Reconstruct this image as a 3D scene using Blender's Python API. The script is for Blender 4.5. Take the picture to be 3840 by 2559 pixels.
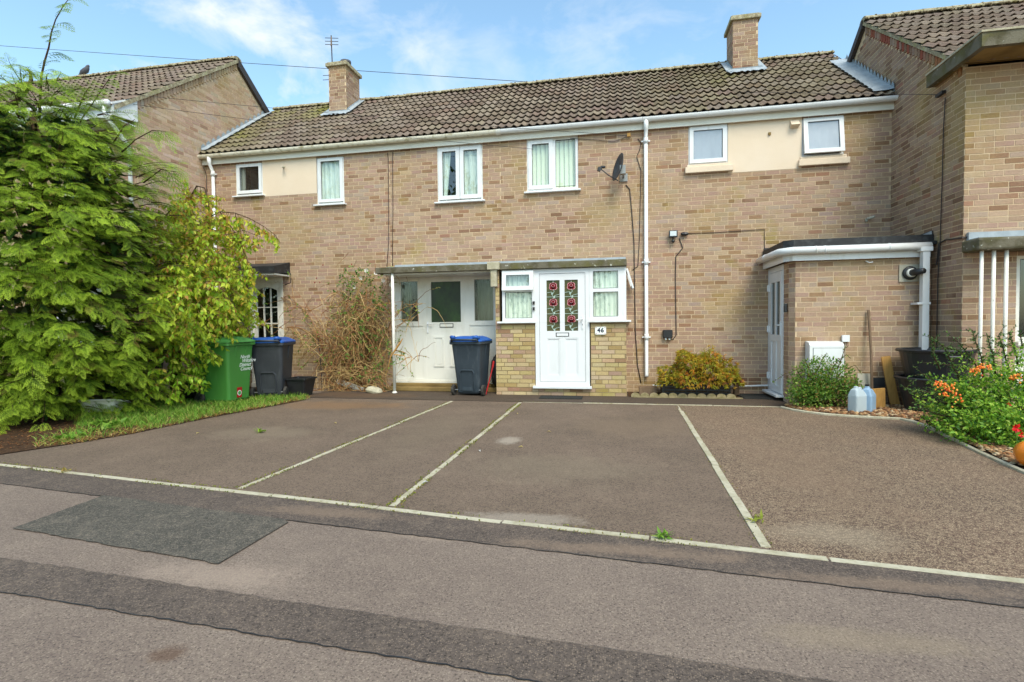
import bpy, math, random
import numpy as np
from mathutils import Vector, Matrix

for o in list(bpy.data.objects):
    bpy.data.objects.remove(o)
SC = bpy.context.scene
COL = SC.collection
R = random.Random(46)
NR = np.random.default_rng(46)

# ------------------------------------------------------------------ camera
FPX, YAW, PIT, ROL = 1958.4, math.radians(11.16), math.radians(-1.878), math.radians(-0.67)
CAM = np.array([0.0, 0.0, 1.29])
_f = np.array([-math.sin(YAW)*math.cos(PIT), math.cos(YAW)*math.cos(PIT), math.sin(PIT)])
_r0 = np.array([math.cos(YAW), math.sin(YAW), 0.0])
_u0 = np.cross(_r0, _f)
_r = _r0*math.cos(ROL) + _u0*math.sin(ROL)
_u = -_r0*math.sin(ROL) + _u0*math.cos(ROL)
cam = bpy.data.cameras.new('camera')
cam.sensor_width = 36; cam.sensor_fit = 'HORIZONTAL'
cam.lens = 36*FPX/3840
cam.clip_start = 0.05; cam.clip_end = 2000
camo = bpy.data.objects.new('camera', cam); COL.objects.link(camo)
camo.matrix_world = Matrix(((_r[0], _u[0], -_f[0], CAM[0]), (_r[1], _u[1], -_f[1], CAM[1]),
                            (_r[2], _u[2], -_f[2], CAM[2]), (0, 0, 0, 1)))
SC.camera = camo

# ------------------------------------------------------------------ sky, sun, exposure
SUN_EL, SUN_AZ = math.radians(52), math.radians(152)      # azimuth clockwise from +Y
w = bpy.data.worlds.new('World'); SC.world = w; w.use_nodes = True
nt = w.node_tree; nt.nodes.clear()
def WN(t, **k):
    n = nt.nodes.new(t)
    for a, b in k.items(): setattr(n, a, b)
    return n
sky = WN('ShaderNodeTexSky', sky_type='NISHITA', sun_disc=False, sun_elevation=SUN_EL, sun_rotation=SUN_AZ,
         air_density=1.0, dust_density=1.2, ozone_density=1.6)
tc = WN('ShaderNodeTexCoord')
mp = WN('ShaderNodeMapping'); mp.inputs['Scale'].default_value = (1.0, 1.0, 1.7); mp.inputs['Location'].default_value = (0.35, 0.1, 0.2)
n1 = WN('ShaderNodeTexNoise'); n1.inputs['Scale'].default_value = 2.6; n1.inputs['Detail'].default_value = 8; n1.inputs['Roughness'].default_value = 0.58
n2 = WN('ShaderNodeTexNoise'); n2.inputs['Scale'].default_value = 0.9; n2.inputs['Detail'].default_value = 3
mr = WN('ShaderNodeMapRange'); mr.inputs[1].default_value = 0.68; mr.inputs[2].default_value = 0.90
mul = WN('ShaderNodeMath', operation='MULTIPLY_ADD'); mul.inputs[1].default_value = 0.6; mul.inputs[2].default_value = 0.0
add = WN('ShaderNodeMath', operation='MULTIPLY_ADD'); add.inputs[1].default_value = 0.65
mix = WN('ShaderNodeMix', data_type='RGBA')
mix.inputs[7].default_value = (3.3, 3.5, 3.65, 1)
bg = WN('ShaderNodeBackground'); bg.inputs['Strength'].default_value = 0.15
out = WN('ShaderNodeOutputWorld')
L = nt.links.new
L(tc.outputs['Generated'], mp.inputs['Vector']); L(mp.outputs[0], n1.inputs['Vector']); L(mp.outputs[0], n2.inputs['Vector'])
L(n2.outputs['Fac'], mul.inputs[0]); L(n1.outputs['Fac'], add.inputs[0]); L(mul.outputs[0], add.inputs[2])
L(add.outputs[0], mr.inputs[0])
wis = WN('ShaderNodeTexNoise'); wis.inputs['Scale'].default_value = 7.0; wis.inputs['Detail'].default_value = 9; wis.inputs['Roughness'].default_value = 0.6; wis.inputs['Distortion'].default_value = 0.4
L(mp.outputs[0], wis.inputs['Vector'])
nrm = WN('ShaderNodeVectorMath', operation='NORMALIZE'); L(tc.outputs['Generated'], nrm.inputs[0])
acc = mr.outputs[0]
_cr = lambda x, y: (lambda d: d/np.linalg.norm(d))(_f*FPX + _r*(x/0.6128-1920) - _u*(y/0.6128-1279.5))
for (cx_, cy_, rad_, st_) in ((365, 75, .085, .75), (600, 45, .15, .9), (500, 95, .08, .5), (800, 45, .085, .6), (945, 122, .055, .6), (1010, 195, .10, .45), (1420, 115, .16, .40), (1150, 150, .10, .3)):
    dd = _cr(cx_, cy_); ds_ = WN('ShaderNodeVectorMath', operation='DISTANCE'); L(nrm.outputs[0], ds_.inputs[0]); ds_.inputs[1].default_value = tuple(dd)
    q_ = WN('ShaderNodeMath', operation='DIVIDE'); L(ds_.outputs['Value'], q_.inputs[0]); q_.inputs[1].default_value = rad_
    s_ = WN('ShaderNodeMath', operation='MULTIPLY_ADD'); L(wis.outputs['Fac'], s_.inputs[0]); s_.inputs[1].default_value = -4.6; L(q_.outputs[0], s_.inputs[2])
    r_ = WN('ShaderNodeMapRange'); r_.inputs[1].default_value = -1.55; r_.inputs[2].default_value = -2.7; r_.inputs[3].default_value = 0.0; r_.inputs[4].default_value = st_; L(s_.outputs[0], r_.inputs[0])
    mx_ = WN('ShaderNodeMath', operation='MAXIMUM'); L(acc, mx_.inputs[0]); L(r_.outputs[0], mx_.inputs[1]); acc = mx_.outputs[0]
L(acc, mix.inputs[0]); tint = WN('ShaderNodeMix', data_type='RGBA', blend_type='MULTIPLY'); tint.inputs[0].default_value = 1.0; tint.inputs[7].default_value = (1.04, 1.15, 1.02, 1)
L(sky.outputs[0], tint.inputs[6]); L(tint.outputs[2], mix.inputs[6])
L(mix.outputs[2], bg.inputs['Color']); L(bg.outputs[0], out.inputs['Surface'])

sun = bpy.data.lights.new('sun', 'SUN'); sun.energy = 1.5; sun.angle = math.radians(28); sun.color = (1.0, 0.93, 0.82)
suno = bpy.data.objects.new('sun', sun); COL.objects.link(suno)
sd = Vector((math.sin(SUN_AZ)*math.cos(SUN_EL), math.cos(SUN_AZ)*math.cos(SUN_EL), math.sin(SUN_EL)))
suno.location = sd*30
suno.rotation_euler = sd.to_track_quat('Z', 'Y').to_euler()
SC.view_settings.view_transform = 'Standard'; SC.view_settings.look = 'None'
SC.view_settings.gamma = 1.0; SC.view_settings.exposure = 1.04

# ------------------------------------------------------------------ pixel -> place (2353 px wide reading of the photo)
K = 1/0.6128
def _ray(x, y):
    return _f*FPX + _r*(x*K-1920) - _u*(y*K-1279.5)
def PY(x, y, Y):
    d = _ray(x, y); return CAM + d*((Y-CAM[1])/d[1])
def PX(x, y, X):
    d = _ray(x, y); return CAM + d*((X-CAM[0])/d[0])
def PZ(x, y, Z=0.0):
    d = _ray(x, y); return CAM + d*((Z-CAM[2])/d[2])
def proj(P):
    q = np.asarray(P)-CAM; z = q@_f
    return 1920+FPX*(q@_r)/z, 1279.5-FPX*(q@_u)/z, z

# ------------------------------------------------------------------ mesh helpers
def lin(c):
    c = c/255.0
    return c/12.92 if c <= 0.04045 else ((c+0.055)/1.055)**2.4
def S(r, g, b): return (lin(r), lin(g), lin(b), 1.0)
WM = {}
def parent_to(o, p):
    if p is not None:
        o.parent = p; o.matrix_parent_inverse = WM[p.name].inverted()
def tag(o, label=None, cat=None, group=None, kind=None):
    if label: o['label'] = label
    if cat: o['category'] = cat
    if group: o['group'] = group
    if kind: o['kind'] = kind
    return o
def thing(name, label, cat, loc, group=None):
    o = bpy.data.objects.new(name, None); COL.objects.link(o); o.location = loc; o.empty_display_size = 0.1
    WM[o.name] = Matrix.Translation(Vector(loc))
    return tag(o, label, cat, group)
class MB:
    def __init__(s): s.v = []; s.f = []; s.c = []; s.has = False; s.col = None
    def add(s, vs, fs):
        b = len(s.v); s.v += [tuple(v) for v in vs]
        s.f += [tuple(b+i for i in f) for f in fs]
        if s.col is not None: s.has = True
        s.c += [s.col or (1, 1, 1, 1)]*len(vs)
        return s
    def box(s, x0, x1, y0, y1, z0, z1):
        return s.add([(x0,y0,z0),(x1,y0,z0),(x1,y1,z0),(x0,y1,z0),(x0,y0,z1),(x1,y0,z1),(x1,y1,z1),(x0,y1,z1)],
                     [(0,3,2,1),(4,5,6,7),(0,1,5,4),(1,2,6,5),(2,3,7,6),(3,0,4,7)])
    def prism(s, pts, d):                      # polygon of 3-D points extruded by vector d
        n = len(pts); d = Vector(d); P = [Vector(p) for p in pts]
        s.add([tuple(p) for p in P]+[tuple(p+d) for p in P],
              [tuple(range(n))[::-1], tuple(range(n, 2*n))]+[(i, (i+1) % n, n+(i+1) % n, n+i) for i in range(n)])
        return s
    def tube(s, pts, r, n=6, cap=True):
        P = [Vector(p) for p in pts]; m = len(P)
        rr = r if isinstance(r, (list, tuple)) else [r]*m
        vs = []; fs = []; ref = None
        for i in range(m):
            t = (P[min(i+1, m-1)]-P[max(i-1, 0)])
            t = t.normalized() if t.length > 1e-9 else Vector((0, 0, 1))
            if ref is None: ref = Vector((0, 0, 1)) if abs(t.z) < 0.9 else Vector((1, 0, 0))
            a = (ref - t*ref.dot(t))
            a = a.normalized() if a.length > 1e-6 else t.orthogonal().normalized()
            ref = a; b = t.cross(a)
            for k in range(n):
                q = 2*math.pi*k/n
                vs.append(tuple(P[i]+(a*math.cos(q)+b*math.sin(q))*rr[i]))
        for i in range(m-1):
            for k in range(n):
                fs.append((i*n+k, i*n+(k+1) % n, (i+1)*n+(k+1) % n, (i+1)*n+k))
        if cap: fs += [tuple(range(n))[::-1], tuple(range((m-1)*n, m*n))]
        return s.add(vs, fs)
    def lathe(s, prof, c, n=20, axis='z', ang=0.0):   # prof: (radius, height)
        vs = []; fs = []; m = len(prof)
        for (r, h) in prof:
            for k in range(n):
                q = 2*math.pi*k/n+ang
                a, b = r*math.cos(q), r*math.sin(q)
                vs.append({'z': (c[0]+a, c[1]+b, c[2]+h), 'y': (c[0]+a, c[1]+h, c[2]+b), 'x': (c[0]+h, c[1]+a, c[2]+b)}[axis])
        for i in range(m-1):
            for k in range(n):
                fs.append((i*n+k, i*n+(k+1) % n, (i+1)*n+(k+1) % n, (i+1)*n+k))
        fs += [tuple(range(n))[::-1], tuple(range((m-1)*n, m*n))]
        return s.add(vs, fs)
    def xf(s, M):
        s.v = [tuple(M @ Vector(v)) for v in s.v]; return s
def link_mesh(name, me, mat, parent, loc=None, smooth=False):
    if mat is not None: me.materials.append(mat)
    if smooth:
        me.polygons.foreach_set('use_smooth', [True]*len(me.polygons))
    o = bpy.data.objects.new(name, me); COL.objects.link(o)
    if loc is not None: o.location = loc
    WM[o.name] = Matrix.Translation(Vector(loc) if loc is not None else Vector((0, 0, 0)))
    parent_to(o, parent)
    return o
def set_col(me, arr):
    a = me.color_attributes.new('Col', 'FLOAT_COLOR', 'POINT')
    a.data.foreach_set('color', np.asarray(arr, dtype=np.float32).ravel())
def build(mb, name, mat, parent=None, smooth=False, bevel=0.0):
    V = np.array(mb.v, dtype=float)
    c = np.array([(V[:,0].min()+V[:,0].max())/2, (V[:,1].min()+V[:,1].max())/2, V[:,2].min()])
    me = bpy.data.meshes.new(name); me.from_pydata((V-c).tolist(), [], mb.f)
    if mb.has: set_col(me, mb.c)
    me.update()
    o = link_mesh(name, me, mat, parent, tuple(c), smooth)
    if bevel:
        m = o.modifiers.new('bevel', 'BEVEL'); m.width = bevel; m.segments = 2; m.limit_method = 'ANGLE'; m.angle_limit = math.radians(40)
    return o
def build_np(name, V, F, mat, parent=None, col=None, smooth=False):
    V = np.asarray(V, dtype=np.float64); F = np.asarray(F, dtype=np.int32)
    c = np.array([(V[:,0].min()+V[:,0].max())/2, (V[:,1].min()+V[:,1].max())/2, V[:,2].min()])
    me = bpy.data.meshes.new(name); k = F.shape[1]
    me.vertices.add(len(V)); me.vertices.foreach_set('co', (V-c).astype(np.float32).ravel())
    me.loops.add(F.size); me.loops.foreach_set('vertex_index', F.ravel())
    me.polygons.add(len(F)); me.polygons.foreach_set('loop_start', np.arange(0, F.size, k, dtype=np.int32))
    me.update(calc_edges=True); me.validate()
    if col is not None: set_col(me, col)
    return link_mesh(name, me, mat, parent, tuple(c), smooth)

# ------------------------------------------------------------------ materials
MAT = {}
def mat(name, base=(0.5, 0.5, 0.5, 1), rough=0.7, spec=0.4, metal=0.0, noise=None, src=None, bump=None, transl=0.0, coat=0.0, alpha=None):
    """noise: list of (scale, detail, lo, hi, colour, strength); src: None | 'obj' | 'vc'; bump: (scale, strength)"""
    m = bpy.data.materials.new(name); m.use_nodes = True
    t = m.node_tree; p = t.nodes['Principled BSDF']; l = t.links.new
    p.inputs['Roughness'].default_value = rough; p.inputs['Metallic'].default_value = metal
    p.inputs['Specular IOR Level'].default_value = spec
    if coat: p.inputs['Coat Weight'].default_value = coat
    geo = t.nodes.new('ShaderNodeNewGeometry')
    if src == 'obj':
        s = t.nodes.new('ShaderNodeObjectInfo'); cur = s.outputs['Color']
    elif src == 'vc':
        s = t.nodes.new('ShaderNodeAttribute'); s.attribute_name = 'Col'; cur = s.outputs['Color']
    else:
        s = t.nodes.new('ShaderNodeRGB'); s.outputs[0].default_value = base; cur = s.outputs[0]
    for (sc, det, lo, hi, colr, st) in (noise or []):
        n = t.nodes.new('ShaderNodeTexNoise'); n.inputs['Scale'].default_value = sc if not isinstance(sc, tuple) else 1.0
        n.inputs['Detail'].default_value = det; n.inputs['Roughness'].default_value = 0.6
        if isinstance(sc, tuple):
            mpn = t.nodes.new('ShaderNodeMapping'); mpn.inputs['Scale'].default_value = sc
            l(geo.outputs['Position'], mpn.inputs['Vector']); l(mpn.outputs[0], n.inputs['Vector'])
        else: l(geo.outputs['Position'], n.inputs['Vector'])
        r = t.nodes.new('ShaderNodeMapRange'); r.inputs[1].default_value = lo; r.inputs[2].default_value = hi; r.inputs[4].default_value = st
        l(n.outputs['Fac'], r.inputs[0])
        x = t.nodes.new('ShaderNodeMix'); x.data_type = 'RGBA'; l(r.outputs[0], x.inputs[0]); l(cur, x.inputs[6])
        if colr == 'mul':
            x.blend_type = 'MULTIPLY'; x.inputs[7].default_value = (0.55, 0.52, 0.48, 1)
        else: x.inputs[7].default_value = colr
        cur = x.outputs[2]
    l(cur, p.inputs['Base Color'])
    if bump:
        n = t.nodes.new('ShaderNodeTexNoise'); n.inputs['Scale'].default_value = bump[0]; n.inputs['Detail'].default_value = 6
        l(geo.outputs['Position'], n.inputs['Vector'])
        b = t.nodes.new('ShaderNodeBump'); b.inputs['Strength'].default_value = bump[1]; b.inputs['Distance'].default_value = 0.01
        l(n.outputs['Fac'], b.inputs['Height']); l(b.outputs[0], p.inputs['Normal'])
    if transl:
        o = [q for q in t.nodes if q.type == 'OUTPUT_MATERIAL'][0]
        tr = t.nodes.new('ShaderNodeBsdfTranslucent'); l(cur, tr.inputs['Color'])
        ms = t.nodes.new('ShaderNodeMixShader'); ms.inputs[0].default_value = transl
        l(p.outputs[0], ms.inputs[1]); l(tr.outputs[0], ms.inputs[2]); l(ms.outputs[0], o.inputs['Surface'])
    MAT[name] = m
    return m
def glass_mat(name, tint, ior=1.55, rough=0.01):
    m = bpy.data.materials.new(name); m.use_nodes = True; t = m.node_tree; t.nodes.clear(); l = t.links.new
    o = t.nodes.new('ShaderNodeOutputMaterial'); tr = t.nodes.new('ShaderNodeBsdfTransparent'); tr.inputs[0].default_value = tint
    g = t.nodes.new('ShaderNodeBsdfGlossy'); g.inputs['Roughness'].default_value = rough; g.inputs['Color'].default_value = (0.9, 0.95, 0.95, 1)
    lw = t.nodes.new('ShaderNodeLayerWeight'); lw.inputs['Blend'].default_value = 0.5
    pw = t.nodes.new('ShaderNodeMath'); pw.operation = 'POWER'; l(lw.outputs['Facing'], pw.inputs[0]); pw.inputs[1].default_value = 5.0
    f0 = 2*((ior-1)/(ior+1))**2
    fr = t.nodes.new('ShaderNodeMath'); fr.operation = 'MULTIPLY_ADD'; l(pw.outputs[0], fr.inputs[0]); fr.inputs[1].default_value = 1-f0; fr.inputs[2].default_value = f0
    ms = t.nodes.new('ShaderNodeMixShader'); l(fr.outputs[0], ms.inputs[0]); l(tr.outputs[0], ms.inputs[1]); l(g.outputs[0], ms.inputs[2]); l(ms.outputs[0], o.inputs[0])
    MAT[name] = m; return m

BRICK_NOISE = [(0.8, 5, 0.50, 0.70, S(172,148,86), 0.55), (2.6, 4, 0.55, 0.8, S(192,176,150), 0.4), (45, 4, 0.35, 0.7, 'mul', 0.42), (0.5, 3, 0.54, 0.76, S(128,94,64), 0.35), (1.7, 5, 0.60, 0.72, S(150,134,60), 0.5)]
mat('brick_face', rough=0.93, spec=0.2, src='obj', noise=BRICK_NOISE, bump=(120, 0.35))
mat('brick_mass', rough=0.93, spec=0.2, src='vc', noise=BRICK_NOISE, bump=(120, 0.35))
mat('mortar', S(208,185,152), 0.95, 0.1, noise=[(2.0, 4, 0.45, 0.75, S(206,178,142), 0.6), (40, 3, 0.4, 0.7, 'mul', 0.25)], bump=(150, 0.3))
mat('mortar_dark', S(150,130,98), 0.95, 0.1, noise=[(4, 4, 0.4, 0.7, S(84,76,50), 0.6)], bump=(150, 0.3))
TILE_NOISE = [(1.3, 4, 0.55, 0.75, S(112,100,80), 0.4), (28, 3, 0.60, 0.70, S(190,180,158), 0.5), (9, 5, 0.66, 0.74, S(136,128,76), 0.35), (60, 4, 0.3, 0.7, 'mul', 0.4)]
mat('tile_face', rough=0.95, spec=0.15, src='obj', noise=TILE_NOISE, bump=(70, 0.6))
mat('ridge_lichen', S(150,138,112), 0.95, 0.1, noise=[(14, 5, 0.45, 0.62, S(196,190,160), 0.75), (7, 4, 0.55, 0.7, S(140,136,62), 0.6), (40, 4, 0.4, 0.7, 'mul', 0.7)], bump=(50, 0.8))
mat('upvc', S(226,227,226), 0.32, 0.5, noise=[(3, 3, 0.45, 0.8, S(208,208,200), 0.5), ((7, 7, 2), 5, 0.58, 0.75, S(176,172,150), 0.4)])
mat('upvc_old', S(226,224,214), 0.45, 0.4, noise=[(6, 4, 0.5, 0.75, S(190,180,150), 0.5), ((3, 3, 0.6), 4, 0.6, 0.8, S(150,140,105), 0.5)])
mat('gutter_dirty', S(226,220,200), 0.5, 0.4, noise=[((9, 9, 14), 5, 0.5, 0.68, S(150,138,92), 0.75), ((2.5, 4, 4), 4, 0.5, 0.75, S(196,184,140), 0.6)])
mat('fascia_paint', S(224,221,208), 0.5, 0.4, noise=[((1.5, 2, 6), 4, 0.45, 0.8, S(196,190,168), 0.6)])
mat('cream_render', S(226,206,180), 0.9, 0.2, noise=[(1.6, 4, 0.45, 0.8, S(236,219,198), 0.6), (90, 3, 0.4, 0.8, 'mul', 0.22)], bump=(160, 0.45))
mat('lead', S(148,156,160), 0.55, 0.4, noise=[(5, 4, 0.4, 0.7, S(186,192,194), 0.6), (14, 4, 0.55, 0.75, S(128,134,138), 0.6)], bump=(14, 0.25))
mat('felt_black', S(40,40,41), 0.6, 0.4, noise=[(10, 4, 0.5, 0.75, S(88,90,90), 0.6)], bump=(25, 0.3))
mat('concrete_mossy', S(112,106,90), 0.95, 0.1, noise=[(6, 5, 0.42, 0.62, S(72,67,46), 0.8), (16, 3, 0.66, 0.72, S(206,204,190), 0.9), (3, 3, 0.5, 0.7, S(120,116,70), 0.5)], bump=(60, 0.6))
mat('concrete_pale', S(188,180,156), 0.95, 0.15, noise=[(5, 4, 0.42, 0.68, S(150,142,112), 0.7), (26, 4, 0.5, 0.72, S(128,118,92), 0.45)], bump=(90, 0.5))
mat('soffit', S(142,118,72), 0.85, 0.2, noise=[(3, 4, 0.4, 0.7, S(96,76,44), 0.7)])
mat('cable_dark', S(58,50,46), 0.6, 0.4)
mat('black_plastic', S(32,33,35), 0.42, 0.5, noise=[(5, 4, 0.5, 0.8, S(58,58,58), 0.5)])
mat('dark_plastic', S(52,55,60), 0.45, 0.5, noise=[(4, 4, 0.45, 0.8, S(74,78,82), 0.6), ((30, 30, 3), 3, 0.55, 0.75, S(86,88,90), 0.35)])
mat('slate_plastic', S(48,58,66), 0.5, 0.45, noise=[(4, 4, 0.45, 0.8, S(64,74,82), 0.6), ((20, 20, 3), 4, 0.55, 0.75, S(98,104,106), 0.4)])
mat('green_plastic', S(70,130,56), 0.42, 0.5, noise=[(4, 4, 0.45, 0.8, S(72,138,62), 0.5), ((25, 25, 4), 4, 0.6, 0.8, S(110,150,90), 0.35)])
mat('green_lid', S(84,152,80), 0.42, 0.5, noise=[(6, 4, 0.45, 0.8, S(112,170,100), 0.5)])
mat('blue_lid', S(28,80,158), 0.4, 0.5, noise=[(8, 4, 0.45, 0.75, S(52,116,196), 0.5)])
mat('rubber', S(52,50,48), 0.8, 0.2, noise=[(20, 3, 0.4, 0.7, S(92,88,80), 0.6)])
mat('metal_grey', S(150,150,146), 0.4, 0.5, metal=0.7)
mat('white_paint', S(232,228,216), 0.6, 0.3, noise=[((22, 22, 5), 4, 0.63, 0.67, S(150,148,142), 0.8), (5, 3, 0.5, 0.7, S(205,198,180), 0.5)], bump=(60, 0.3))
mat('door_white', S(224,225,225), 0.3, 0.5, noise=[((3, 3, 1), 4, 0.5, 0.8, S(204,204,198), 0.5)])
mat('door_old', S(226,224,214), 0.4, 0.45, noise=[((4, 4, 1.2), 4, 0.5, 0.8, S(188,184,166), 0.6)])
mat('gasket', S(46,46,48), 0.6, 0.3)
mat('curtain_net', S(226,234,222), 0.95, 0.1, transl=0.06, noise=[((60, 60, 4), 2, 0.4, 0.7, S(176,190,176), 0.8)])
mat('curtain_grey', S(170,172,162), 0.95, 0.1, noise=[((70, 70, 3), 2, 0.4, 0.7, S(110,112,102), 0.8)])
mat('blind_slat', S(232,240,212), 0.8, 0.2, transl=0.05)
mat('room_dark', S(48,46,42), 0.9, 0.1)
mat('wood_raw', S(196,150,82), 0.7, 0.3, noise=[((40, 40, 3), 4, 0.4, 0.7, S(160,112,56), 0.7)])
mat('wood_grey', S(128,106,84), 0.85, 0.2, noise=[((50, 50, 4), 4, 0.4, 0.7, S(90,70,54), 0.7)])
mat('bark', S(84,66,52), 0.95, 0.1, noise=[(30, 4, 0.4, 0.7, S(56,42,32), 0.8)], bump=(60, 0.6))
mat('side_glass', S(58,62,54), 0.15, 0.5, noise=[((2, 2, 1), 3, 0.4, 0.7, S(96,100,92), 0.6)])
mat('twig_green', S(128,108,58), 0.8, 0.2)
mat('twig_brown', rough=0.9, spec=0.2, src='vc')
mat('leaf', rough=0.5, spec=0.35, src='vc', transl=0.42, noise=[(6, 2, 0.35, 0.75, 'mul', 0.12)])
mat('conifer', rough=0.55, spec=0.3, src='vc', transl=0.40, noise=[(3, 3, 0.4, 0.7, 'mul', 0.25)])
mat('flower_white', S(244,240,230), 0.7, 0.2, transl=0.3)
mat('berry', rough=0.35, spec=0.5, src='vc')
mat('soil', S(78,58,42), 0.95, 0.1, noise=[(12, 5, 0.4, 0.7, S(44,32,24), 0.8), (40, 4, 0.6, 0.7, S(150,112,72), 0.7)], bump=(40, 1.0))
mat('grass', rough=0.6, spec=0.3, src='vc', transl=0.3)
mat('pebble', rough=0.75, spec=0.3, src='vc', noise=[(60, 3, 0.4, 0.7, 'mul', 0.4)])
mat('jug_plastic', S(206,218,222), 0.35, 0.5, transl=0.35)
mat('jug_blue', S(170,200,224), 0.35, 0.5, transl=0.35)
mat('ink_navy', S(22,32,58), 0.5, 0.3)
mat('ink_white', S(232,236,228), 0.6, 0.3)
mat('red_paint', S(170,28,30), 0.45, 0.4)
mat('pink_lead', S(222,150,156), 0.5, 0.4)
mat('rose_red', S(112,14,24), 0.25, 0.5)
mat('stem_lead', S(176,196,184), 0.45, 0.4)
mat('orange_plastic', S(226,128,30), 0.35, 0.5, noise=[(5, 3, 0.5, 0.8, S(236,158,60), 0.5)])
mat('beige_plate', S(176,170,152), 0.6, 0.3)
mat('bird_grey', S(92,92,98), 0.8, 0.2, noise=[(30, 3, 0.4, 0.7, S(64,64,70), 0.7)])
mat('frosted', S(158,172,184), 0.22, 0.6, noise=[((6, 6, 2), 3, 0.4, 0.7, S(142,156,168), 0.6)], bump=(220, 0.5))
mat('lamp_glass', S(206,214,214), 0.25, 0.5)
mat('paper_blue', S(178,206,214), 0.8, 0.2)
mat('mat_fibre', S(48,48,46), 0.95, 0.1, noise=[(80, 3, 0.4, 0.7, S(78,78,74), 0.6)], bump=(200, 0.8))
glass_mat('glass', (0.92, 0.96, 0.94, 1), 1.6)
glass_mat('glass_dark', (0.50, 0.58, 0.50, 1), 1.5, 0.10)
mat('glass_obscure', S(30,46,26), 0.30, 0.5, noise=[((3, 3, 2), 4, 0.45, 0.7, S(52,84,32), 0.8), ((9, 9, 9), 4, 0.5, 0.75, S(20,28,20), 0.7)])
mat('scallop_stone', S(150,136,104), 0.95, 0.15, noise=[(14, 4, 0.42, 0.68, S(104,98,58), 0.7)], bump=(90, 0.6))
mat('glass_stain', S(80,82,54), 0.12, 0.5, noise=[(5, 3, 0.4, 0.7, S(56,62,44), 0.8), (9, 2, 0.5, 0.7, S(106,88,50), 0.5)])

def asphalt(name, base, dark, light, spots=(), dens=0.5, sp=0.62):
    m = bpy.data.materials.new(name); m.use_nodes = True; t = m.node_tree; l = t.links.new; p = t.nodes['Principled BSDF']
    p.inputs['Roughness'].default_value = 0.88; p.inputs['Specular IOR Level'].default_value = 0.3
    g = t.nodes.new('ShaderNodeNewGeometry')
    def noise(sc, det=3, rough=0.6):
        n = t.nodes.new('ShaderNodeTexNoise'); n.inputs['Scale'].default_value = sc; n.inputs['Detail'].default_value = det
        n.inputs['Roughness'].default_value = rough; l(g.outputs['Position'], n.inputs['Vector']); return n.outputs['Fac']
    def rng(v, a, b, c=0.0, d=1.0):
        r = t.nodes.new('ShaderNodeMapRange'); r.inputs[1].default_value = a; r.inputs[2].default_value = b; r.inputs[3].default_value = c; r.inputs[4].default_value = d
        l(v, r.inputs[0]); return r.outputs[0]
    def mixc(fac, a, b):
        x = t.nodes.new('ShaderNodeMix'); x.data_type = 'RGBA'; l(fac, x.inputs[0])
        if isinstance(a, tuple): x.inputs[6].default_value = a
        else: l(a, x.inputs[6])
        if isinstance(b, tuple): x.inputs[7].default_value = b
        else: l(b, x.inputs[7])
        return x.outputs[2]
    cur = mixc(rng(noise(1.1, 5), 0.35, 0.7, 0, 0.75), base, dark)
    fine = noise(95, 4, 0.7)
    cur = mixc(rng(fine, 0.50, 0.36, 0, 0.9), cur, tuple(c*0.30 for c in dark[:3])+(1,))
    med = noise(34, 5, 0.75)
    cur = mixc(rng(med, 0.50, 0.74, 0, 0.75*dens), cur, light)
    cur = mixc(rng(noise(5.5, 5, 0.7), 0.5, 0.78, 0, 0.16), cur, light)
    vo = t.nodes.new('ShaderNodeTexVoronoi'); vo.inputs['Scale'].default_value = 120; l(g.outputs['Position'], vo.inputs['Vector'])
    sep = t.nodes.new('ShaderNodeSeparateColor'); l(vo.outputs['Color'], sep.inputs[0])
    gate = rng(sep.outputs[0], sp, sp+0.05, 0, 1)
    near = rng(vo.outputs['Distance'], 0.55, 0.2, 0, 1)
    mm = t.nodes.new('ShaderNodeMath'); mm.operation = 'MULTIPLY'; l(gate, mm.inputs[0]); l(near, mm.inputs[1])
    m2 = t.nodes.new('ShaderNodeMath'); m2.operation = 'MULTIPLY'; l(mm.outputs[0], m2.inputs[0]); m2.inputs[1].default_value = dens
    cur = mixc(m2.outputs[0], cur, light)
    wob = noise(2.2, 5, 0.65)
    grain = noise(26, 4, 0.7)
    for (x, y, rx, ry, colr, st) in spots:
        s = t.nodes.new('ShaderNodeVectorMath'); s.operation = 'SUBTRACT'; l(g.outputs['Position'], s.inputs[0]); s.inputs[1].default_value = (x, y, 0)
        s2 = t.nodes.new('ShaderNodeVectorMath'); s2.operation = 'MULTIPLY'; l(s.outputs[0], s2.inputs[0]); s2.inputs[1].default_value = (1/rx, 1/ry, 0)
        ln = t.nodes.new('ShaderNodeVectorMath'); ln.operation = 'LENGTH'; l(s2.outputs[0], ln.inputs[0])
        a = t.nodes.new('ShaderNodeMath'); a.operation = 'MULTIPLY_ADD'; l(wob, a.inputs[0]); a.inputs[1].default_value = 1.6; l(ln.outputs['Value'], a.inputs[2])
        a2 = t.nodes.new('ShaderNodeMath'); a2.operation = 'MULTIPLY_ADD'; l(grain, a2.inputs[0]); a2.inputs[1].default_value = 1.1; l(a.outputs[0], a2.inputs[2])
        cur = mixc(rng(a2.outputs[0], 2.35, 1.75, 0, st), cur, colr)
    l(cur, p.inputs['Base Color'])
    b = t.nodes.new('ShaderNodeBump'); b.inputs['Strength'].default_value = 0.55; b.inputs['Distance'].default_value = 0.006
    l(fine, b.inputs['Height']); l(b.outputs[0], p.inputs['Normal'])
    MAT[name] = m; return m
PALE = S(186,174,156)
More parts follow.
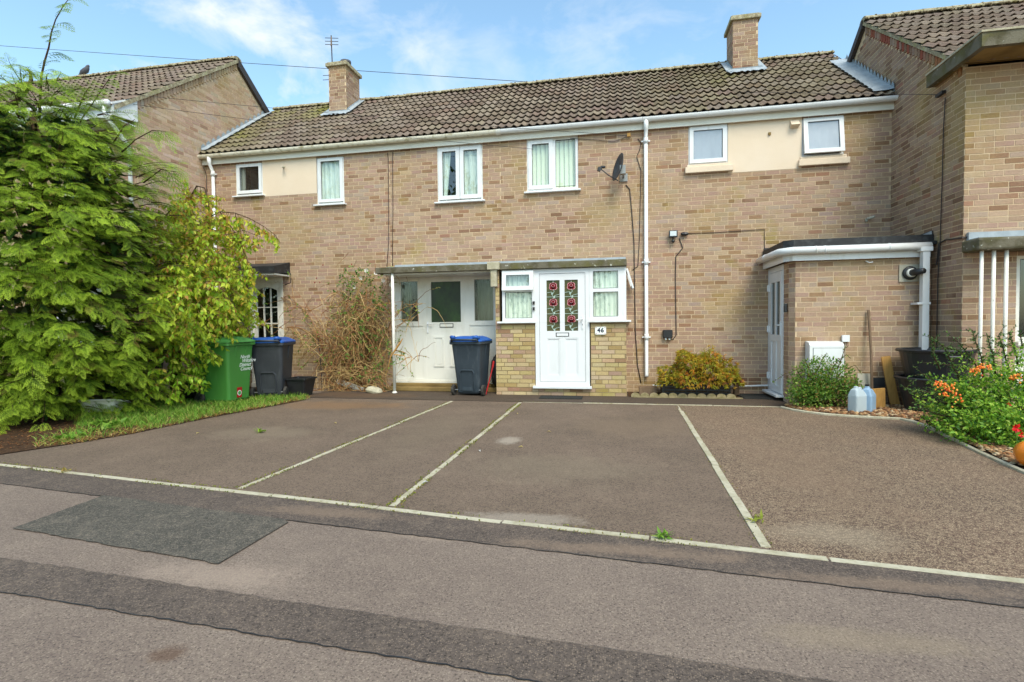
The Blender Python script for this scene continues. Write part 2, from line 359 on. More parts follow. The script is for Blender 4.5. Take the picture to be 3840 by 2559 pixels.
asphalt('tarmac_drive', S(117,99,84), S(93,79,66), S(164,143,118),
        [(-4.3, 7.75, 1.3, 0.5, S(131,99,67), 0.55), (-1.15, 5.6, 0.15, 0.20, PALE, 0.45), (-0.6, 3.35, 0.5, 0.14, PALE, 0.33),
         (-4.2, 5.6, 0.8, 0.5, S(135,121,101), 0.33), (0.2, 6.6, 0.9, 0.9, S(124,105,84), 0.33), (-2.2, 6.0, 0.5, 1.6, S(123,109,89), 0.26), (-0.5, 4.6, 1.0, 0.6, S(131,118,97), 0.29)], 0.45, 0.70)
asphalt('tarmac_red', S(105,83,68), S(82,66,55), S(187,164,132),
        [(1.3, 3.4, 0.5, 0.25, S(156,141,118), 0.39), (1.6, 5.0, 0.6, 1.6, S(123,101,80), 0.33), (2.9, 3.6, 0.5, 0.16, PALE, 0.26)], 0.85, 0.36)
asphalt('tarmac_path', S(85,72,58), S(70,57,49), S(120,101,85), [(-4.6, 8.9, 1.4, 0.4, S(103,76,51), 0.45)], 0.4, 0.7)
asphalt('tarmac_pave', S(129,113,100), S(109,94,84), S(173,155,134),
        [(-2.0, 2.32, 0.55, 0.16, S(167,147,129), 0.45), (-1.15, 2.98, 0.3, 0.1, S(161,142,123), 0.33), (1.0, 2.3, 0.5, 0.12, S(146,129,102), 0.29), (-1.75, 1.72, 0.10, 0.07, S(82,54,33), 0.55), (-0.1, 1.83, 0.35, 0.05, S(177,162,141), 0.39)], 0.5, 0.6)
asphalt('tarmac_dark', S(94,82,73), S(75,66,60), S(178,155,132),
        [(-1.9, 3.25, 0.8, 0.10, S(151,127,105), 0.33), (0.0, 2.98, 0.8, 0.10, S(151,127,105), 0.39), (1.3, 2.8, 0.7, 0.1, S(151,127,105), 0.36)], 0.34, 0.62)
asphalt('tarmac_patch', S(86,81,72), S(66,64,57), S(184,165,144), [], 0.35, 0.6)
# ------------------------------------------------------------------ ground, road surfaces
def sheet(name, pts, z, material, kind='structure', parent=None):
    mb = MB(); mb.add([(p[0], p[1], z) for p in pts], [tuple(range(len(pts)))])
    return tag(build(mb, name, material, parent), kind=kind)
sheet('ground', [(-300, -300), (300, -300), (300, 400), (-300, 400)], 0.0, MAT['tarmac_pave'])
EY = lambda x: 3.38-0.1235*(x+1.55)               # line of the front edging kerb
sheet('driveway', [(-6.9, EY(-6.9)), (0.83, EY(0.83)), (0.94, 8.38), (-6.9, 8.5)], 0.004, MAT['tarmac_drive'])
sheet('driveway_bay', [(0.85, EY(0.85)), (9.0, EY(9.0)), (9.0, 9.0), (0.955, 8.38)], 0.0045, MAT['tarmac_red'])
sheet('path', [(-5.6, 8.48), (2.75, 8.36), (2.75, 9.9), (-5.6, 9.9)], 0.009, MAT['tarmac_path'])
def wob(a, b, n, amp):
    out = []
    for i in range(n+1):
        t = i/n; out.append((a[0]+(b[0]-a[0])*t, a[1]+(b[1]-a[1])*t+R.uniform(-amp, amp)))
    return out
up = [(-9.0, EY(-9.0)), (9.0, EY(9.0))]
lo = [(9.0, 1.93), *wob((7, 2.14), (1.77, 2.67), 60, .006), *wob((1.7, 2.68), (-2.2, 3.08), 80, .006), *wob((-2.25, 3.09), (-5.03, 3.42), 40, .006), (-9.0, 3.9)]
sheet('tarmac_strip', up+lo, 0.004, MAT['tarmac_dark'])
s1 = [(-9.0, 2.75), *wob((-5, 2.42), (-3.41, 2.29), 10, .004), *wob((-3.3, 2.285), (-1.19, 2.13), 50, .006), *wob((-1.1, 2.125), (1.33, 1.965), 50, .006), (6, 1.68),
      (6, 1.36), *wob((1.33, 1.70), (-0.67, 1.845), 50, .006), *wob((-0.75, 1.85), (-2.96, 1.985), 50, .006), *wob((-3.1, 1.995), (-5, 2.14), 10, .004), (-9.0, 2.45)]
sheet('tarmac_strip', s1[::-1], 0.004, MAT['tarmac_dark'])
def seam(pts, wd):
    n = len(pts); top_ = [(x, y+wd*R.uniform(.2, 1.0)) for x, y in pts]; bot = [(x, y-wd*R.uniform(.2, 1.0)) for x, y in pts]
    mb_ = MB(); mb_.add([(x, y, .0062) for x, y in top_]+[(x, y, .0062) for x, y in bot], [(n+i, n+i+1, i+1, i) for i in range(n-1)])
    return tag(build(mb_, 'tarmac_seam', MAT['felt_black']), kind='structure')
seam(lo[1:-1], .0035); seam(s1[len(s1)//2+2:-1], .0045); seam(s1[1:len(s1)//2-2], .002)
sheet('tarmac_patch', [(-3.83, 2.645), *wob((-3.8, 2.645), (-2.14, 2.435), 40, .007), (-2.12, 2.43), *wob((-2.12, 2.45), (-2.11, 3.04), 6, 0), *wob((-2.2, 3.085), (-3.8, 3.29), 40, .006), (-3.87, 3.30)], 0.008, MAT['tarmac_patch'])
sheet('planting_bed', [(-16, 3.9), (-6.28, 4.05), (-5.98, 4.67), (-5.78, 5.27), (-5.66, 6.4), (-5.47, 7.26), (-5.3, 8.2), (-5.55, 8.5), (-6.2, 9.85), (-16, 9.85)], 0.014, MAT['soil'])
BED = [(2.42, 8.30), (2.60, 7.90), (3.05, 7.62), (3.62, 7.52), (3.66, 7.1), (3.58, 6.58), (3.42, 5.70), (3.34, 5.08), (3.28, 4.3), (7, 4.0), (7, 8.0), (4.53, 8.0), (4.53, 8.66), (2.65, 8.66)]
sheet('gravel_bed', BED, 0.012, MAT['soil'])

# concrete edging: every stone is a piece of its run
def edging(name, a, b, wd, ln, label, h=0.010):
    a = Vector((a[0], a[1], 0)); b = Vector((b[0], b[1], 0)); d = b-a; n = max(1, round(d.length/ln)); st = d.length/n
    rot = math.atan2(d.y, d.x)
    root = bpy.data.objects.new(name, None); COL.objects.link(root); root.location = a; WM[root.name] = Matrix.Translation(a)
    tag(root, label, 'edging')
    mb = MB(); g = 0.006
    mb.box(-st/2+g, st/2-g, -wd/2, wd/2, 0, h)
    me = bpy.data.meshes.new('edging_stone'); me.from_pydata(mb.v, [], mb.f); me.materials.append(MAT['concrete_pale'])
    for i in range(n):
        o = bpy.data.objects.new('edging_stone', me); COL.objects.link(o)
        c = a+d*((i+0.5)/n)
        o.location = (c.x+R.uniform(-.004, .004), c.y+R.uniform(-.006, .006), R.uniform(-.006, .002)); o.rotation_euler = (R.uniform(-.004, .004), R.uniform(-.003, .003), rot+R.uniform(-.006, .006))
        parent_to(o, root)
    return root
edging('concrete_edging', (-7.2, EY(-7.2)), (7.6, EY(7.6)), 0.052, 0.915, 'pale concrete edging dividing the parking bays from the dark pavement strip')
edging('concrete_edging', (-1.555, EY(-1.555)+0.06), (-1.52, 8.36), 0.048, 0.915, 'pale concrete edging line across drive in front of the house numbered 46')
edging('concrete_edging', (-2.94, EY(-2.94)+0.06), (-2.68, 8.36), 0.046, 0.915, 'mossy concrete edging line across drive in front of the shared canopy')
edging('concrete_edging', (0.835, EY(0.835)+0.06), (0.945, 8.34), 0.054, 0.915, 'pale concrete edging line between grey tarmac and reddish speckled tarmac bay')
edging('concrete_edging', (-1.5, 8.42), (2.45, 8.36), 0.03, 0.915, 'thin concrete edging between drive and dark path under the porch', h=0.013)

# ------------------------------------------------------------------ brickwork
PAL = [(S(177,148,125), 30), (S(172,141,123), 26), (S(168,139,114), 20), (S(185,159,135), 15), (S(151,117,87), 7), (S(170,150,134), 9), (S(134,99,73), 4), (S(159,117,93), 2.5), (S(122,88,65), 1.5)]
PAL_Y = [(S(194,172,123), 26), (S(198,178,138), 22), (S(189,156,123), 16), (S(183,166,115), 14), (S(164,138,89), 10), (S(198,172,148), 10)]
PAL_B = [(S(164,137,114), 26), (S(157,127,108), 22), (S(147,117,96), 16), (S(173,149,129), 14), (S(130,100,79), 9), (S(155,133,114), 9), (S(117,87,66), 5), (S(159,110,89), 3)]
PAL_P = [(S(198,168,144), 28), (S(189,156,134), 22), (S(179,146,123), 16), (S(207,182,160), 16), (S(160,125,101), 8), (S(183,168,150), 8)]
def pick(pal):
    t = R.uniform(0, sum(p[1] for p in pal))
    for c, wt in pal:
        t -= wt
        if t <= 0: break
    tot = sum(p[1] for p in pal); mean = [sum(p[0][i]*p[1] for p in pal)/tot for i in range(3)]
    c = [c[i]*.76+mean[i]*.24 for i in range(3)]
    k = R.uniform(0.93, 1.07)
    return (c[0]*k, c[1]*k*R.uniform(.97, 1.03), c[2]*k*R.uniform(.95, 1.05), 1)
mb = MB(); c = 0.03
mb.add([(-.5,-1,-.5),(.5,-1,-.5),(.5,-1,.5),(-.5,-1,.5),(-.5,0,-.5),(.5,0,-.5),(.5,0,.5),(-.5,0,.5)],
       [(0,1,2,3),(0,4,5,1),(1,5,6,2),(2,6,7,3),(3,7,4,0)])
BRICK_ME = bpy.data.meshes.new('brick'); BRICK_ME.from_pydata(mb.v, [], mb.f); BRICK_ME.materials.append(MAT['brick_face'])
def cuts(iv, holes):
    out = [iv]
    for a, b in holes:
        nx = []
        for s, e in out:
            if b <= s or a >= e: nx.append((s, e)); continue
            if a > s: nx.append((s, a))
            if b < e: nx.append((b, e))
        out = nx
    return out
def bricks(wall, O, U, u0, u1, z0, z1, holes=(), span=None, pal=PAL, limit=300, course=0.075, L=0.225, off=0.0, proud=0.0035, name='brick', palf=None):
    """lay stretcher-bond bricks on the vertical plane O + u*U (outward normal = U rotated -90 deg)"""
    U = Vector((U[0], U[1], 0)).normalized(); N = Vector((U.y, -U.x, 0)); O = Vector((O[0], O[1], 0))
    ang = math.atan2(U.y, U.x)
    lst = []; zi = 0; z = z0
    while z + 0.03 < z1:
        h = min(course, z1-z); zm = z+h/2
        s, e = (u0, u1) if span is None else span(z+h*0.8)
        if e > s:
            iv = cuts((s, e), [(a, b) for (a, b, c_, d_) in holes if c_ < zm < d_])
            o_ = off + (0.5 if zi % 2 else 0.0)*L + R.choice([0, 0, 0, 0.25, -0.25])*L
            for (a, b) in iv:
                k = math.floor((a-o_)/L)
                while o_+k*L < b:
                    p, q = max(a, o_+k*L+0.0062), min(b, o_+(k+1)*L-0.0062)
                    k += 1
                    if q-p < 0.025: continue
                    if q-p > 0.2 and R.random() < 0.06:            # a pair of headers
                        m = (p+q)/2; lst += [(p, m-.005, z, h), (m+.005, q, z, h)]
                    else: lst.append((p, q, z, h))
        z += course; zi += 1
    rec = []
    for (p, q, z, h) in lst:
        um = (p+q)/2; P = O+U*um; zc = z+(h-0.0125)/2
        x, y, d = proj((P.x, P.y, zc))
        vis = (-60 < x < 3900 and -40 < y < 2600)
        rec.append((-(q-p)*(1/d)*(1 if vis else 0.001), p, q, z, h))
    rec.sort()
    mbr = MB()
    for i, (_, p, q, z, h) in enumerate(rec):
        um = (p+q)/2; ln = q-p; zc = z+(h-0.0125)/2+R.uniform(-.0012, .0012)
        P = O+U*um; dp = proud+R.uniform(-.001, .0012)
        colr = pick(palf(um, zc) if palf else pal)
        if i < limit:
            o = bpy.data.objects.new(name, BRICK_ME); COL.objects.link(o)
            o.location = (P.x, P.y, zc) ; o.rotation_euler = (0, 0, ang); o.scale = (ln, dp, h-0.0125); o.color = colr
            # mortar face lies at the wall plane; brick face stands proud
            parent_to(o, wall)
        else:
            mbr.col = colr
            P = Vector((P.x, P.y, zc)); A = P-U*(ln/2); B = P+U*(ln/2); f = N*dp; hz = (h-0.0125)/2
            mbr.add([A+f-Vector((0,0,hz)), B+f-Vector((0,0,hz)), B+f+Vector((0,0,hz)), A+f+Vector((0,0,hz)),
                     A-Vector((0,0,hz)), B-Vector((0,0,hz)), B+Vector((0,0,hz)), A+Vector((0,0,hz))],
                    [(0,1,2,3),(0,4,5,1),(1,5,6,2),(2,6,7,3),(3,7,4,0)])
    if mbr.v:
        tag(build(mbr, 'brickwork', MAT['brick_mass'], wall), kind='stuff')
def holed(mb, O, U, u0, u1, z0, z1, holes):
    us = sorted({u0, u1, *[h[i] for h in holes for i in (0, 1)]}); zs = sorted({z0, z1, *[h[i] for h in holes for i in (2, 3)]})
    us = [u for u in us if u0 <= u <= u1]; zs = [z for z in zs if z0 <= z <= z1]
    for i in range(len(us)-1):
        for j in range(len(zs)-1):
            um, zm = (us[i]+us[i+1])/2, (zs[j]+zs[j+1])/2
            if any(a < um < b and c_ < zm < d for (a, b, c_, d) in holes): continue
            mb.add([(O[0]+U[0]*u, O[1]+U[1]*u, z) for u, z in ((us[i], zs[j]), (us[i+1], zs[j]), (us[i+1], zs[j+1]), (us[i], zs[j+1]))], [(0, 1, 2, 3)])
    # reveals
    N = (U[1], -U[0]); dpt = 0.10
    for (a, b, c_, d) in holes:
        for (p, q) in (((a, c_), (a, d)), ((a, d), (b, d)), ((b, d), (b, c_)), ((b, c_), (a, c_))):
            f = lambda t, k: (O[0]+U[0]*t[0]-N[0]*k, O[1]+U[1]*t[0]-N[1]*k, t[1])
            mb.add([f(p, 0), f(q, 0), f(q, dpt), f(p, dpt)], [(0, 1, 2, 3)])

# ------------------------------------------------------------------ windows and doors
def ring(mb, x0, x1, z0, z1, y0, y1, wd):
    mb.box(x0, x1, y0, y1, z0, z0+wd); mb.box(x0, x1, y0, y1, z1-wd, z1)
    mb.box(x0, x0+wd, y0, y1, z0+wd, z1-wd); mb.box(x1-wd, x1, y0, y1, z0+wd, z1-wd)
def curtain(parent, x0, x1, z0, z1, y, material, waves, amp=0.025, name='curtain', gather=None):
    n = max(8, int(waves*10)); vs = []; fs = []; rows = 6
    ph = R.uniform(0, 6)
    for j in range(rows+1):
        t = j/rows
        for i in range(n+1):
            s = i/n; x = x0+(x1-x0)*s
            if gather: x = gather(s, t, x0, x1)
            yy = y+amp*(0.6+0.4*t)*math.sin(waves*2*math.pi*s+ph+0.6*math.sin(3*s))+0.3*amp*math.sin(5.3*waves*s)
            vs.append((x, yy, z1+(z0-z1)*t))
    for j in range(rows):
        for i in range(n): a = j*(n+1)+i; fs.append((a, a+1, a+n+2, a+n+1))
    m = MB(); m.add(vs, fs)
    return build(m, name, material, parent, smooth=True)
def window(house, x0, x1, z0, z1, yf, lights, fr=0.055, sill=True, frame_mat='upvc', glassm='glass', sill_over=0.05, sill_h=0.03, sill_d=0.09, sill_mat=None, back=True, sash=0.05):
    m = MB(); ring(m, x0, x1, z0, z1, yf, yf+0.07, fr)
    w_ = build(m, 'window', MAT[frame_mat], house)
    for (a, b, c_, d, opening) in lights:
        if opening:
            m = MB(); ring(m, a, b, c_, d, yf-0.022, yf+0.03, sash); build(m, 'sash', MAT[frame_mat], w_)
            ga, gb, gc, gd = a+sash, b-sash, c_+sash, d-sash
        else: ga, gb, gc, gd = a, b, c_, d
        m = MB(); ring(m, ga-.002, gb+.002, gc-.002, gd+.002, yf+0.002, yf+0.012, 0.008); build(m, 'gasket', MAT['gasket'], w_)
        m = MB(); m.add([(ga, yf+0.018, gc), (gb, yf+0.018, gc), (gb, yf+0.018, gd), (ga, yf+0.018, gd)], [(0, 1, 2, 3)])
        build(m, 'pane', MAT[glassm], w_)
    if sill:
        m = MB(); m.box(x0-sill_over, x1+sill_over, yf-sill_d, yf+0.05, z0-sill_h, z0-0.001)
        build(m, 'sill', MAT[sill_mat or frame_mat], w_, bevel=0.006)
    if back:
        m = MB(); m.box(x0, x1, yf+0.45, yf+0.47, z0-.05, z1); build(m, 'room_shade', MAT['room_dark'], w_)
    return w_

Y0 = 9.85; FB = 4.77; XL = -8.62; XR = 4.53
SLOPE = 0.745
def zr(y): return 5.115+SLOPE*(y-9.95)
RIDGE_Y = 12.33
# tile: two rolls, thick front edge
def tile_mesh(width=0.2922, gauge=0.30, amp=0.018, th=0.044, lap=0.07):
    n = 12; vs = []; fs = []
    def pf(s):
        q = (s*2) % 1.0
        return amp*(math.cos(2*math.pi*(q-0.5))*1.0+0.28*math.cos(4*math.pi*(q-0.5)))
    for j, (v, lift) in enumerate(((0.0, th), (0.004, th+0.003), (gauge+lap, 0.002))):
        for i in range(n+1):
            s = i/n; vs.append((s*width-width/2, v, pf(s)+lift+0.012))
    for j in range(2):
        for i in range(n): a = j*(n+1)+i; fs.append((a, a+1, a+n+2, a+n+1))
    b = len(vs)
    for i in range(n+1):
        s = i/n; vs += [(s*width-width/2, 0.004, pf(s)+th-0.001), (s*width-width/2, 0.0, pf(s)+th+0.012)]
    for i in range(n): fs.append((b+2*i, b+2*i+2, b+2*i+3, b+2*i+1))
    me = bpy.data.meshes.new('roof_tile'); me.from_pydata(vs, [], fs); me.materials.append(MAT['tile_face'])
    me.polygons.foreach_set('use_smooth', [True]*len(me.polygons)); 
    return me
TILE_ME = tile_mesh()
TPAL = [(S(120,106,92), 30), (S(130,116,102), 25), (S(110,95,82), 20), (S(140,126,110), 14), (S(122,102,90), 11)]
def tiles(roof, x0, x1, ybot, ytop, zf, slope, cols, rows, keep=None, mossf=None):
    ang = math.atan(slope); ca = math.cos(ang); wd = (x1-x0)/cols; g = (ytop-ybot)/ca/rows
    for r_ in range(rows):
        for c_ in range(cols):
            x = x0+(c_+0.5)*wd; s = r_*g; y = ybot+s*ca
            if keep and not keep(x, y): continue
            o = bpy.data.objects.new('roof_tile', TILE_ME); COL.objects.link(o)
            o.location = (x, y, zf(y)+R.uniform(-.003, .004)); o.rotation_euler = (ang+R.uniform(-.006, .006), R.uniform(-.004, .004), R.uniform(-.004, .004)); o.scale = (wd/0.2922, g/0.30, 1)
            cc = pick(TPAL)
            if mossf:
                k = mossf(x, y); mo = S(126,128,40); cc = tuple(cc[i]*(1-k)+mo[i]*k for i in range(3))+(1,)
            o.color = cc; parent_to(o, roof)
def ridge(roof, x0, x1, y, z, n):
    wd = (x1-x0)/n; m = MB(); k = 8
    prof = [(-0.135*math.cos(math.pi*i/k), 0.085*math.sin(math.pi*i/k)-0.03) for i in range(k+1)]
    vs = [(-wd/2*1.01, a, b) for a, b in prof]+[(wd/2*1.01, a*0.95, b*0.95) for a, b in prof]
    m.add(vs, [(i, i+1, k+2+i, k+1+i) for i in range(k)]+[tuple(range(k+1)), tuple(range(k+1, 2*k+2))[::-1]])
    me = bpy.data.meshes.new('ridge_tile'); me.from_pydata(m.v, [], m.f); me.materials.append(MAT['ridge_lichen'])
    for i in range(n):
        o = bpy.data.objects.new('ridge_tile', me); COL.objects.link(o)
        o.location = (x0+(i+.5)*wd, y, z+R.uniform(-.008, .008)); o.rotation_euler = (0, R.uniform(-.012, .012), R.uniform(-.012, .012)); parent_to(o, roof)
    m = MB(); nb = n*14
    for i in range(nb):       # rough bedding mortar and lichen lumps along the joint
        xx = x0+(i+R.random())*(x1-x0)/nb; s = R.uniform(.012, .035)
        m.lathe([(s*.3, 0), (s, s*.4), (s*.7, s), (s*.1, s*1.2)], (xx, y-0.135+R.uniform(-.015, .02), z-0.045+R.uniform(-.015, .01)), 5)
    for i in range(nb//2):
        xx = x0+(i+R.random())*(x1-x0)/nb*2; s = R.uniform(.010, .024); q = R.uniform(-.6, 1.2)
        m.lathe([(s*.6, 0), (s, s*.3), (s*.3, s*.8)], (xx, y-0.13*math.sin(q), z+0.078*math.cos(q)-.03), 5)
    tag(build(m, 'ridge_bedding', MAT['ridge_lichen'], roof), kind='stuff')

def house_shell(mbw, x0, x1, yb, top):
    y0_ = Y0; mbw.add([(x0, y0_, 0), (x0, yb, 0), (x0, yb, top), (x0, y0_, top)], [(0, 1, 2, 3)])
    mbw.add([(x1, y0_, 0), (x1, yb, 0), (x1, yb, top), (x1, y0_, top)], [(3, 2, 1, 0)])
    mbw.add([(x0, yb, 0), (x1, yb, 0), (x1, yb, top), (x0, yb, top)], [(0, 1, 2, 3)])

COLS = 45; CW = (XR-XL)/COLS
def col_edge(x): return XL+round((x-XL)/CW)*CW
HX = [XL, -4.40, -2.12, 0.50, XR]
W1 = (-7.873, -7.23, 4.061, 4.755); P1 = (-7.23, -5.986, 4.02, 4.77); W2 = (-5.986, -5.378, 3.775, 4.745)
W3 = (-3.393, -2.48, 3.68, 4.762); W4 = (-1.618, -0.654, 3.775, 4.765)
W5 = (1.30, 1.965, 4.075, 4.765); P2 = (1.965, 3.155, 3.90, 4.77); W6 = (3.155, 3.815, 4.085, 4.755)
D1 = (-7.60, -6.83, 0.10, 2.33); D2 = (-4.36, -2.16, 0.17, 2.30); D3 = (-1.9, 0.0, 0.0, 2.25)
hs = [((W1, P1, W2, D1), 'terraced house with cream panel between two small windows beside the tall conifer'),
      ((W3, D2), 'narrow terraced house with double casement window over a recessed white door'),
      ((W4, D3), 'narrow terraced house numbered 46 with vertical blinds and a satellite dish'),
      ((W5, P2, W6), 'terraced house with two frosted windows and a side entrance extension')]
HOUSE = []; WALL = []; ROOF = []
for i, (holes, lab) in enumerate(hs):
    x0, x1 = HX[i], HX[i+1]
    h = thing('terraced_house', lab, 'house', ((x0+x1)/2, Y0, 0), 'houses in the brick terrace'); HOUSE.append(h)
    mb = MB(); holed(mb, (0, Y0), (1, 0), x0, x1, 0, 5.0, holes); house_shell(mb, x0, x1, 14.8, 5.0)
    wl = build(mb, 'wall', MAT['mortar'], h); WALL.append(wl)
    bricks(wl, (0, Y0), (1, 0), x0+(0.0 if i else 0.0), x1, 0.0, FB+0.02, holes, limit=300)
    # roof
    ca, cb = col_edge(x0), col_edge(x1)
    mb = MB(); mb.add([(ca, 9.74, zr(9.74)-.01), (cb, 9.74, zr(9.74)-.01), (cb, RIDGE_Y, zr(RIDGE_Y)-.01), (ca, RIDGE_Y, zr(RIDGE_Y)-.01),
                       (cb, 15.04, zr(9.62)-.01), (ca, 15.04, zr(9.62)-.01)], [(0, 1, 2, 3), (3, 2, 4, 5)])
    rf = build(mb, 'roof', MAT['felt_black'], h); ROOF.append(rf)
    n = round((cb-ca)/CW)
    def moss(x, y, i=i):
        k = 0.0
        if i == 0:
            if x < -7.3: k = max(k, 0.40*math.exp(-((x+8.4)/0.8)**2))*R.uniform(.2, 1.2)
            k = max(k, R.uniform(.3, .9)*math.exp(-((x+7.05)/0.35)**2-((y-11.7)/0.45)**2))
        if i == 3: k = R.uniform(.0, .35)*math.exp(-((x-2.1)/0.5)**2-((y-11.4)/0.5)**2)+0.12*R.random()
        return min(0.85, k)
    tiles(rf, ca, cb, 9.70, RIDGE_Y-0.06, zr, SLOPE, n, 11, mossf=moss)
    ridge(rf, ca, cb, RIDGE_Y, zr(RIDGE_Y)+0.03, max(1, round((cb-ca)/0.45)))
    # fascia and gutter
    gm = 'gutter_dirty' if i in (0, 1) else 'upvc'
    mb = MB(); mb.box(x0+.001, x1-.001, Y0-0.075, Y0-0.05, FB-.02, 4.94); mb.box(x0+.001, x1-.001, Y0-0.05, Y0+0.03, FB+.0, FB+.02)
    build(mb, 'fascia', MAT['fascia_paint'], h)
    mb = MB(); vs = []; fs = []; k = 10; gy, gz, gr = Y0-0.150, 4.925, 0.056
    for xx in (x0+.002, x1-.002):
        for rr in (gr, gr-0.005):
            for a in range(k+1): q = math.pi+math.pi*a/k; vs.append((xx, gy+rr*math.cos(q), gz+rr*1.25*math.sin(q)))
    s_ = k+1
    for a in range(k):
        fs += [(a, a+1, 2*s_+a+1, 2*s_+a), (s_+a+1, s_+a, 3*s_+a, 3*s_+a+1)]
        fs += [(a+1, a, s_+a, s_+a+1), (2*s_+a, 2*s_+a+1, 3*s_+a+1, 3*s_+a)]
    fs += [(0, 2*s_, 3*s_, s_), (k, s_+k, 3*s_+k, 2*s_+k)]
    mb.add(vs, fs); gt = build(mb, 'gutter', MAT[gm], h, smooth=False)
    nbk = max(2, int((x1-x0)/0.85))
    for b in range(nbk):
        xx = x0+(b+0.5)*(x1-x0)/nbk; mb = MB()
        pts = [(gy+(gr+.004)*math.cos(math.pi+math.pi*a/8), gz+(gr+.004)*1.25*math.sin(math.pi+math.pi*a/8)) for a in range(9)]
        for a in range(8):
            (ya, za), (yb_, zb) = pts[a], pts[a+1]
            mb.add([(xx-.012, ya, za), (xx+.012, ya, za), (xx+.012, yb_, zb), (xx-.012, yb_, zb)], [(3, 2, 1, 0)])
        mb.box(xx-.012, xx+.012, gy+gr, Y0-0.076, gz-.03, gz-.004)
        build(mb, 'bracket', MAT[gm], gt)
h1, h2, h3, h4 = HOUSE
# gutter joint with grime between the two middle houses
mb = MB()
for a in range(10):
    q0, q1 = math.pi+math.pi*a/10, math.pi+math.pi*(a+1)/10
    mb.add([(-2.17, gy+.066*math.cos(q0), gz+.082*math.sin(q0)), (-2.08, gy+.066*math.cos(q0), gz+.082*math.sin(q0)), (-2.08, gy+.066*math.cos(q1), gz+.082*math.sin(q1)), (-2.17, gy+.066*math.cos(q1), gz+.082*math.sin(q1))], [(3, 2, 1, 0)])
build(mb, 'gutter_joint', MAT['upvc_old'], h2)

# windows -----------------------------------------------------------
yf = Y0+0.012
for (h, q) in ((h1, W1),):
    w_ = window(h, *q, yf, [(q[0]+.03, q[1]-.03, q[2]+.05, q[3]-.03, True)], fr=0.035, sash=0.062)
    curtain(w_, q[0]+.05, q[0]+.19, q[2]+.05, q[3], yf+.07, MAT['curtain_grey'], 2)
q = W2; w_ = window(h1, *q, yf, [(q[0]+.03, q[1]-.03, q[2]+.05, q[3]-.03, True)], fr=0.035, sash=0.062)
curtain(w_, q[0]+.06, q[1]-.06, q[2], q[3], yf+.055, MAT['curtain_net'], 4.5, 0.018)
q = W3; xm = (q[0]+q[1])/2
w_ = window(h2, *q, yf, [(q[0]+.03, xm-.004, q[2]+.05, q[3]-.03, True), (xm+.004, q[1]-.03, q[2]+.05, q[3]-.03, True)], fr=0.035, sash=0.075)
curtain(w_, q[0]+.04, q[0]+.26, q[2], q[3], yf+.06, MAT['curtain_net'], 2.2, 0.022, gather=lambda s, t, a, b: a+(b-a)*s*(1-0.45*max(0, t-.15)))
curtain(w_, xm+.02, q[1], q[2], q[3], yf+.06, MAT['curtain_net'], 2.5, 0.022)
q = W4; xm = q[0]+0.52
w_ = window(h3, *q, yf, [(q[0]+.03, xm-.03, q[2]+.05, q[3]-.03, True), (xm+.025, q[1]-.055, q[2]+.075, q[3]-.055, False)], fr=0.05, sash=0.07)
mb = MB(); mb.box(xm-.03, xm+.024, yf+.001, yf+.068, q[2]+.051, q[3]-.051); build(mb, 'mullion', MAT['upvc'], w_)
for k in range(10):
    x = q[0]+.09+k*.088; mb = MB()
    for (a, yy) in ((0, 0), ):
        n = 5; vs = []
        for j in range(n+1):
            s = j/n; vs += [(x+.082*s, yf+.065+.024*s-.012*math.sin(math.pi*s), q[2]+.03), (x+.082*s, yf+.065+.024*s-.012*math.sin(math.pi*s), q[3])]
        mb.add(vs, [(2*j, 2*j+2, 2*j+3, 2*j+1) for j in range(n)])
    build(mb, 'blind_slat', MAT['blind_slat'], w_, smooth=True)
for (q, op) in ((W5, 0.0), (W6, 0.085)):
    m = MB(); ring(m, q[0], q[1], q[2], q[3], yf, yf+.07, 0.04); w_ = build(m, 'window', MAT['upvc'], h4)
    m = MB(); a, b, c_, d = q[0]+.02, q[1]-.02, q[2]+.03, q[3]-.02
    ring(m, a, b, c_, d, yf-.03, yf+.01, 0.068)
    piv = Matrix.Translation((0, yf-.01, d)) @ Matrix.Rotation(-math.atan2(op, d-c_), 4, 'X') @ Matrix.Translation((0, -(yf-.01), -d))
    m.xf(piv); sh = build(m, 'sash', MAT['upvc'], w_)
    m = MB(); ring(m, a+.066, b-.066, c_+.066, d-.066, yf-.012, yf-.004, 0.008); m.xf(piv); build(m, 'gasket', MAT['gasket'], w_)
    m = MB(); m.add([(a+.07, yf-.006, c_+.07), (b-.07, yf-.006, c_+.07), (b-.07, yf-.006, d-.07), (a+.07, yf-.006, d-.07)], [(0, 1, 2, 3)]); m.xf(piv)
    build(m, 'pane', MAT['frosted'], w_)
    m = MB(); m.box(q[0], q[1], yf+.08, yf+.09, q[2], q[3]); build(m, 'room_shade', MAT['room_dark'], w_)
    m = MB(); m.box(q[0]-.06, q[1]+(.08 if op == 0 else .07), Y0-.075, Y0+.05, 3.925, 4.03); m.box(q[0]-.03, q[1]+.03, Y0-.045, Y0+.05, 4.03, q[2]); build(m, 'sill', MAT['cream_render'], w_, bevel=0.008)
for (h, q) in ((h1, P1), (h4, P2)):
    m = MB(); m.box(q[0], q[1], Y0-.006, Y0+.06, q[2], q[3]); build(m, 'render_panel', MAT['cream_render'], h)
m = MB(); m.tube([(-6.73, Y0-.006, 4.60), (-6.70, Y0-.09, 4.575)], .016, 8); m.tube([(-6.70, Y0-.09, 4.575), (-6.64, Y0-.10, 4.57)], .02, 8); build(m, 'vent_pipe', MAT['concrete_pale'], h1)
m = MB(); m.box(2.62, 2.66, Y0-.03, Y0-.006, 4.50, 4.545); build(m, 'vent_stub', MAT['soffit'], h4)
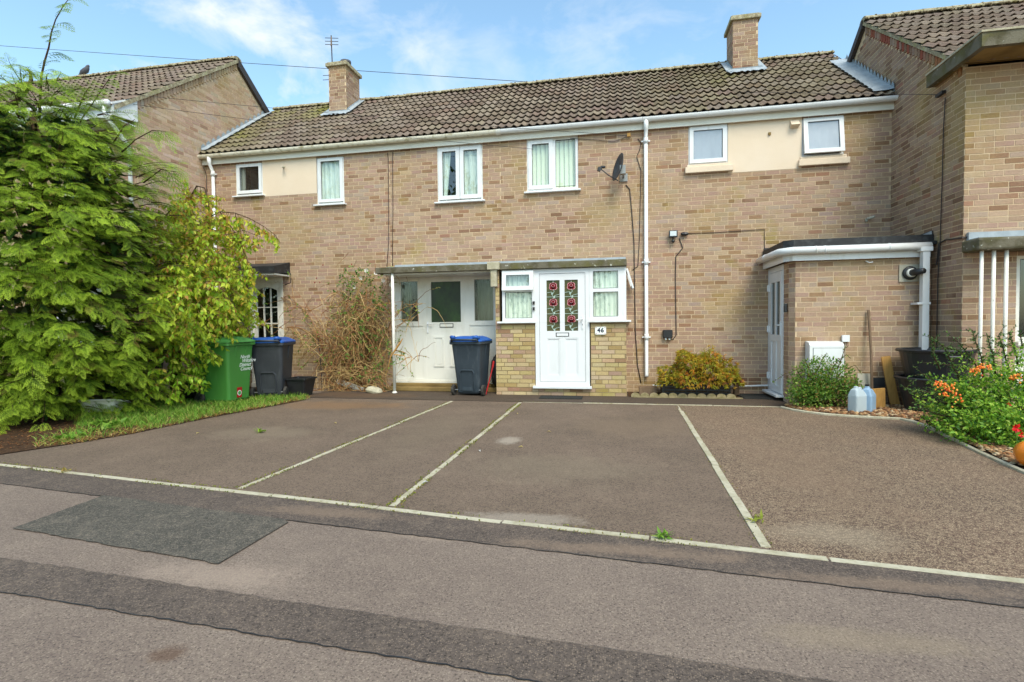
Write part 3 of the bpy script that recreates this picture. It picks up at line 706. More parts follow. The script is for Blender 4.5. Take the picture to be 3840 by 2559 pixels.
m = MB(); m.prism([(2.965, Y0-.006, 4.72), (2.965, Y0-.02, 4.72), (2.965, Y0-.11, 4.62), (2.965, Y0-.006, 4.585)], (.135, 0, 0)); build(m, 'vent_cowl', MAT['cream_render'], h4)

# downpipes ---------------------------------------------------------
def downpipe(h, x, ytop, zb, zt, kind='upvc', r=.034, swan=True):
    m = MB(); yw = Y0-.055
    m.tube([(x, gy, 4.89), (x, gy, 4.78), (x, gy+.01, 4.73), (x, yw, 4.60), (x, yw, 4.58)], [.045, .042, r, r, r], 12)
    m.tube([(x, yw, 4.58), (x, yw, zb+.05), (x, yw-.02, zb)], r, 12)
    for z in (4.55, 2.38, 1.02):
        if z > zb: m.tube([(x, yw, z-.05), (x, yw, z+.06)], r+.007, 12)
    p = build(m, 'downpipe', MAT[kind], h, smooth=True)
    for z in (4.55, 2.38, 1.02):
        if z > zb:
            m = MB(); m.box(x-.075, x+.075, yw+.01, yw+.03, z-.012, z+.012); m.tube([(x, yw, z-.012), (x, yw, z+.012)], r+.012, 12); build(m, 'clip', MAT[kind], p)
downpipe(h4, 0.562, 0, 0.30, 4.9)
downpipe(h1, -8.38, 0, 0.25, 4.9, 'upvc')

# front doors of the two left houses ---------------------------------
q = D1; m = MB(); m.box(q[0]-.005, q[0]+.05, Y0-.02, Y0+.07, q[2], q[3]); m.box(q[1]-.05, q[1]+.005, Y0-.02, Y0+.07, q[2], q[3]); m.box(q[0]+.05, q[1]-.05, Y0-.02, Y0+.07, q[3]-.10, q[3]); m.box(q[0], q[1], Y0-.05, Y0+.07, q[2]-.1, q[2])
dr = build(m, 'door', MAT['white_paint'], h1)
ax0, ax1 = q[0]+.14, q[1]-.14; az0, az1 = 1.02, 2.12
m = MB(); m.box(q[0]+.05, q[1]-.05, Y0+.005, Y0+.045, q[2], az0)
m.box(q[0]+.05, ax0, Y0+.005, Y0+.045, az0, q[3]-.1); m.box(ax1, q[1]-.05, Y0+.005, Y0+.045, az0, q[3]-.1)
n = 10; arch = [(ax0+(ax1-ax0)*i/n, az1-.07*(2*i/n-1)**2) for i in range(n+1)]
m.prism([(x, Y0+.005, z) for x, z in arch]+[(ax1, Y0+.005, q[3]-.1), (ax0, Y0+.005, q[3]-.1)], (0, .04, 0))
for k in (1, 2): xx = ax0+(ax1-ax0)*k/3; m.box(xx-.011, xx+.011, Y0+.008, Y0+.04, az0, az1-.02)
for k in (1, 2): zz = az0+(az1-.08-az0)*k/3; m.box(ax0, ax1, Y0+.010, Y0+.042, zz-.011, zz+.011)
build(m, 'door_leaf', MAT['white_paint'], dr)
for a in range(3):
    for b in range(3):
        m = MB(); xx0, xx1 = ax0+(ax1-ax0)*a/3, ax0+(ax1-ax0)*(a+1)/3; zz0, zz1 = az0+(az1-.08-az0)*b/3, az0+(az1-.08-az0)*(b+1)/3+(.08 if b == 2 else 0)
        m.add([(xx0, Y0+.025, zz0), (xx1, Y0+.025, zz0), (xx1, Y0+.025, zz1), (xx0, Y0+.025, zz1)], [(0, 1, 2, 3)]); build(m, 'pane', MAT['glass'], dr)
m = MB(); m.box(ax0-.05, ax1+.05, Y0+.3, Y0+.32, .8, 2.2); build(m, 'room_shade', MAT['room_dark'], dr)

def plain_door(parent, x0, x1, z0, z1, y, material, glass, gz0, glassm):
    """panel door with one large pane; returns its leaf"""
    m = MB(); ring(m, x0, x1, gz0-.02, z1, y, y+.045, .11); m.box(x0, x1, y, y+.045, z0, gz0-.02)
    lf = build(m, 'door', material, parent); 
    m = MB(); m.add([(x0+.11, y+.02, gz0+.09), (x1-.11, y+.02, gz0+.09), (x1-.11, y+.02, z1-.11), (x0+.11, y+.02, z1-.11)], [(0, 1, 2, 3)]); build(m, 'pane', MAT[glassm], lf)
    return lf
# recessed white door with sidelights
q = D2; yd = Y0+.02
m = MB(); ring(m, q[0], q[1], q[2], q[3], yd, yd+.07, .05)
for xx in (-3.72, -2.82): m.box(xx-.035, xx+.035, yd+.002, yd+.068, q[2]+.05, q[3]-.05)
for (a, b) in ((q[0]+.05, -3.755), (-2.785, q[1]-.05)):
    m.box(a, b, yd+.004, yd+.066, 1.27, 1.36); m.box(a, b, yd+.025, yd+.06, q[2]+.05, 1.27)
    m.box(a, a+.10, yd+.004, yd+.066, 1.36, q[3]-.05); m.box(b-.10, b, yd+.004, yd+.066, 1.36, q[3]-.05); m.box(a+.10, b-.10, yd+.004, yd+.066, 2.16, q[3]-.05)
m.box(q[0], q[1], yd-.05, yd+.07, q[2]-.03, q[2]-.001)
ds = build(m, 'door_screen', MAT['door_old'], h2)
for (a, b) in ((q[0]+.05, -3.755), (-2.785, q[1]-.05)):
    m = MB(); m.add([(a+.1, yd+.03, 1.36), (b-.1, yd+.03, 1.36), (b-.1, yd+.03, 2.16), (a+.1, yd+.03, 2.16)], [(0, 1, 2, 3)]); build(m, 'pane', MAT['glass_dark'], ds)
curtain(ds, q[0]+.16, q[0]+.33, 1.3, 2.2, yd+.14, MAT['curtain_grey'], 2, .02)
curtain(ds, -2.66, q[1]-.12, 1.3, 2.2, yd+.14, MAT['curtain_grey'], 3, .02)
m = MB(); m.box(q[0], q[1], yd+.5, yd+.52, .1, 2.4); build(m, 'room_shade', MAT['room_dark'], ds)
lf = plain_door(h2, -3.685, -2.855, q[2]+.052, q[3]-.052, yd+.005, MAT['door_old'], True, 1.25, 'glass_obscure')
for (a, b) in ((-3.53, -3.32), (-3.20, -2.99)):
    m = MB(); ring(m, a, b, .46, 1.06, yd-.012, yd+.006, .03); m.box(a+.05, b-.05, yd-.006, yd+.006, .51, 1.01); build(m, 'panel', MAT['door_old'], lf)
m = MB(); m.box(-3.40, -3.12, yd-.005, yd+.006, 1.235, 1.315); build(m, 'letterbox', MAT['gasket'], lf)
m = MB(); m.box(-3.388, -3.132, yd-.010, yd-.004, 1.248, 1.302); build(m, 'letterbox_flap', MAT['door_old'], lf)
m = MB(); m.box(-3.665, -3.635, yd-.014, yd+.006, 1.13, 1.36); m.tube([(-3.65, yd-.014, 1.31), (-3.65, yd-.05, 1.31), (-3.53, yd-.055, 1.305)], .011, 8); build(m, 'handle', MAT['upvc'], lf)
m = MB(); m.box(q[0]-.03, q[1]+.03, Y0-.32, Y0+.02, 0.01, .085); m.box(q[0]-.02, q[1]+.02, Y0-.14, Y0+.02, .085, .139); build(m, 'doorstep', MAT['soffit'], h2, bevel=.01)

# chimneys -------------------------------------------------------------
def chimney(house, x0, x1, y0, y1, ztop, pot, apron):
    zb = zr(y0)-.1
    m = MB(); m.box(x0, x1, y0, y1, zb, ztop); ch = build(m, 'chimney', MAT['mortar'], house)
    zc = zr(y0)+.02
    zc = ztop-round((ztop-zc)/.075)*.075
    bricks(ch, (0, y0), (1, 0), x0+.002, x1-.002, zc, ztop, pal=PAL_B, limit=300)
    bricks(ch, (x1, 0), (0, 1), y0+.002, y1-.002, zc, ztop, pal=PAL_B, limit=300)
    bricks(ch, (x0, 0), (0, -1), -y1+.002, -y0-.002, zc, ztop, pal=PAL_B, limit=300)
    m = MB(); e = .055; m.box(x0-e, x1+e, y0-e, y1+e, ztop, ztop+.085); m.box(x0-e+.03, x1+e-.03, y0-e+.03, y1+e-.03, ztop+.085, ztop+.11); build(m, 'capping', MAT['ridge_lichen'], ch, bevel=.012)
    if pot:
        m = MB(); m.lathe([(.105, 0), (.10, .10), (.125, .12), (.125, .17), (.10, .18), (.085, .16)], ((x0+x1)/2+.05, (y0+y1)/2, ztop+.10), 18); build(m, 'chimney_pot', MAT['bird_grey'], ch, smooth=True)
    # lead: front apron and stepped side soakers
    m = MB(); k = .010
    m.add([(x0-.06, y0-.012, zc+.03), (x1+.06, y0-.012, zc+.03), (x1+.10, y0-.03, zr(y0)+.112), (x0-.10, y0-.03, zr(y0)+.112)], [(3, 2, 1, 0)])
    n = 14; a = [(x0-.13+(x1-x0+.26)*i/n) for i in range(n+1)]
    vs = [(x, y0-.03, zr(y0-.03)+.115) for x in a]+[(x, y0-.20-R.uniform(0, .02), zr(y0-.2)+.105+.014*math.cos(i*2.7)) for i, x in enumerate(a)]
    m.add(vs, [(n+1+i, n+2+i, i+1, i) for i in range(n)])
    for sx, xx in ((1, x1+.014), (-1, x0-.014)):
        st = 6
        for i in range(st):
            ya, yb_ = y0+(y1-y0)*i/st-.01, y0+(y1-y0)*(i+1)/st
            pts = [(xx, ya, zr(ya)+.02), (xx, yb_+.01, zr(yb_)+.02), (xx, yb_, zr(yb_)+.15), (xx, ya+.02, zr(ya)+.17)]
            m.add(pts, [(0, 1, 2, 3)])
        vs = [(xx, y0-.15, zr(y0-.15)+.112), (xx+sx*.13, y0-.15, zr(y0-.15)+.112), (xx+sx*.13, y1, zr(y1)+.112), (xx, y1, zr(y1)+.112)]
        m.add(vs, [(0, 1, 2, 3)])
    build(m, 'lead_flashing', MAT['lead'], ch)
    return ch
chimney(h1, -6.60, -6.16, 11.47, 12.13, 7.39, True, True)
chimney(h4, 2.42, 2.90, 11.66, 12.26, 7.47, False, True)
# ------------------------------------------------------------------ stepped lead where the terrace roof meets a gable
def stepped_lead(parent, X, nx, ya, yb, apron):
    m = MB(); n = 15; d = .012*nx
    for i in range(n):
        a, b = ya+(yb-ya)*i/n, ya+(yb-ya)*(i+1)/n
        za, zb = zr(a)+.02, zr(b)+.02
        m.add([(X+d, a, za), (X+d, b+.01, zb), (X+d, b+.005, zb+.115), (X+d, a+.02, za+.19)], [(0, 1, 2, 3)])
        m.add([(X+d*1.3, a+.015, za+.17), (X+d*1.3, b, zb+.10), (X+d*1.3, a+(b-a)*.45, za+.245)], [(0, 1, 2)])
    k = 12
    vs = []
    for i in range(k*3+1):
        y = ya+(yb-ya)*i/(k*3); w_ = .07+.0*i
        vs += [(X+nx*.012, y, zr(y)+.125), (X+nx*(apron*.45), y, zr(y)+.108+.008*math.sin(i*2.1)), (X+nx*(apron+.02*math.sin(i*2.1)), y, zr(y)+.098+.010*math.sin(i*2.1+1))]
    fs = []
    for i in range(k*3): a = 3*i; fs += [(a, a+1, a+4, a+3), (a+1, a+2, a+5, a+4)]
    m.add(vs, fs)
    return build(m, 'lead_flashing', MAT['lead'], parent)
stepped_lead(ROOF[0], XL+.011, 1, 9.72, 12.0, .12)
stepped_lead(ROOF[3], XR-.011, -1, 9.72, 11.6, .30)

def end_house(side, Xg, yfront, ridge_y, ridge_z, slope, xfar, lab, pal, gutter_kind):
    """taller house whose gable closes the terrace; side=+1 right, -1 left"""
    h = thing('end_house', lab, 'house', (Xg+side*2, yfront, 0))
    yback = 2*ridge_y-yfront
    topz = lambda y: ridge_z-.06-slope*abs(y-ridge_y)
    xa, xb = (Xg, xfar) if side > 0 else (xfar, Xg)
    ze = topz(yfront)
    m = MB()
    # gable polygons at both ends, back wall
    for X in (xa, xb): m.add([(X, yfront, 0), (X, yback, 0), (X, yback, ze), (X, ridge_y, ridge_z-.06), (X, yfront, ze)], [(0, 1, 2, 3, 4)])
    m.add([(xa, yback, 0), (xb, yback, 0), (xb, yback, ze), (xa, yback, ze)], [(0, 1, 2, 3)])
    return h, m, topz, ze, xa, xb, yback

# ---- right end house
RY, RZ, RS = 10.81, 6.72, 0.735
YF = 7.98
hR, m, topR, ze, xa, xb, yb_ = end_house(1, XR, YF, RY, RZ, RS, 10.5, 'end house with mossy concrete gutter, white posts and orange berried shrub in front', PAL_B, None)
WR = (5.14, 6.6, .98, 2.12)
holed(m, (0, YF), (1, 0), XR, 10.5, 0, ze, [WR, (5.14, 6.6, .2, .98)])
wR = build(m, 'wall', MAT['mortar'], hR)
def spanR(z):
    dy = (topR(YF)-z)/RS
    lo_, hi = YF, 12.6
    if z > topR(YF): lo_ = RY-(topR(RY)-z)/RS
    return (-min(hi, RY+(topR(RY)-z)/RS if z > topR(12.6) else hi), -lo_)
def bandR(z):
    a, b = spanR(z); return (a, b)
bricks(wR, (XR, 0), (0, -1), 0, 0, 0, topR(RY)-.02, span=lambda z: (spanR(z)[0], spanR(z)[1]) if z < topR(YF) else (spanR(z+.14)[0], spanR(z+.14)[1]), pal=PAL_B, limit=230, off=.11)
bricks(wR, (0, YF), (1, 0), XR, 10.4, 0, ze, [WR, (5.14, 6.6, .2, .98)], pal=PAL, limit=70, off=.03, palf=None)
# brick on edge course under the verge
for k in range(38):
    y = 8.05+k*.0745
    if y > RY-.03: break
    o = bpy.data.objects.new('verge_brick', BRICK_ME); COL.objects.link(o)
    o.location = (XR, y+.035, topR(y+.035)-.075); o.rotation_euler = (0, 0, -math.pi/2); o.scale = (.066, .016+R.uniform(0, .004), .135); o.color = pick(PAL_B if R.random() < .8 else [(S(150,84,66), 1)])
    parent_to(o, wR)
m = MB(); zt = lambda y: RZ-RS*abs(y-RY)
m.add([(XR-.05, 7.92, zt(7.92)), (11, 7.92, zt(7.92)), (11, RY, RZ), (XR-.05, RY, RZ), (11, 14.1, zt(14.1)), (XR-.05, 14.1, zt(14.1))], [(0, 1, 2, 3), (3, 2, 4, 5)])
rR = build(m, 'roof', MAT['felt_black'], hR)
tiles(rR, XR-.06, XR-.06+.2922*22, 7.88, RY-.06, lambda y: zt(y)+.005, RS, 22, 11)
ridge(rR, XR-.05, 10.9, RY, RZ+.045, 14)
m = MB()   # mortar verge and dark barge board on the far slope
m.prism([(XR-.055, 7.95, zt(7.95)-.045), (XR-.055, RY, RZ-.045), (XR-.055, RY, RZ+.02), (XR-.055, 7.95, zt(7.95)+.02)], (.06, 0, 0)); build(m, 'verge', MAT['ridge_lichen'], rR)
m = MB(); m.prism([(XR-.075, RY, RZ-.10), (XR-.075, 13.9, zt(13.9)-.10), (XR-.075, 13.9, zt(13.9)+.05), (XR-.075, RY, RZ+.05)], (.07, 0, 0)); build(m, 'barge_board', MAT['cable_dark'], rR)
# boxed concrete gutter with soffit
m = MB(); zx = 4.60
m.box(XR-.13, 10.5, 7.46, 7.53, zx, zx+.165); m.box(XR-.13, XR-.06, 7.53, 8.62, zx, zx+.165); m.box(XR-.06, 10.5, 7.53, 7.70, zx+.05, zx+.09)
gR = build(m, 'gutter', MAT['concrete_mossy'], hR)
m = MB(); m.box(XR-.145, 10.5, 7.445, 7.545, zx+.166, zx+.19); m.box(XR-.145, XR-.045, 7.545, 8.62, zx+.166, zx+.19); build(m, 'gutter_lip', MAT['concrete_pale'], gR)
m = MB(); m.box(XR-.06, 10.5, 7.53, YF-.02, zx+.005, zx+.03); m.box(XR-.06, XR-.012, YF-.02, 8.62, zx+.005, zx+.03); build(m, 'soffit', MAT['soffit'], gR)
for k in range(8):
    m = MB(); xx = XR+.5+k*.62; m.box(xx-.004, xx+.004, 7.455, 7.462, zx, zx+.166); build(m, 'gutter_joint', MAT['gasket'], gR)
# window, canopy slab, posts
q = WR; w_ = window(hR, *q, YF+.03, [(q[0]+.06, q[1]-.06, q[2]+.06, q[3]-.06, False)], fr=.06, frame_mat='upvc_old', glassm='glass_dark', sill_over=.02, sill_d=.12, sill_h=.06, sill_mat='white_paint')
m = MB(); m.box(5.50, 5.75, YF+.07, YF+.072, 1.05, 1.30); build(m, 'window_notice', MAT['paper_blue'], w_)
m = MB(); m.box(q[0], q[1], YF+.02, YF+.08, .2, .91); build(m, 'white_panel', MAT['white_paint'], hR)
m = MB(); m.box(4.50, 8.2, 7.62, YF-.004, 2.15, 2.31); cn = build(m, 'canopy', MAT['concrete_mossy'], hR, bevel=.03)
m = MB(); m.box(4.56, 8.2, YF-.06, YF-.012, 2.312, 2.42); m.box(4.56, 8.2, 7.72, YF-.06, 2.312, 2.325); build(m, 'lead_flashing', MAT['lead'], cn)
for (px, r_) in ((2255, .020), (2283, .021), (2312, .022)):
    P = PY(px, 640, 7.72); m = MB(); m.tube([(P[0]-.0, 7.72, 0), (P[0], 7.72, 2.15)], r_, 12); build(m, 'post', MAT['white_paint'], hR, smooth=True)

# ---- left end house
LY, LZ, LS = 10.9, 7.48, 0.735
YL = 8.2
hL, m, topL, zl, xa, xb, yb_ = end_house(-1, XL, YL, LY, LZ, LS, -17.0, 'end house with white boxed eaves and plain brick gable behind the conifer', PAL_P, None)
WLs = [(-10.3, -9.2, 3.7, 4.9), (-10.6, -9.2, 1.0, 2.2), (-14.5, -13.2, 3.7, 4.9)]
holed(m, (0, YL), (1, 0), -17, XL, 0, zl, WLs)
wL = build(m, 'wall', MAT['mortar'], hL)
def spanL(z):
    zz = z+(.14 if z > topL(YL)-.1 else 0)
    if zz > topL(YL): return (LY-(topL(LY)-zz)/LS, min(12.4, LY+(topL(LY)-zz)/LS))
    return (YL, 12.4)
bricks(wL, (XL, 0), (0, 1), 0, 0, 0, topL(LY)-.02, span=spanL, pal=PAL_P, limit=300, off=.07)
for k in range(36):
    y = 8.24+k*.0745
    if y > LY-.03: break
    o = bpy.data.objects.new('verge_brick', BRICK_ME); COL.objects.link(o)
    o.location = (XL, y+.035, topL(y+.035)-.075); o.rotation_euler = (0, 0, math.pi/2); o.scale = (.066, .016+R.uniform(0, .004), .135); o.color = pick(PAL_P); parent_to(o, wL)
bricks(wL, (0, YL), (1, 0), -14.0, XL, 0, zl, WLs, pal=PAL_P, limit=0)
m = MB(); zt2 = lambda y: LZ-LS*abs(y-LY)
m.add([(-17.2, 7.75, zt2(7.75)), (XL+.05, 7.75, zt2(7.75)), (XL+.05, LY, LZ), (-17.2, LY, LZ), (XL+.05, 14.1, zt2(14.1)), (-17.2, 14.1, zt2(14.1))], [(0, 1, 2, 3), (3, 2, 4, 5)])
rL = build(m, 'roof', MAT['felt_black'], hL)
tiles(rL, XL+.06-.2922*26, XL+.06, 7.72, LY-.06, lambda y: zt2(y)+.005, LS, 26, 11)
ridge(rL, -16.5, XL+.05, LY, LZ+.045, 18)
m = MB(); m.prism([(XL-.005, 7.76, zt2(7.76)-.05), (XL-.005, LY, LZ-.05), (XL-.005, LY, LZ+.03), (XL-.005, 7.76, zt2(7.76)+.03)], (.07, 0, 0)); build(m, 'verge', MAT['ridge_lichen'], rL)
m = MB(); m.prism([(XL+.005, LY, LZ-.14), (XL+.005, 13.9, zt2(13.9)-.14), (XL+.005, 13.9, zt2(13.9)+.05), (XL+.005, LY, LZ+.05)], (.07, 0, 0)); build(m, 'barge_board', MAT['cable_dark'], rL)
m = MB(); m.prism([(XL+.012, 7.72, 5.02), (XL+.012, 8.22, 5.07), (XL+.012, 8.22, 5.52), (XL+.012, 7.72, 5.24)], (.03, 0, 0)); m.box(-17, XL+.01, 7.72, 7.75, 4.98, 5.22); m.box(-17, XL+.01, 7.75, YL, 4.98, 5.0); build(m, 'eaves_box', MAT['upvc'], hL)
m = MB(); m.tube([(-17, 7.66, 5.20), (XL+.03, 7.66, 5.20)], .058, 10); gL = build(m, 'gutter', MAT['upvc'], hL, smooth=True)
m = MB(); m.tube([(XL-.06, 7.66, 5.16), (XL-.06, 7.66, 5.02), (XL-.06, 8.10, 4.62), (XL-.06, 8.12, 4.5), (XL-.06, 8.12, 0.2)], .034, 10); build(m, 'downpipe', MAT['upvc'], hL, smooth=True)
for q in WLs:
    window(hL, *q, YL+.02, [(q[0]+.05, (q[0]+q[1])/2-.03, q[2]+.05, q[3]-.05, False), ((q[0]+q[1])/2+.03, q[1]-.05, q[2]+.05, q[3]-.05, False)], fr=.05)

# ------------------------------------------------------------------ canopy slab and brick porch of the two middle houses
cn = thing('porch_canopy', 'mossy concrete canopy slab with pale lead strip across two front doors', 'canopy', (-2.1, 9.5, 2.26))
m = MB(); m.box(-4.42, -2.14, 9.18, Y0-.012, 2.265, 2.375); build(m, 'canopy_slab', MAT['concrete_mossy'], cn, bevel=.008)
m = MB(); m.box(-2.135, .205, 9.17, Y0-.012, 2.262, 2.378); build(m, 'canopy_slab', MAT['concrete_mossy'], cn, bevel=.008)
m = MB(); m.box(-4.30, .20, Y0-.035, Y0-.0125, 2.38, 2.49)
for x in (-3.3, -2.2, -1.1): m.box(x-.01, x+.01, Y0-.04, Y0-.035, 2.38, 2.49)
m.box(-4.25, .20, 9.30, Y0-.036, 2.380, 2.392); build(m, 'lead_flashing', MAT['lead'], cn)
m = MB(); m.box(-4.30, -2.2, 9.28, Y0-.013, 2.235, 2.2645); build(m, 'soffit_board', MAT['door_old'], cn)
m = MB(); P = PY(904, 750, 9.24); m.tube([(P[0], 9.24, .01), (P[0], 9.24, 2.265)], .028, 12); m.lathe([(.05, 0), (.045, .015), (.03, .03)], (P[0], 9.24, .009), 12); build(m, 'post', MAT['white_paint'], cn, smooth=True)
m = MB(); m.box(-2.245, -2.02, 9.13, 9.30, 2.265, 2.40); m.box(-2.19, -2.075, 9.16, 9.30, 1.96, 2.265); build(m, 'corbel', MAT['concrete_pale'], cn, bevel=.01)

YP = 9.25
pc = thing('brick_porch', 'small brick porch with white door, rose stained glass and number 46 plate', 'porch', (-.95, YP, 0))
pwL = (-1.96, -1.40, 1.34, 2.255); pwR = (-.41, .18, 1.34, 2.255); dO = (-1.38, -.44, .18, 2.255)
m = MB(); holed(m, (0, YP), (1, 0), -2.12, .19, 0, 2.26, [(-2.05, .19, 1.31, 2.26), (-1.40, -.42, .15, 2.26)])
m.add([(-2.12, YP, 0), (-2.12, Y0, 0), (-2.12, Y0, 2.26), (-2.12, YP, 2.26)], [(0, 1, 2, 3)]); m.add([(.19, YP, 0), (.19, Y0, 0), (.19, Y0, 1.31), (.19, YP, 1.31)], [(3, 2, 1, 0)])
pw = build(m, 'wall', MAT['mortar_dark'], pc)
palP = lambda u, z: PAL_Y if R.random() < .8 else PAL
bricks(pw, (0, YP), (1, 0), -2.12, .19, 0, 2.26, [(-2.05, .3, 1.31, 2.27), (-1.41, -.41, .15, 2.26)], palf=palP, limit=300)
bricks(pw, (.19, 0), (0, 1), YP, Y0-.01, 0, 1.31, palf=palP, limit=60)
bricks(pw, (-2.12, 0), (0, -1), -Y0+.01, -YP, 0, 2.26, palf=palP, limit=60, off=.1)
yw = YP-.01
# left window: top hopper standing open, fixed light below
m = MB(); ring(m, -1.995, -1.395, 1.335, 2.255, yw, yw+.07, .055); m.box(-1.94, -1.45, yw+.002, yw+.068, 1.86, 1.92); wl_ = build(m, 'window', MAT['upvc'], pc)
mm_ = Matrix.Translation((0, yw-.01, 2.23)) @ Matrix.Rotation(-.10, 4, 'X') @ Matrix.Translation((0, -(yw-.01), -2.23))
m = MB(); ring(m, -1.985, -1.415, 1.885, 2.235, yw-.04, yw-.002, .075); m.xf(mm_); build(m, 'sash', MAT['upvc'], wl_)
m = MB(); ring(m, -1.915, -1.485, 1.955, 2.165, yw-.03, yw-.02, .008); m.xf(mm_); build(m, 'gasket', MAT['gasket'], wl_)
m = MB(); m.add([(-1.91, yw-.02, 1.96), (-1.49, yw-.02, 1.96), (-1.49, yw-.02, 2.16), (-1.91, yw-.02, 2.16)], [(0, 1, 2, 3)]); m.xf(mm_); build(m, 'pane', MAT['glass'], wl_)
m = MB(); ring(m, -1.942, -1.448, 1.388, 1.862, yw+.004, yw+.012, .010); build(m, 'gasket', MAT['gasket'], wl_)
m = MB(); m.add([(-1.94, yw+.02, 1.39), (-1.45, yw+.02, 1.39), (-1.45, yw+.02, 1.86), (-1.94, yw+.02, 1.86)], [(0, 1, 2, 3)]); build(m, 'pane', MAT['glass'], wl_)
m = MB(); m.box(-2.08, -1.385, yw-.07, yw+.05, 1.30, 1.334); build(m, 'sill', MAT['upvc'], wl_, bevel=.006)
curtain(wl_, -1.95, -1.43, 1.36, 2.2, yw+.055, MAT['curtain_net'], 6, .018)
# right window
m = MB(); ring(m, -.435, .195, 1.335, 2.255, yw, yw+.07, .065); m.box(-.37, .13, yw+.002, yw+.068, 1.83, 1.89); wr_ = build(m, 'window', MAT['upvc'], pc)
for (a, b) in ((1.40, 1.83), (1.89, 2.19)):
    m = MB(); ring(m, -.372, .06, a-.002, b+.002, yw+.004, yw+.012, .010); build(m, 'gasket', MAT['gasket'], wr_)
    m = MB(); m.add([(-.37, yw+.02, a), (.06, yw+.02, a), (.06, yw+.02, b), (-.37, yw+.02, b)], [(0, 1, 2, 3)]); build(m, 'pane', MAT['glass'], wr_)
m = MB(); m.box(.058, .132, yw+.001, yw+.069, 1.40, 1.83); m.box(.058, .132, yw+.001, yw+.069, 1.89, 2.19); build(m, 'corner_post', MAT['upvc'], wr_)
m = MB(); m.box(-.445, .275, yw-.07, yw+.05, 1.30, 1.334); m.box(.19, .275, yw+.05, Y0-.012, 1.30, 1.334); build(m, 'sill', MAT['upvc'], wr_, bevel=.006)
curtain(wr_, -.40, .10, 1.36, 2.2, yw+.055, MAT['curtain_net'], 6, .018)
# return window with its top light open
m = MB(); m.box(.135, .192, yw+.07, Y0-.012, 2.20, 2.255); m.box(.135, .192, yw+.07, Y0-.012, 1.335, 1.40); m.box(.135, .192, Y0-.08, Y0-.012, 1.40, 2.20); m.box(.135, .192, yw+.07, Y0-.08, 1.83, 1.89); rt = build(m, 'return_window', MAT['upvc'], pc)
m = MB(); m.box(0, .03, 0, .055, -.36, 0); m.box(0, .03, .42, .475, -.36, 0); m.box(0, .03, .055, .42, -.06, 0); m.box(0, .03, .055, .42, -.36, -.30)
m.xf(Matrix.Translation((.195, yw+.08, 2.225)) @ Matrix.Rotation(-.30, 4, 'Y')); build(m, 'sash', MAT['upvc'], rt)
# door 46
m = MB(); m.box(-1.395, -1.32, yw, yw+.07, .18, 2.255); m.box(-.505, -.437, yw, yw+.07, .18, 2.255); m.box(-1.32, -.505, yw, yw+.07, 2.175, 2.255); m.box(-1.32, -.505, yw, yw+.07, .18, .25); dfm = build(m, 'door_frame', MAT['door_white'], pc)
m = MB(); m.box(-1.44, -.40, yw-.07, yw+.05, .135, .179); build(m, 'door_sill', MAT['door_white'], dfm, bevel=.006)
dx0, dx1, yd = -1.315, -.51, yw+.012
m = MB(); st = .125; px = [(dx0+st, -.955), (-.87, dx1-st)]
m.box(dx0, dx0+st, yd, yd+.05, .255, 2.17); m.box(dx1-st, dx1, yd, yd+.05, .255, 2.17); m.box(dx0+st, dx1-st, yd, yd+.05, 2.055, 2.17)
m.box(-.955, -.87, yd, yd+.05, .255, 2.055); 
for (a, b) in px:
    m.box(a, b, yd, yd+.05, 1.03, 1.155); m.box(a, b, yd, yd+.05, .255, .355); m.box(a, b, yd+.014, yd+.045, .355, 1.03)
    ring(m, a, b, .355, 1.03, yd+.004, yd+.013, .02)
dd = build(m, 'door', MAT['door_white'], pc)
m = MB(); ring(m, dx0-.004, dx1+.004, .251, 2.174, yw+.02, yw+.03, .012); build(m, 'door_seal', MAT['gasket'], dfm)
yg = yd+.016
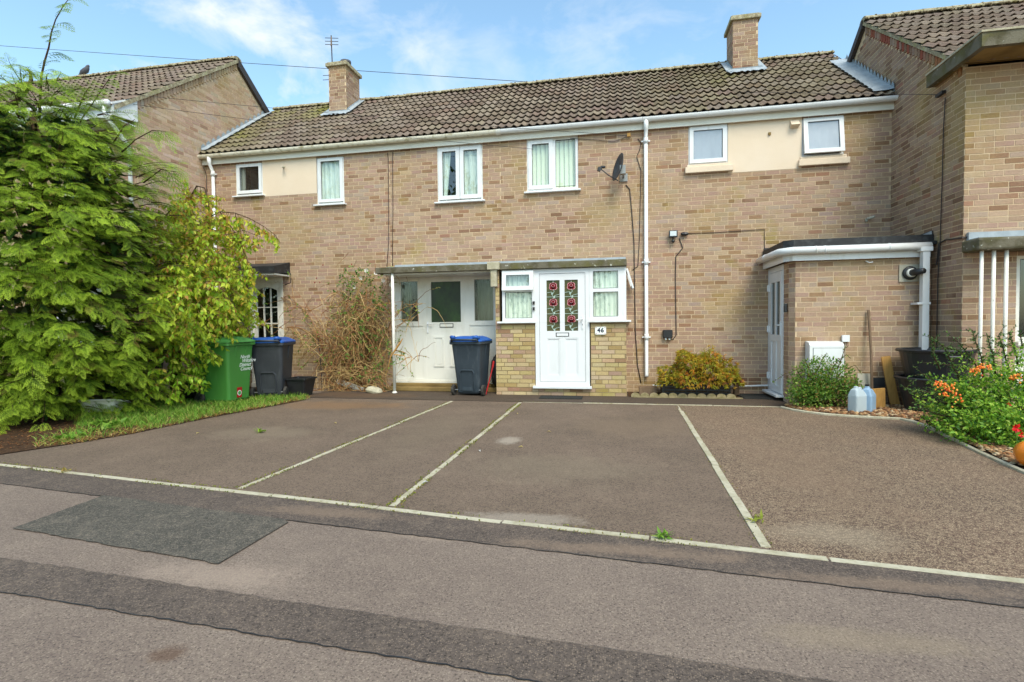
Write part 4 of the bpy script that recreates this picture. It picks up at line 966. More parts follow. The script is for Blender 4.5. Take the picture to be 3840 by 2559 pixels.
for (a, b) in px:
    m = MB(); m.add([(a, yg, 1.155), (b, yg, 1.155), (b, yg, 2.055), (a, yg, 2.055)], [(0, 1, 2, 3)]); build(m, 'pane', MAT['glass_stain'], dd)
    cx = (a+b)/2; wd = (b-a)
    def disc(m, x, z, rx, rz, y, n=14): m.add([(x+rx*math.cos(2*math.pi*i/n), y, z+rz*math.sin(2*math.pi*i/n)) for i in range(n)], [tuple(range(n))])
    red, pink, stm = MB(), MB(), MB()
    for t_, zc in enumerate((1.95, 1.665, 1.365)):
        for (ox, oz, rx, rz) in ((-.030, -.028, .036, .030), (.030, -.028, .036, .030), (0, -.032, .03, .032), (-.026, .018, .034, .034), (.026, .018, .034, .034), (0, .030, .034, .030)):
            disc(pink, cx+ox, zc+oz, rx+.007, rz+.007, yg-.004); disc(red, cx+ox, zc+oz, rx-.002, rz-.002, yg-.006)
        for (ox, oz, rx, rz) in ((.0, .010, .028, .024),):
            disc(pink, cx+ox, zc+oz, rx+.004, rz+.004, yg-.008); disc(red, cx+ox, zc+oz, rx-.002, rz-.002, yg-.010)
        zb = zc-.06; ze_ = zc-.21 if t_ < 2 else 1.16
        n = 8; pts = [(cx+.018*math.sin(i/n*2*math.pi*1.2), yg-.005, zb+(ze_-zb)*i/n) for i in range(n+1)]
        stm.tube(pts, .0045, 4)
        for sx, z_ in ((-1, zb-.04), (1, zb-.10)):
            stm.tube([(cx, yg-.005, z_-.03), (cx+sx*.035, yg-.005, z_-.005), (cx+sx*wd*.47, yg-.005, z_+.015*sx)], .004, 4)
            disc(stm, cx+sx*.022, z_-.03, .012, .024, yg-.006, 8)
        stm.tube([(cx-.0, yg-.005, zc+.06), (cx, yg-.005, min(2.05, zc+.10))], .004, 4)
    for z_ in (1.76, 1.46): stm.tube([(a, yg-.003, z_), (b, yg-.003, z_)], .004, 4)
    build(stm, 'lead_tracery', MAT['stem_lead'], dd); build(pink, 'petal_outline', MAT['pink_lead'], dd); build(red, 'rose_petals', MAT['rose_red'], dd)
m = MB(); m.box(-1.03, -.795, yd-.004, yd+.001, 1.055, 1.125); build(m, 'letterbox', MAT['gasket'], dd)
m = MB(); m.box(-1.015, -.81, yd-.010, yd-.004, 1.066, 1.114); build(m, 'letterbox_flap', MAT['door_white'], dd)
m = MB(); m.box(-.573, -.543, yd-.014, yd, 1.19, 1.41); m.tube([(-.558, yd-.014, 1.36), (-.558, yd-.05, 1.36), (-.66, yd-.055, 1.345)], .010, 8); hd = build(m, 'handle', MAT['door_white'], dd)
m = MB(); m.box(-.562, -.554, yd-.016, yd-.014, 1.25, 1.28); build(m, 'keyhole', MAT['gasket'], dd)
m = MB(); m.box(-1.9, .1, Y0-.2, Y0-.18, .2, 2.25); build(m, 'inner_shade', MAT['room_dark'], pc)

# ------------------------------------------------------------------ flat-roofed side extension
YE, XE = 8.66, 2.64
ex = thing('entrance_extension', 'flat-roofed brick extension with white gutter and narrow side door', 'extension', (3.6, YE, 0))
m = MB(); zt_ = 2.20
m.add([(XE+.06, YE, 0), (XR-.02, YE, 0), (XR-.02, YE, zt_), (XE+.06, YE, zt_)], [(0, 1, 2, 3)])
m.add([(XE, YE+.10, 0), (XE+.06, YE, 0), (XE+.06, YE, zt_), (XE, YE+.10, zt_)], [(0, 1, 2, 3)])
m.add([(XE, YE+.34, 0), (XE, YE+.10, 0), (XE, YE+.10, zt_), (XE, YE+.34, zt_)], [(0, 1, 2, 3)])
we = build(m, 'wall', MAT['mortar'], ex)
bricks(we, (0, YE), (1, 0), XE+.06, XR-.015, 0, zt_+.01, pal=PAL, limit=260, off=.02)
bricks(we, (XE, 0), (0, -1), -(YE+.34), -(YE+.10), 0, zt_+.01, pal=PAL, limit=40)
import math as _m
uu = (.06/math.hypot(.06, .10), -.10/math.hypot(.06, .10))
bricks(we, (XE, YE+.10), uu, 0, math.hypot(.06, .10), 0, zt_+.01, pal=PAL, limit=40)
# roof felt, fascia, gutter
m = MB(); m.prism([(XE-.13, Y0-.012, 2.36), (XE-.13, YE+.0, 2.36), (XE-.02, YE-.13, 2.36), (XR-.012, YE-.13, 2.36), (XR-.012, Y0-.012, 2.36)], (0, 0, .05))
m.prism([(XE-.10, Y0-.012, 2.41), (XE-.10, YE+.05, 2.41), (XE+.02, YE-.05, 2.41), (XR-.012, YE-.05, 2.41), (XR-.012, Y0-.012, 2.41)], (0, 0, .10))
m.prism([(XE-.08, Y0-.0125, 2.46), (XE-.08, Y0-.012-.10, 2.465), (XE-.08, Y0-.0125, 2.56)], (XR-XE+.07, 0, 0)); 
m.prism([(XR-.013, YE-.05, 2.46), (XR-.013, Y0-.1, 2.46), (XR-.013, Y0-.1, 2.52), (XR-.013, YE-.02, 2.57)], (-.012, 0, 0))
fr_ = build(m, 'flat_roof', MAT['felt_black'], ex)
m = MB(); m.prism([(XR-.026, YE-.04, 2.47), (XR-.026, YE+.36, 2.48), (XR-.026, YE+.36, 2.53), (XR-.026, YE-.02, 2.565)], (-.004, 0, 0)); build(m, 'lead_flashing', MAT['lead'], fr_)
path = [(XE-.10, Y0-.02), (XE-.10, YE+.05), (XE-.005, YE-.075), (XR-.06, YE-.075)]
m = MB()
for (a, b) in zip(path[:-1], path[1:]):
    d = Vector((b[0]-a[0], b[1]-a[1], 0)).normalized(); nn = Vector((-d.y, d.x, 0))*.025
    m.prism([(a[0], a[1], 2.19), (b[0], b[1], 2.19), (b[0]+nn.x, b[1]+nn.y, 2.19), (a[0]+nn.x, a[1]+nn.y, 2.19)], (0, 0, .17))
build(m, 'fascia', MAT['upvc'], ex)
m = MB(); gp = [(XE-.17, Y0-.05, 2.335), (XE-.17, YE+.02, 2.335), (XE-.03, YE-.145, 2.335), (XR-.10, YE-.145, 2.335)]
m.tube(gp, .055, 12); ge = build(m, 'gutter', MAT['upvc'], ex, smooth=True)
for (x, y, d) in ((3.05, YE-.145, 0), (3.9, YE-.145, 0), (2.93, YE-.145, 0)):
    m = MB(); m.tube([(x-.014, y, 2.335), (x+.014, y, 2.335)], .060, 12); build(m, 'bracket', MAT['upvc'], ge, smooth=True)
m = MB(); m.tube([(XE-.17, 9.35, 2.335), (XE-.17, 9.38, 2.335)], .060, 12); build(m, 'bracket', MAT['upvc'], ge, smooth=True)
m = MB(); xp = XR-.17; m.box(xp-.075, xp+.075, YE-.20, YE-.09, 2.26, 2.32); m.box(xp-.042, xp+.042, YE-.185, YE-.10, .30, 2.26); 
dp = build(m, 'downpipe', MAT['upvc'], ex)
m = MB(); m.box(xp-.11, xp+.06, YE-.19, YE-.012, 1.50, 1.53); build(m, 'clip', MAT['upvc'], dp)
# side door (faces left)
XD = XE-.01
def sbox(m, ya, yb, za, zb, d0, d1): m.box(XD-d1, XD-d0, ya, yb, za, zb)
m = MB(); y0d, y1d = YE+.345, Y0-.09
m.box(XD-.0, XD+.06, y0d, y0d+.05, .10, 2.19); m.box(XD, XD+.06, y1d-.05, y1d, .10, 2.19); m.box(XD, XD+.06, y0d+.05, y1d-.05, 2.10, 2.19); m.box(XD, XD+.06, y1d, Y0-.011, 0, 2.19); fd = build(m, 'door_frame', MAT['door_white'], ex)
m = MB(); m.box(XD-.11, XD+.05, y0d-.03, y1d+.02, .06, .10); build(m, 'door_sill', MAT['door_white'], fd, bevel=.006)
ya, yb2 = y0d+.055, y1d-.055; ym = (ya+yb2)/2; xq = XD-.012
m = MB(); s_ = .085
def db(a, b, c_, d, k0=0., k1=.045): m.box(xq+k0, xq+k1, a, b, c_, d)
db(ya, ya+s_, .11, 2.09); db(yb2-s_, yb2, .11, 2.09); db(ya+s_, yb2-s_, 1.93, 2.09); db(ym-.035, ym+.035, .11, 1.93)
for (a, b) in ((ya+s_, ym-.035), (ym+.035, yb2-s_)): db(a, b, .95, 1.06); db(a, b, .11, .22); db(a, b, .22, .95, .014, .04)
sd_ = build(m, 'door', MAT['door_white'], ex)
for (a, b) in ((ya+s_, ym-.035), (ym+.035, yb2-s_)):
    m = MB(); m.add([(xq+.02, a, 1.06), (xq+.02, b, 1.06), (xq+.02, b, 1.93), (xq+.02, a, 1.93)], [(0, 1, 2, 3)]); build(m, 'pane', MAT['side_glass'], sd_)
m = MB(); m.box(xq-.012, xq, ya+.02, ya+.05, 1.05, 1.27); m.tube([(xq-.012, ya+.035, 1.22), (xq-.05, ya+.035, 1.22), (xq-.05, ya+.15, 1.215)], .010, 8); build(m, 'handle', MAT['door_white'], sd_)
for z in (.35, 1.15, 1.85):
    m = MB(); m.box(xq-.02, xq+.004, yb2+.0, yb2+.05, z-.06, z+.06); m.tube([(xq-.024, yb2+.025, z-.05), (xq-.024, yb2+.025, z+.05)], .012, 8); build(m, 'hinge', MAT['door_white'], sd_)
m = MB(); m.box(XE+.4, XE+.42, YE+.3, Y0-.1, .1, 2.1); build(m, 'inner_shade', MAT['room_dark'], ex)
# ------------------------------------------------------------------ wheelie bins
def rrect(wx, wy, r, n=4):
    pts = []
    for (cx, cy, a0) in ((wx-r, wy-r, 0), (-wx+r, wy-r, 90), (-wx+r, -wy+r, 180), (wx-r, -wy+r, 270)):
        for i in range(n+1): a = math.radians(a0+90*i/n); pts.append((cx+r*math.cos(a), cy+r*math.sin(a)))
    return pts
def loft(m, rings):
    n = len(rings[0]); vs = [p for r_ in rings for p in r_]; fs = []
    for j in range(len(rings)-1):
        for i in range(n): fs.append((j*n+i, j*n+(i+1) % n, (j+1)*n+(i+1) % n, (j+1)*n+i))
    fs += [tuple(range(n))[::-1], tuple(range((len(rings)-1)*n, len(rings)*n))]
    m.add(vs, fs)
def wheelie_bin(label, x, y, rz, body, lid, H=1.0, wtop=.29, dtop=.34, wbot=.22, dbot=.25, tilt=0.0, group='wheelie bins', wheels_front=False):
    """local frame: front (no wheels) at -Y, hinge and wheels at +Y"""
    t = thing('wheelie_bin', label, 'bin', (x, y, 0.012), group)
    M = Matrix.Translation((x, y, 0.012)) @ Matrix.Rotation(rz, 4, 'Z')
    m = MB(); zs = [(.03, 0), (.06, .03), (.5, .5), (.93, 1.0)]
    rings = []
    for z, k in zs:
        wx, wy = wbot+(wtop-wbot)*k-(0.02 if z < .05 else 0), dbot+(dtop-dbot)*k-(0.02 if z < .05 else 0)
        oy = .04*(k-.5)
        rings.append([(px, py+oy, z*H) for px, py in rrect(wx, wy, .05)])
    loft(m, rings); m.xf(M); b = build(m, 'body', MAT[body], t, smooth=False, bevel=0.0)
    m = MB(); rr = []
    for z, e in ((.90, .006), (.91, .03), (.945, .03), (.95, .015)): rr.append([(px, py+.02, z*H) for px, py in rrect(wtop+e, dtop+e, .05)])
    loft(m, rr); m.xf(M); build(m, 'rim', MAT[body], t)
    m = MB(); rr = []
    for z, ex, ey, oy in ((.952, .028, .030, -.005), (.972, .030, .034, -.008), (.985, .012, .016, -.004), (1.03, -.05, -.05, .03), (1.045, -.09, -.10, .05)): rr.append([(px, py+oy+.02, z*H) for px, py in rrect(wtop+ex, dtop+ey, .05)])
    loft(m, rr); m.xf(M); l_ = build(m, 'lid', MAT[lid], t)
    m = MB(); m.box(-.17, .17, -dtop-.055, -dtop-.012, .955*H, .975*H); m.xf(M); build(m, 'lid_grip', MAT[lid], l_, bevel=.006)
    for sx in (-1, 1):
        m = MB(); m.tube([(sx*.24, dtop-.0, 1.005*H), (sx*.24, dtop+.07, 1.035*H), (sx*.17, dtop+.10, 1.03*H)], [.03, .032, .03], 10); m.xf(M); build(m, 'hinge', MAT[lid], l_, smooth=True)
    m = MB(); m.tube([(-.25, dtop+.03, .95*H), (-.24, dtop+.10, .99*H), (.24, dtop+.10, .99*H), (.25, dtop+.03, .95*H)], .018, 8); m.xf(M); build(m, 'handle', MAT[body], t, smooth=True)
    m = MB(); m.tube([(-.27, dbot-.03, .10), (.27, dbot-.03, .10)], .010, 8); m.xf(M); build(m, 'axle', MAT['metal_grey'], t)
    for sx in (-1, 1):
        m = MB(); m.lathe([(.04, -.024), (.085, -.024), (.098, -.015), (.098, .015), (.085, .024), (.04, .024)], (sx*.285, dbot-.03, .10), 20, 'x'); m.xf(M); wh = build(m, 'wheel', MAT['rubber'], t)
        m = MB(); m.lathe([(.0, -.03), (.045, -.028), (.045, .028), (.0, .03)], (sx*.285, dbot-.03, .10), 12, 'x'); m.xf(M); build(m, 'hub', MAT['black_plastic'], wh)
    # moulded rib on the face that carries the wheels
    m = MB(); yy = lambda z: dbot+(dtop-dbot)*(z/.93)+.04*(z/.93-.5)+.008
    pts = [(-.13, yy(.10), .10), (-.13, yy(.42), .42), (-.10, yy(.46), .46), (.10, yy(.46), .46), (.13, yy(.42), .42), (.13, yy(.10), .10)]
    m.tube([(p[0], p[1]-.004, p[2]) for p in pts], .013, 6); m.box(-.10, .10, yy(.10)-.03, yy(.10)+.004, .09, .16); m.xf(M); build(m, 'moulded_rib', MAT[body], t)
    m = MB()
    for sx in (-1, 1): m.tube([(sx*(wtop+.004), .0, .89*H), (sx*(wtop-.03), .0, .66*H)], .014, 6); m.tube([(sx*.12, -dtop+.012, .89*H), (sx*.12, -dtop+.04, .74*H)], .013, 6)
    m.xf(M); build(m, 'stiffener', MAT[body], t)
    return t, M
def text_mesh(txt, size, material, M, parent, name='lettering', shear=0.0, bold=0.0, align='CENTER', spacing=1.0):
    cu = bpy.data.curves.new('txt', 'FONT'); cu.body = txt; cu.size = size; cu.shear = shear; cu.align_x = align; cu.align_y = 'CENTER'; cu.offset = bold; cu.resolution_u = 3; cu.space_line = .85; cu.space_character = spacing
    o = bpy.data.objects.new('txt', cu); COL.objects.link(o)
    bpy.context.view_layer.update()
    me = bpy.data.meshes.new_from_object(o.evaluated_get(bpy.context.evaluated_depsgraph_get()))
    bpy.data.objects.remove(o); bpy.data.curves.remove(cu)
    me.transform(M)
    V = np.array([v.co for v in me.vertices]); c_ = np.array([(V[:,0].min()+V[:,0].max())/2, (V[:,1].min()+V[:,1].max())/2, V[:,2].min()])
    me.transform(Matrix.Translation(-Vector(c_))); me.name = name
    return link_mesh(name, me, material, parent, tuple(c_))
PI = math.pi
# bin by the front doors: wheels towards the drive, blue lid
wheelie_bin('slate grey wheelie bin with blue lid standing before the recessed white door', -2.57, 9.22, PI-.10, 'slate_plastic', 'blue_lid', H=1.02, wtop=.275, dtop=.30, wbot=.215, dbot=.22)
gb, GM = wheelie_bin('green wheelie bin with white council lettering standing on the grass', -6.56, 7.80, PI/2-.06, 'green_plastic', 'green_lid', H=1.07, wtop=.30, dtop=.37, wbot=.235, dbot=.275)
wheelie_bin('charcoal wheelie bin with blue lid standing behind the green bin', -6.17, 8.56, PI+.28, 'dark_plastic', 'blue_lid', H=1.04, wtop=.285, dtop=.33, wbot=.22, dbot=.25)
wheelie_bin('dark wheelie bin half hidden under drooping conifer and cherry branches', -8.05, 7.55, .3, 'slate_plastic', 'dark_plastic', H=1.0)
def front_frame(M, xo, z, out=.004, H=1.07, dtop=.37, dbot=.275):
    k = z/(.93*H); y = -(dbot+(dtop-dbot)*k)+.04*(k-.5); s_ = (dtop-dbot-.04)/(.93*H); q = math.hypot(1, s_)
    T = Matrix(((1, 0, 0, xo), (0, -s_/q, -1/q, y-out/q), (0, 1/q, -s_/q, z), (0, 0, 0, 1)))
    return M @ T
text_mesh('North\n  Wiltshire\nDistrict\n  Council', .072, MAT['ink_white'], front_frame(GM, .085, .70), gb, shear=.28, align='LEFT', bold=.0008) if False else None
for j, (tx, xo) in enumerate((('North', -.035), ('Wiltshire', .0), ('District', -.055), ('Council', -.03))):
    text_mesh(tx, .085, MAT['ink_white'], front_frame(GM, xo+.02, .77-j*.068), gb, shear=.3, align='LEFT', bold=.0012)
m = MB(); m.box(-.055, .055, -.085, .085, 0, .003); m.xf(front_frame(GM, -.02, .175)); stk = build(m, 'sticker', MAT['red_paint'], gb)
m = MB(); m.lathe([(.045, 0), (.045, .0015)], (0, 0, .003), 20); m.xf(front_frame(GM, -.02, .165)); build(m, 'sticker_disc', MAT['ink_white'], stk)
m = MB(); m.lathe([(.034, 0), (.034, .001)], (0, 0, .0046), 20); m.xf(front_frame(GM, -.02, .165)); build(m, 'sticker_disc', MAT['green_lid'], stk)

# planter pot, board, grey stone, tray, bags -------------------------
t = thing('planter', 'square black plastic planter beside the charcoal bin', 'planter', (-5.72, 8.72, .012))
m = MB(); loft(m, [[(x-5.72, y+8.72, z) for x, y in rrect(a, a, .03)] for z, a in ((.012, .145), (.31, .195), (.315, .215), (.345, .215), (.345, .19), (.29, .185))]); build(m, 'pot', MAT['black_plastic'], t)
m = MB(); m.box(-5.9, -5.54, 8.54, 8.9, .27, .30); build(m, 'soil', MAT['soil'], t)
m = MB(); m.box(-.30, .30, -.012, .012, -.05, .05); m.xf(Matrix.Translation((-5.18, 9.55, .10)) @ Matrix.Rotation(.30, 4, 'Y') @ Matrix.Rotation(.25, 4, 'X')); tag(build(m, 'white_board', MAT['white_paint']), 'short white board lying at the foot of the wall by the rose', 'board')
m = MB(); loft(m, [[(-4.52+x*k, 9.22+y*k, z) for x, y in rrect(.15, .09, .05)] for z, k in ((.012, .9), (.05, 1.05), (.10, .85), (.12, .5))]); m.xf(Matrix.Translation((-4.52, 9.22, 0)) @ Matrix.Rotation(.2, 4, 'Y') @ Matrix.Translation((4.52, -9.22, 0))); tag(build(m, 'stone', MAT['concrete_pale']), 'grey stone lying beside the white canopy post', 'stone')
t = thing('plastic_tray', 'white plastic tray lying in the grass under the conifer', 'tray', (-7.45, 6.35, .03))
Mt = Matrix.Translation((-7.42, 6.35, .06)) @ Matrix.Rotation(.35, 4, 'Z') @ Matrix.Rotation(-.22, 4, 'X')
m = MB(); ro = [(.18, .13, 0.0), (.24, .18, .14), (.27, .21, .145), (.27, .21, .165), (.235, .175, .16), (.17, .12, .02)]
loft(m, [[(x, y, z) for x, y in rrect(a, b, .06)] for a, b, z in ro]); m.xf(Mt); build(m, 'tray_shell', MAT['door_old'], t)
m = MB(); ring(m, -.262, .262, -.2, .2, 0, .02, .03); m.xf(Mt @ Matrix.Translation((0, 0, .15)) @ Matrix.Rotation(PI/2, 4, 'X')); build(m, 'rim', MAT['upvc'], t)
def lump(name, c, rx, ry, rz, material, label, cat, seed):
    rr = random.Random(seed); n, k = 20, 12; vs = []; fs = []
    for j in range(k+1):
        th = PI*j/k
        for i in range(n):
            ph = 2*PI*i/n; q = 1+.13*math.sin(3*ph+seed)*math.sin(th)+.10*math.sin(7*ph+4*th+seed)+rr.uniform(-.05, .05)
            vs.append((c[0]+rx*q*math.sin(th)*math.cos(ph), c[1]+ry*q*math.sin(th)*math.sin(ph), max(c[2]-rz+.002, c[2]+rz*(1 if th < 1.6 else .8)*math.cos(th)*q)))
    for j in range(k):
        for i in range(n): fs.append((j*n+i, j*n+(i+1) % n, (j+1)*n+(i+1) % n, (j+1)*n+i))
    m = MB(); m.add(vs, fs[::1]); return tag(build(m, name, material, smooth=True), label, cat)
mat('bag_black', S(40,40,44), .28, .6, bump=(14, 1.0))
lump('refuse_bag', (-7.28, 7.95, .21), .34, .28, .20, MAT['bag_black'], 'shiny black refuse bag slumped beside the green bin', 'bag', 3)
lump('refuse_bag', (-2.19, 9.55, .38), .10, .16, .30, MAT['bag_black'], 'black refuse bag wedged between the porch and the blue lidded bin', 'bag', 5)
m = MB(); m.tube([(-2.30, 9.16, .02), (-2.19, 9.24, .50)], .012, 8); m.tube([(-2.19, 9.24, .50), (-2.17, 9.25, .62)], .018, 8); tag(build(m, 'red_handle', MAT['red_paint']), 'red pole leaning on the porch beside the blue lidded bin', 'pole')

# things fixed to the facade -----------------------------------------
YB = Y0-.014
def cable(pts, r, label, Y=YB, mt='cable_dark', name='cable', clips=0):
    P = [tuple(PY(x, y, Y)) for x, y in pts]
    t = MB(); t.tube(P, r, 6); return tag(build(t, name, MAT[mt], smooth=True), label, 'cable')
cable([(890, 352), (892, 362), (893, 480), (893, 560), (889, 615)], .006, 'thin dark cable dropping from eaves and bending into the canopy corner')
cable([(903, 350), (902, 362), (903, 480), (902, 612)], .006, 'straight thin dark cable running from the eaves down to the lead strip')
cable([(1466, 320), (1473, 328), (1470, 345), (1463, 360), (1473, 392), (1469, 560), (1466, 612), (1452, 622)], .006, 'dark cable curling down from the junction box to the porch window')
cable([(1438, 425), (1447, 435), (1452, 490), (1457, 560), (1458, 640), (1460, 760), (1465, 840), (1473, 880)], .009, 'dark cable running from the satellite dish down to the ground')
cable([(1561, 548), (1569, 570), (1553, 590), (1552, 640), (1554, 770), (1547, 780), (1538, 779)], .008, 'black flex linking the floodlight with the outdoor socket')
cable([(1575, 537), (1640, 535), (1700, 531), (1757, 527), (1757, 570), (1760, 580)], .005, 'thin brown cable clipped along brickwork right of the floodlight')
cable([(452, 352), (447, 365), (452, 380), (468, 386), (474, 400), (475, 480), (475, 560)], .008, 'dark cable looping down the inner corner beside the white downpipe', Y=9.80)
cable([(540, 622), (575, 610), (650, 612), (668, 630), (668, 650), (655, 655)], .010, 'black cable looped over the small black canopy', Y=9.72)
m = MB(); P = PY(1445, 311, Y0-.02); m.box(P[0]-.03, P[0]+.03, Y0-.05, Y0-.012, P[2]-.03, P[2]+.03); tag(build(m, 'junction_box', MAT['wood_raw']), 'small yellowed junction box under the gutter beside blinds window', 'junction box')
m = MB(); m.tube([tuple(PY(1310, 318, Y0-.02)), tuple(PY(1370, 322, Y0-.02)), tuple(PY(1410, 326, Y0-.02)), tuple(PY(1440, 315, Y0-.03))], .005, 6); tag(build(m, 'cable', MAT['cable_dark']), 'slack dark cable running from the blinds window to the junction box', 'cable')
# satellite dish
dc = thing('satellite_dish', 'dark grey satellite dish bracketed to wall left of the downpipe', 'satellite dish', (.14, Y0-.02, 4.0))
Md = Matrix.Translation((.115, Y0-.30, 4.03)) @ Matrix.Rotation(math.radians(-68), 4, 'Z') @ Matrix.Rotation(math.radians(-14), 4, 'X') @ Matrix.Scale(.86, 4)
m = MB(); n, k = 28, 6; vs = []; fs = []
for j in range(k+1):
    r_ = j/k
    for i in range(n):
        a = 2*PI*i/n; vs.append((.24*r_*math.cos(a), .07*(r_*r_)*-1.0, .29*r_*math.sin(a)))
for j in range(k+1):
    r_ = j/k
    for i in range(n):
        a = 2*PI*i/n; vs.append((.24*r_*math.cos(a), .07*(r_*r_)*-1.0+.008, .29*r_*math.sin(a)))
o_ = (k+1)*n
for j in range(k):
    for i in range(n):
        fs += [(j*n+i, j*n+(i+1) % n, (j+1)*n+(i+1) % n, (j+1)*n+i), (o_+(j+1)*n+i, o_+(j+1)*n+(i+1) % n, o_+j*n+(i+1) % n, o_+j*n+i)]
for i in range(n): fs.append((k*n+i, k*n+(i+1) % n, o_+k*n+(i+1) % n, o_+k*n+i))
m.add(vs, fs); m.xf(Md); build(m, 'dish', MAT['dark_plastic'], dc, smooth=True)
m = MB(); m.tube([(0, .01, -.27), (0, -.22, -.22), (0, -.42, -.14)], .012, 6); m.xf(Md); ar = build(m, 'arm', MAT['black_plastic'], dc)
m = MB(); m.tube([(0, -.43, -.15), (0, -.40, -.10), (0, -.33, -.08)], [.028, .03, .026], 10); m.box(-.03, .03, -.47, -.41, -.20, -.12); m.xf(Md); build(m, 'receiver', MAT['black_plastic'], dc)
m = MB(); m.tube([(.13, Y0-.29, 4.0), (.16, Y0-.16, 3.96), (.17, Y0-.012, 3.93)], .018, 8); m.box(.10, .24, Y0-.03, Y0-.012, 3.86, 4.0); m.box(.10, .20, Y0-.30, Y0-.2, 3.93, 4.08); build(m, 'wall_bracket', MAT['metal_grey'], dc)
# floodlight, junction, socket
fl = thing('floodlight', 'small black floodlight with motion sensor on the wall right of downpipe', 'floodlight', (1.03, Y0, 2.8))
m = MB(); m.box(.955, 1.105, Y0-.10, Y0-.06, 2.80, 2.925); m.box(1.0, 1.06, Y0-.06, Y0-.012, 2.82, 2.9); build(m, 'housing', MAT['black_plastic'], fl, bevel=.006)
m = MB(); m.box(.975, 1.085, Y0-.104, Y0-.10, 2.825, 2.91); build(m, 'lens', MAT['lamp_glass'], fl)
m = MB(); m.tube([(1.03, Y0-.05, 2.80), (1.03, Y0-.06, 2.75)], .012, 8); m.lathe([(.005, -.03), (.026, -.015), (.03, 0), (.026, .015), (.005, .03)], (1.03, Y0-.07, 2.735), 12); build(m, 'sensor', MAT['black_plastic'], fl, smooth=True)
m = MB(); m.lathe([(.01, -.07), (.03, -.045), (.035, 0), (.03, .045), (.01, .07)], (1.23, Y0-.045, 2.86), 10, 'x'); tag(build(m, 'cable_joint', MAT['black_plastic']), 'black cable joint on the wall beside the floodlight', 'connector')
so = thing('outdoor_socket', 'black weatherproof double socket above the golden maple', 'socket', (.93, Y0, 1.0))
m = MB(); loft(m, [[(.935+x, y_, 1.075+z) for x, z in rrect(.085*k, .075*k, .02)] for y_, k in ((Y0-.012, 1), (Y0-.07, 1), (Y0-.09, .85))]); build(m, 'cover', MAT['black_plastic'], so)
for dx in (-.035, .03):
    m = MB(); m.lathe([(.018, 0), (.018, .03), (.010, .034)], (.935+dx, Y0-.05, .972), 12); build(m, 'knob', MAT['lamp_glass'], so)
m = MB(); P = PY(1995, 503, Y0-.05); m.box(P[0]-.03, P[0]+.0, Y0-.04, Y0-.012, P[2]-.04, P[2]+.01); m.tube([(P[0]-.01, Y0-.05, P[2]), (P[0]+.07, Y0-.12, P[2]+.02)], .022, 10); tag(build(m, 'security_camera', MAT['beige_plate']), 'small pale security camera high on wall near the inner corner', 'camera')
m = MB(); P = PY(588, 560, Y0-.02) ; m.tube([(P[0], Y0-.012, P[2]), (P[0], Y0-.09, P[2]), (P[0]+.04, Y0-.10, P[2]-.01)], .02, 8); tag(build(m, 'wall_spout', MAT['upvc']), 'white pipe stub poking from wall above the glazed door', 'pipe')
# black canopy over the far left door
bc = thing('door_canopy', 'small black felted canopy over the glazed arched door', 'canopy', (-7.3, 9.6, 2.4))
m = MB(); m.prism([(-8.0, Y0-.012, 2.40), (-8.0, 9.32, 2.36), (-8.0, 9.32, 2.50), (-8.0, Y0-.012, 2.62)], (1.36, 0, 0)); build(m, 'roof_felt', MAT['felt_black'], bc)
m = MB(); m.box(-7.98, -6.66, 9.34, Y0-.013, 2.33, 2.36); build(m, 'soffit_board', MAT['door_old'], bc)

# number plate, bells, mats -------------------------------------------
np_ = thing('number_plate', 'white oval cornered plate reading 46 on the porch brickwork', 'house number', (-.245, YP-.014, 1.09))
m = MB(); loft(m, [[(-.245+x, y_, 1.155+z) for x, z in rrect(.095, .068, .02)] for y_ in (YP-.030, YP-.0135)]); build(m, 'plate', MAT['ink_white'], np_)
text_mesh('46', .105, MAT['ink_navy'], Matrix.Translation((-.245, YP-.0315, 1.158)) @ Matrix.Rotation(PI/2, 4, 'X'), np_, 'digits', bold=.004, spacing=1.15)
m = MB()
for (x, z) in ((-.32, 1.205), (-.17, 1.205), (-.32, 1.105), (-.17, 1.105), (-.245, 1.212)): m.lathe([(.007, 0), (.007, .002)], (x, YP-.0325, z), 8, 'y')
build(m, 'plate_dots', MAT['red_paint'], np_)
for z, lab in ((1.66, 'upper'), (1.555, 'lower')):
    m = MB(); m.box(-1.435, -1.40, YP-.04, YP-.011, z-.028, z+.028); tag(build(m, 'door_bell', MAT['black_plastic']), 'small black door bell on the white porch frame, %s of two' % lab, 'door bell')
m = MB(); m.box(-1.28, -.55, 8.78, 9.12, .010, .022); tag(build(m, 'doormat', MAT['mat_fibre']), 'dark doormat lying before the door of number 46', 'doormat')
m = MB(); m.prism([(2.05, 9.70, .010), (2.10, 9.15, .010), (2.50, 9.12, .010), (2.50, 9.70, .010)], (0, 0, .014)); tag(build(m, 'doormat', MAT['mat_fibre']), 'dark doormat lying before the narrow side door', 'doormat')
rb = thing('video_doorbell', 'black video doorbell on the brick corner beside the side door', 'door bell', (XE-.02, YE+.2, 1.5))
m = MB(); m.box(XE-.055, XE-.013, YE+.13, YE+.18, 1.42, 1.56); build(m, 'housing', MAT['black_plastic'], rb, bevel=.008)
m = MB(); m.lathe([(.012, 0), (.012, .004)], (XE-.06, YE+.155, 1.53), 12, 'x'); build(m, 'lens', MAT['lamp_glass'], rb)

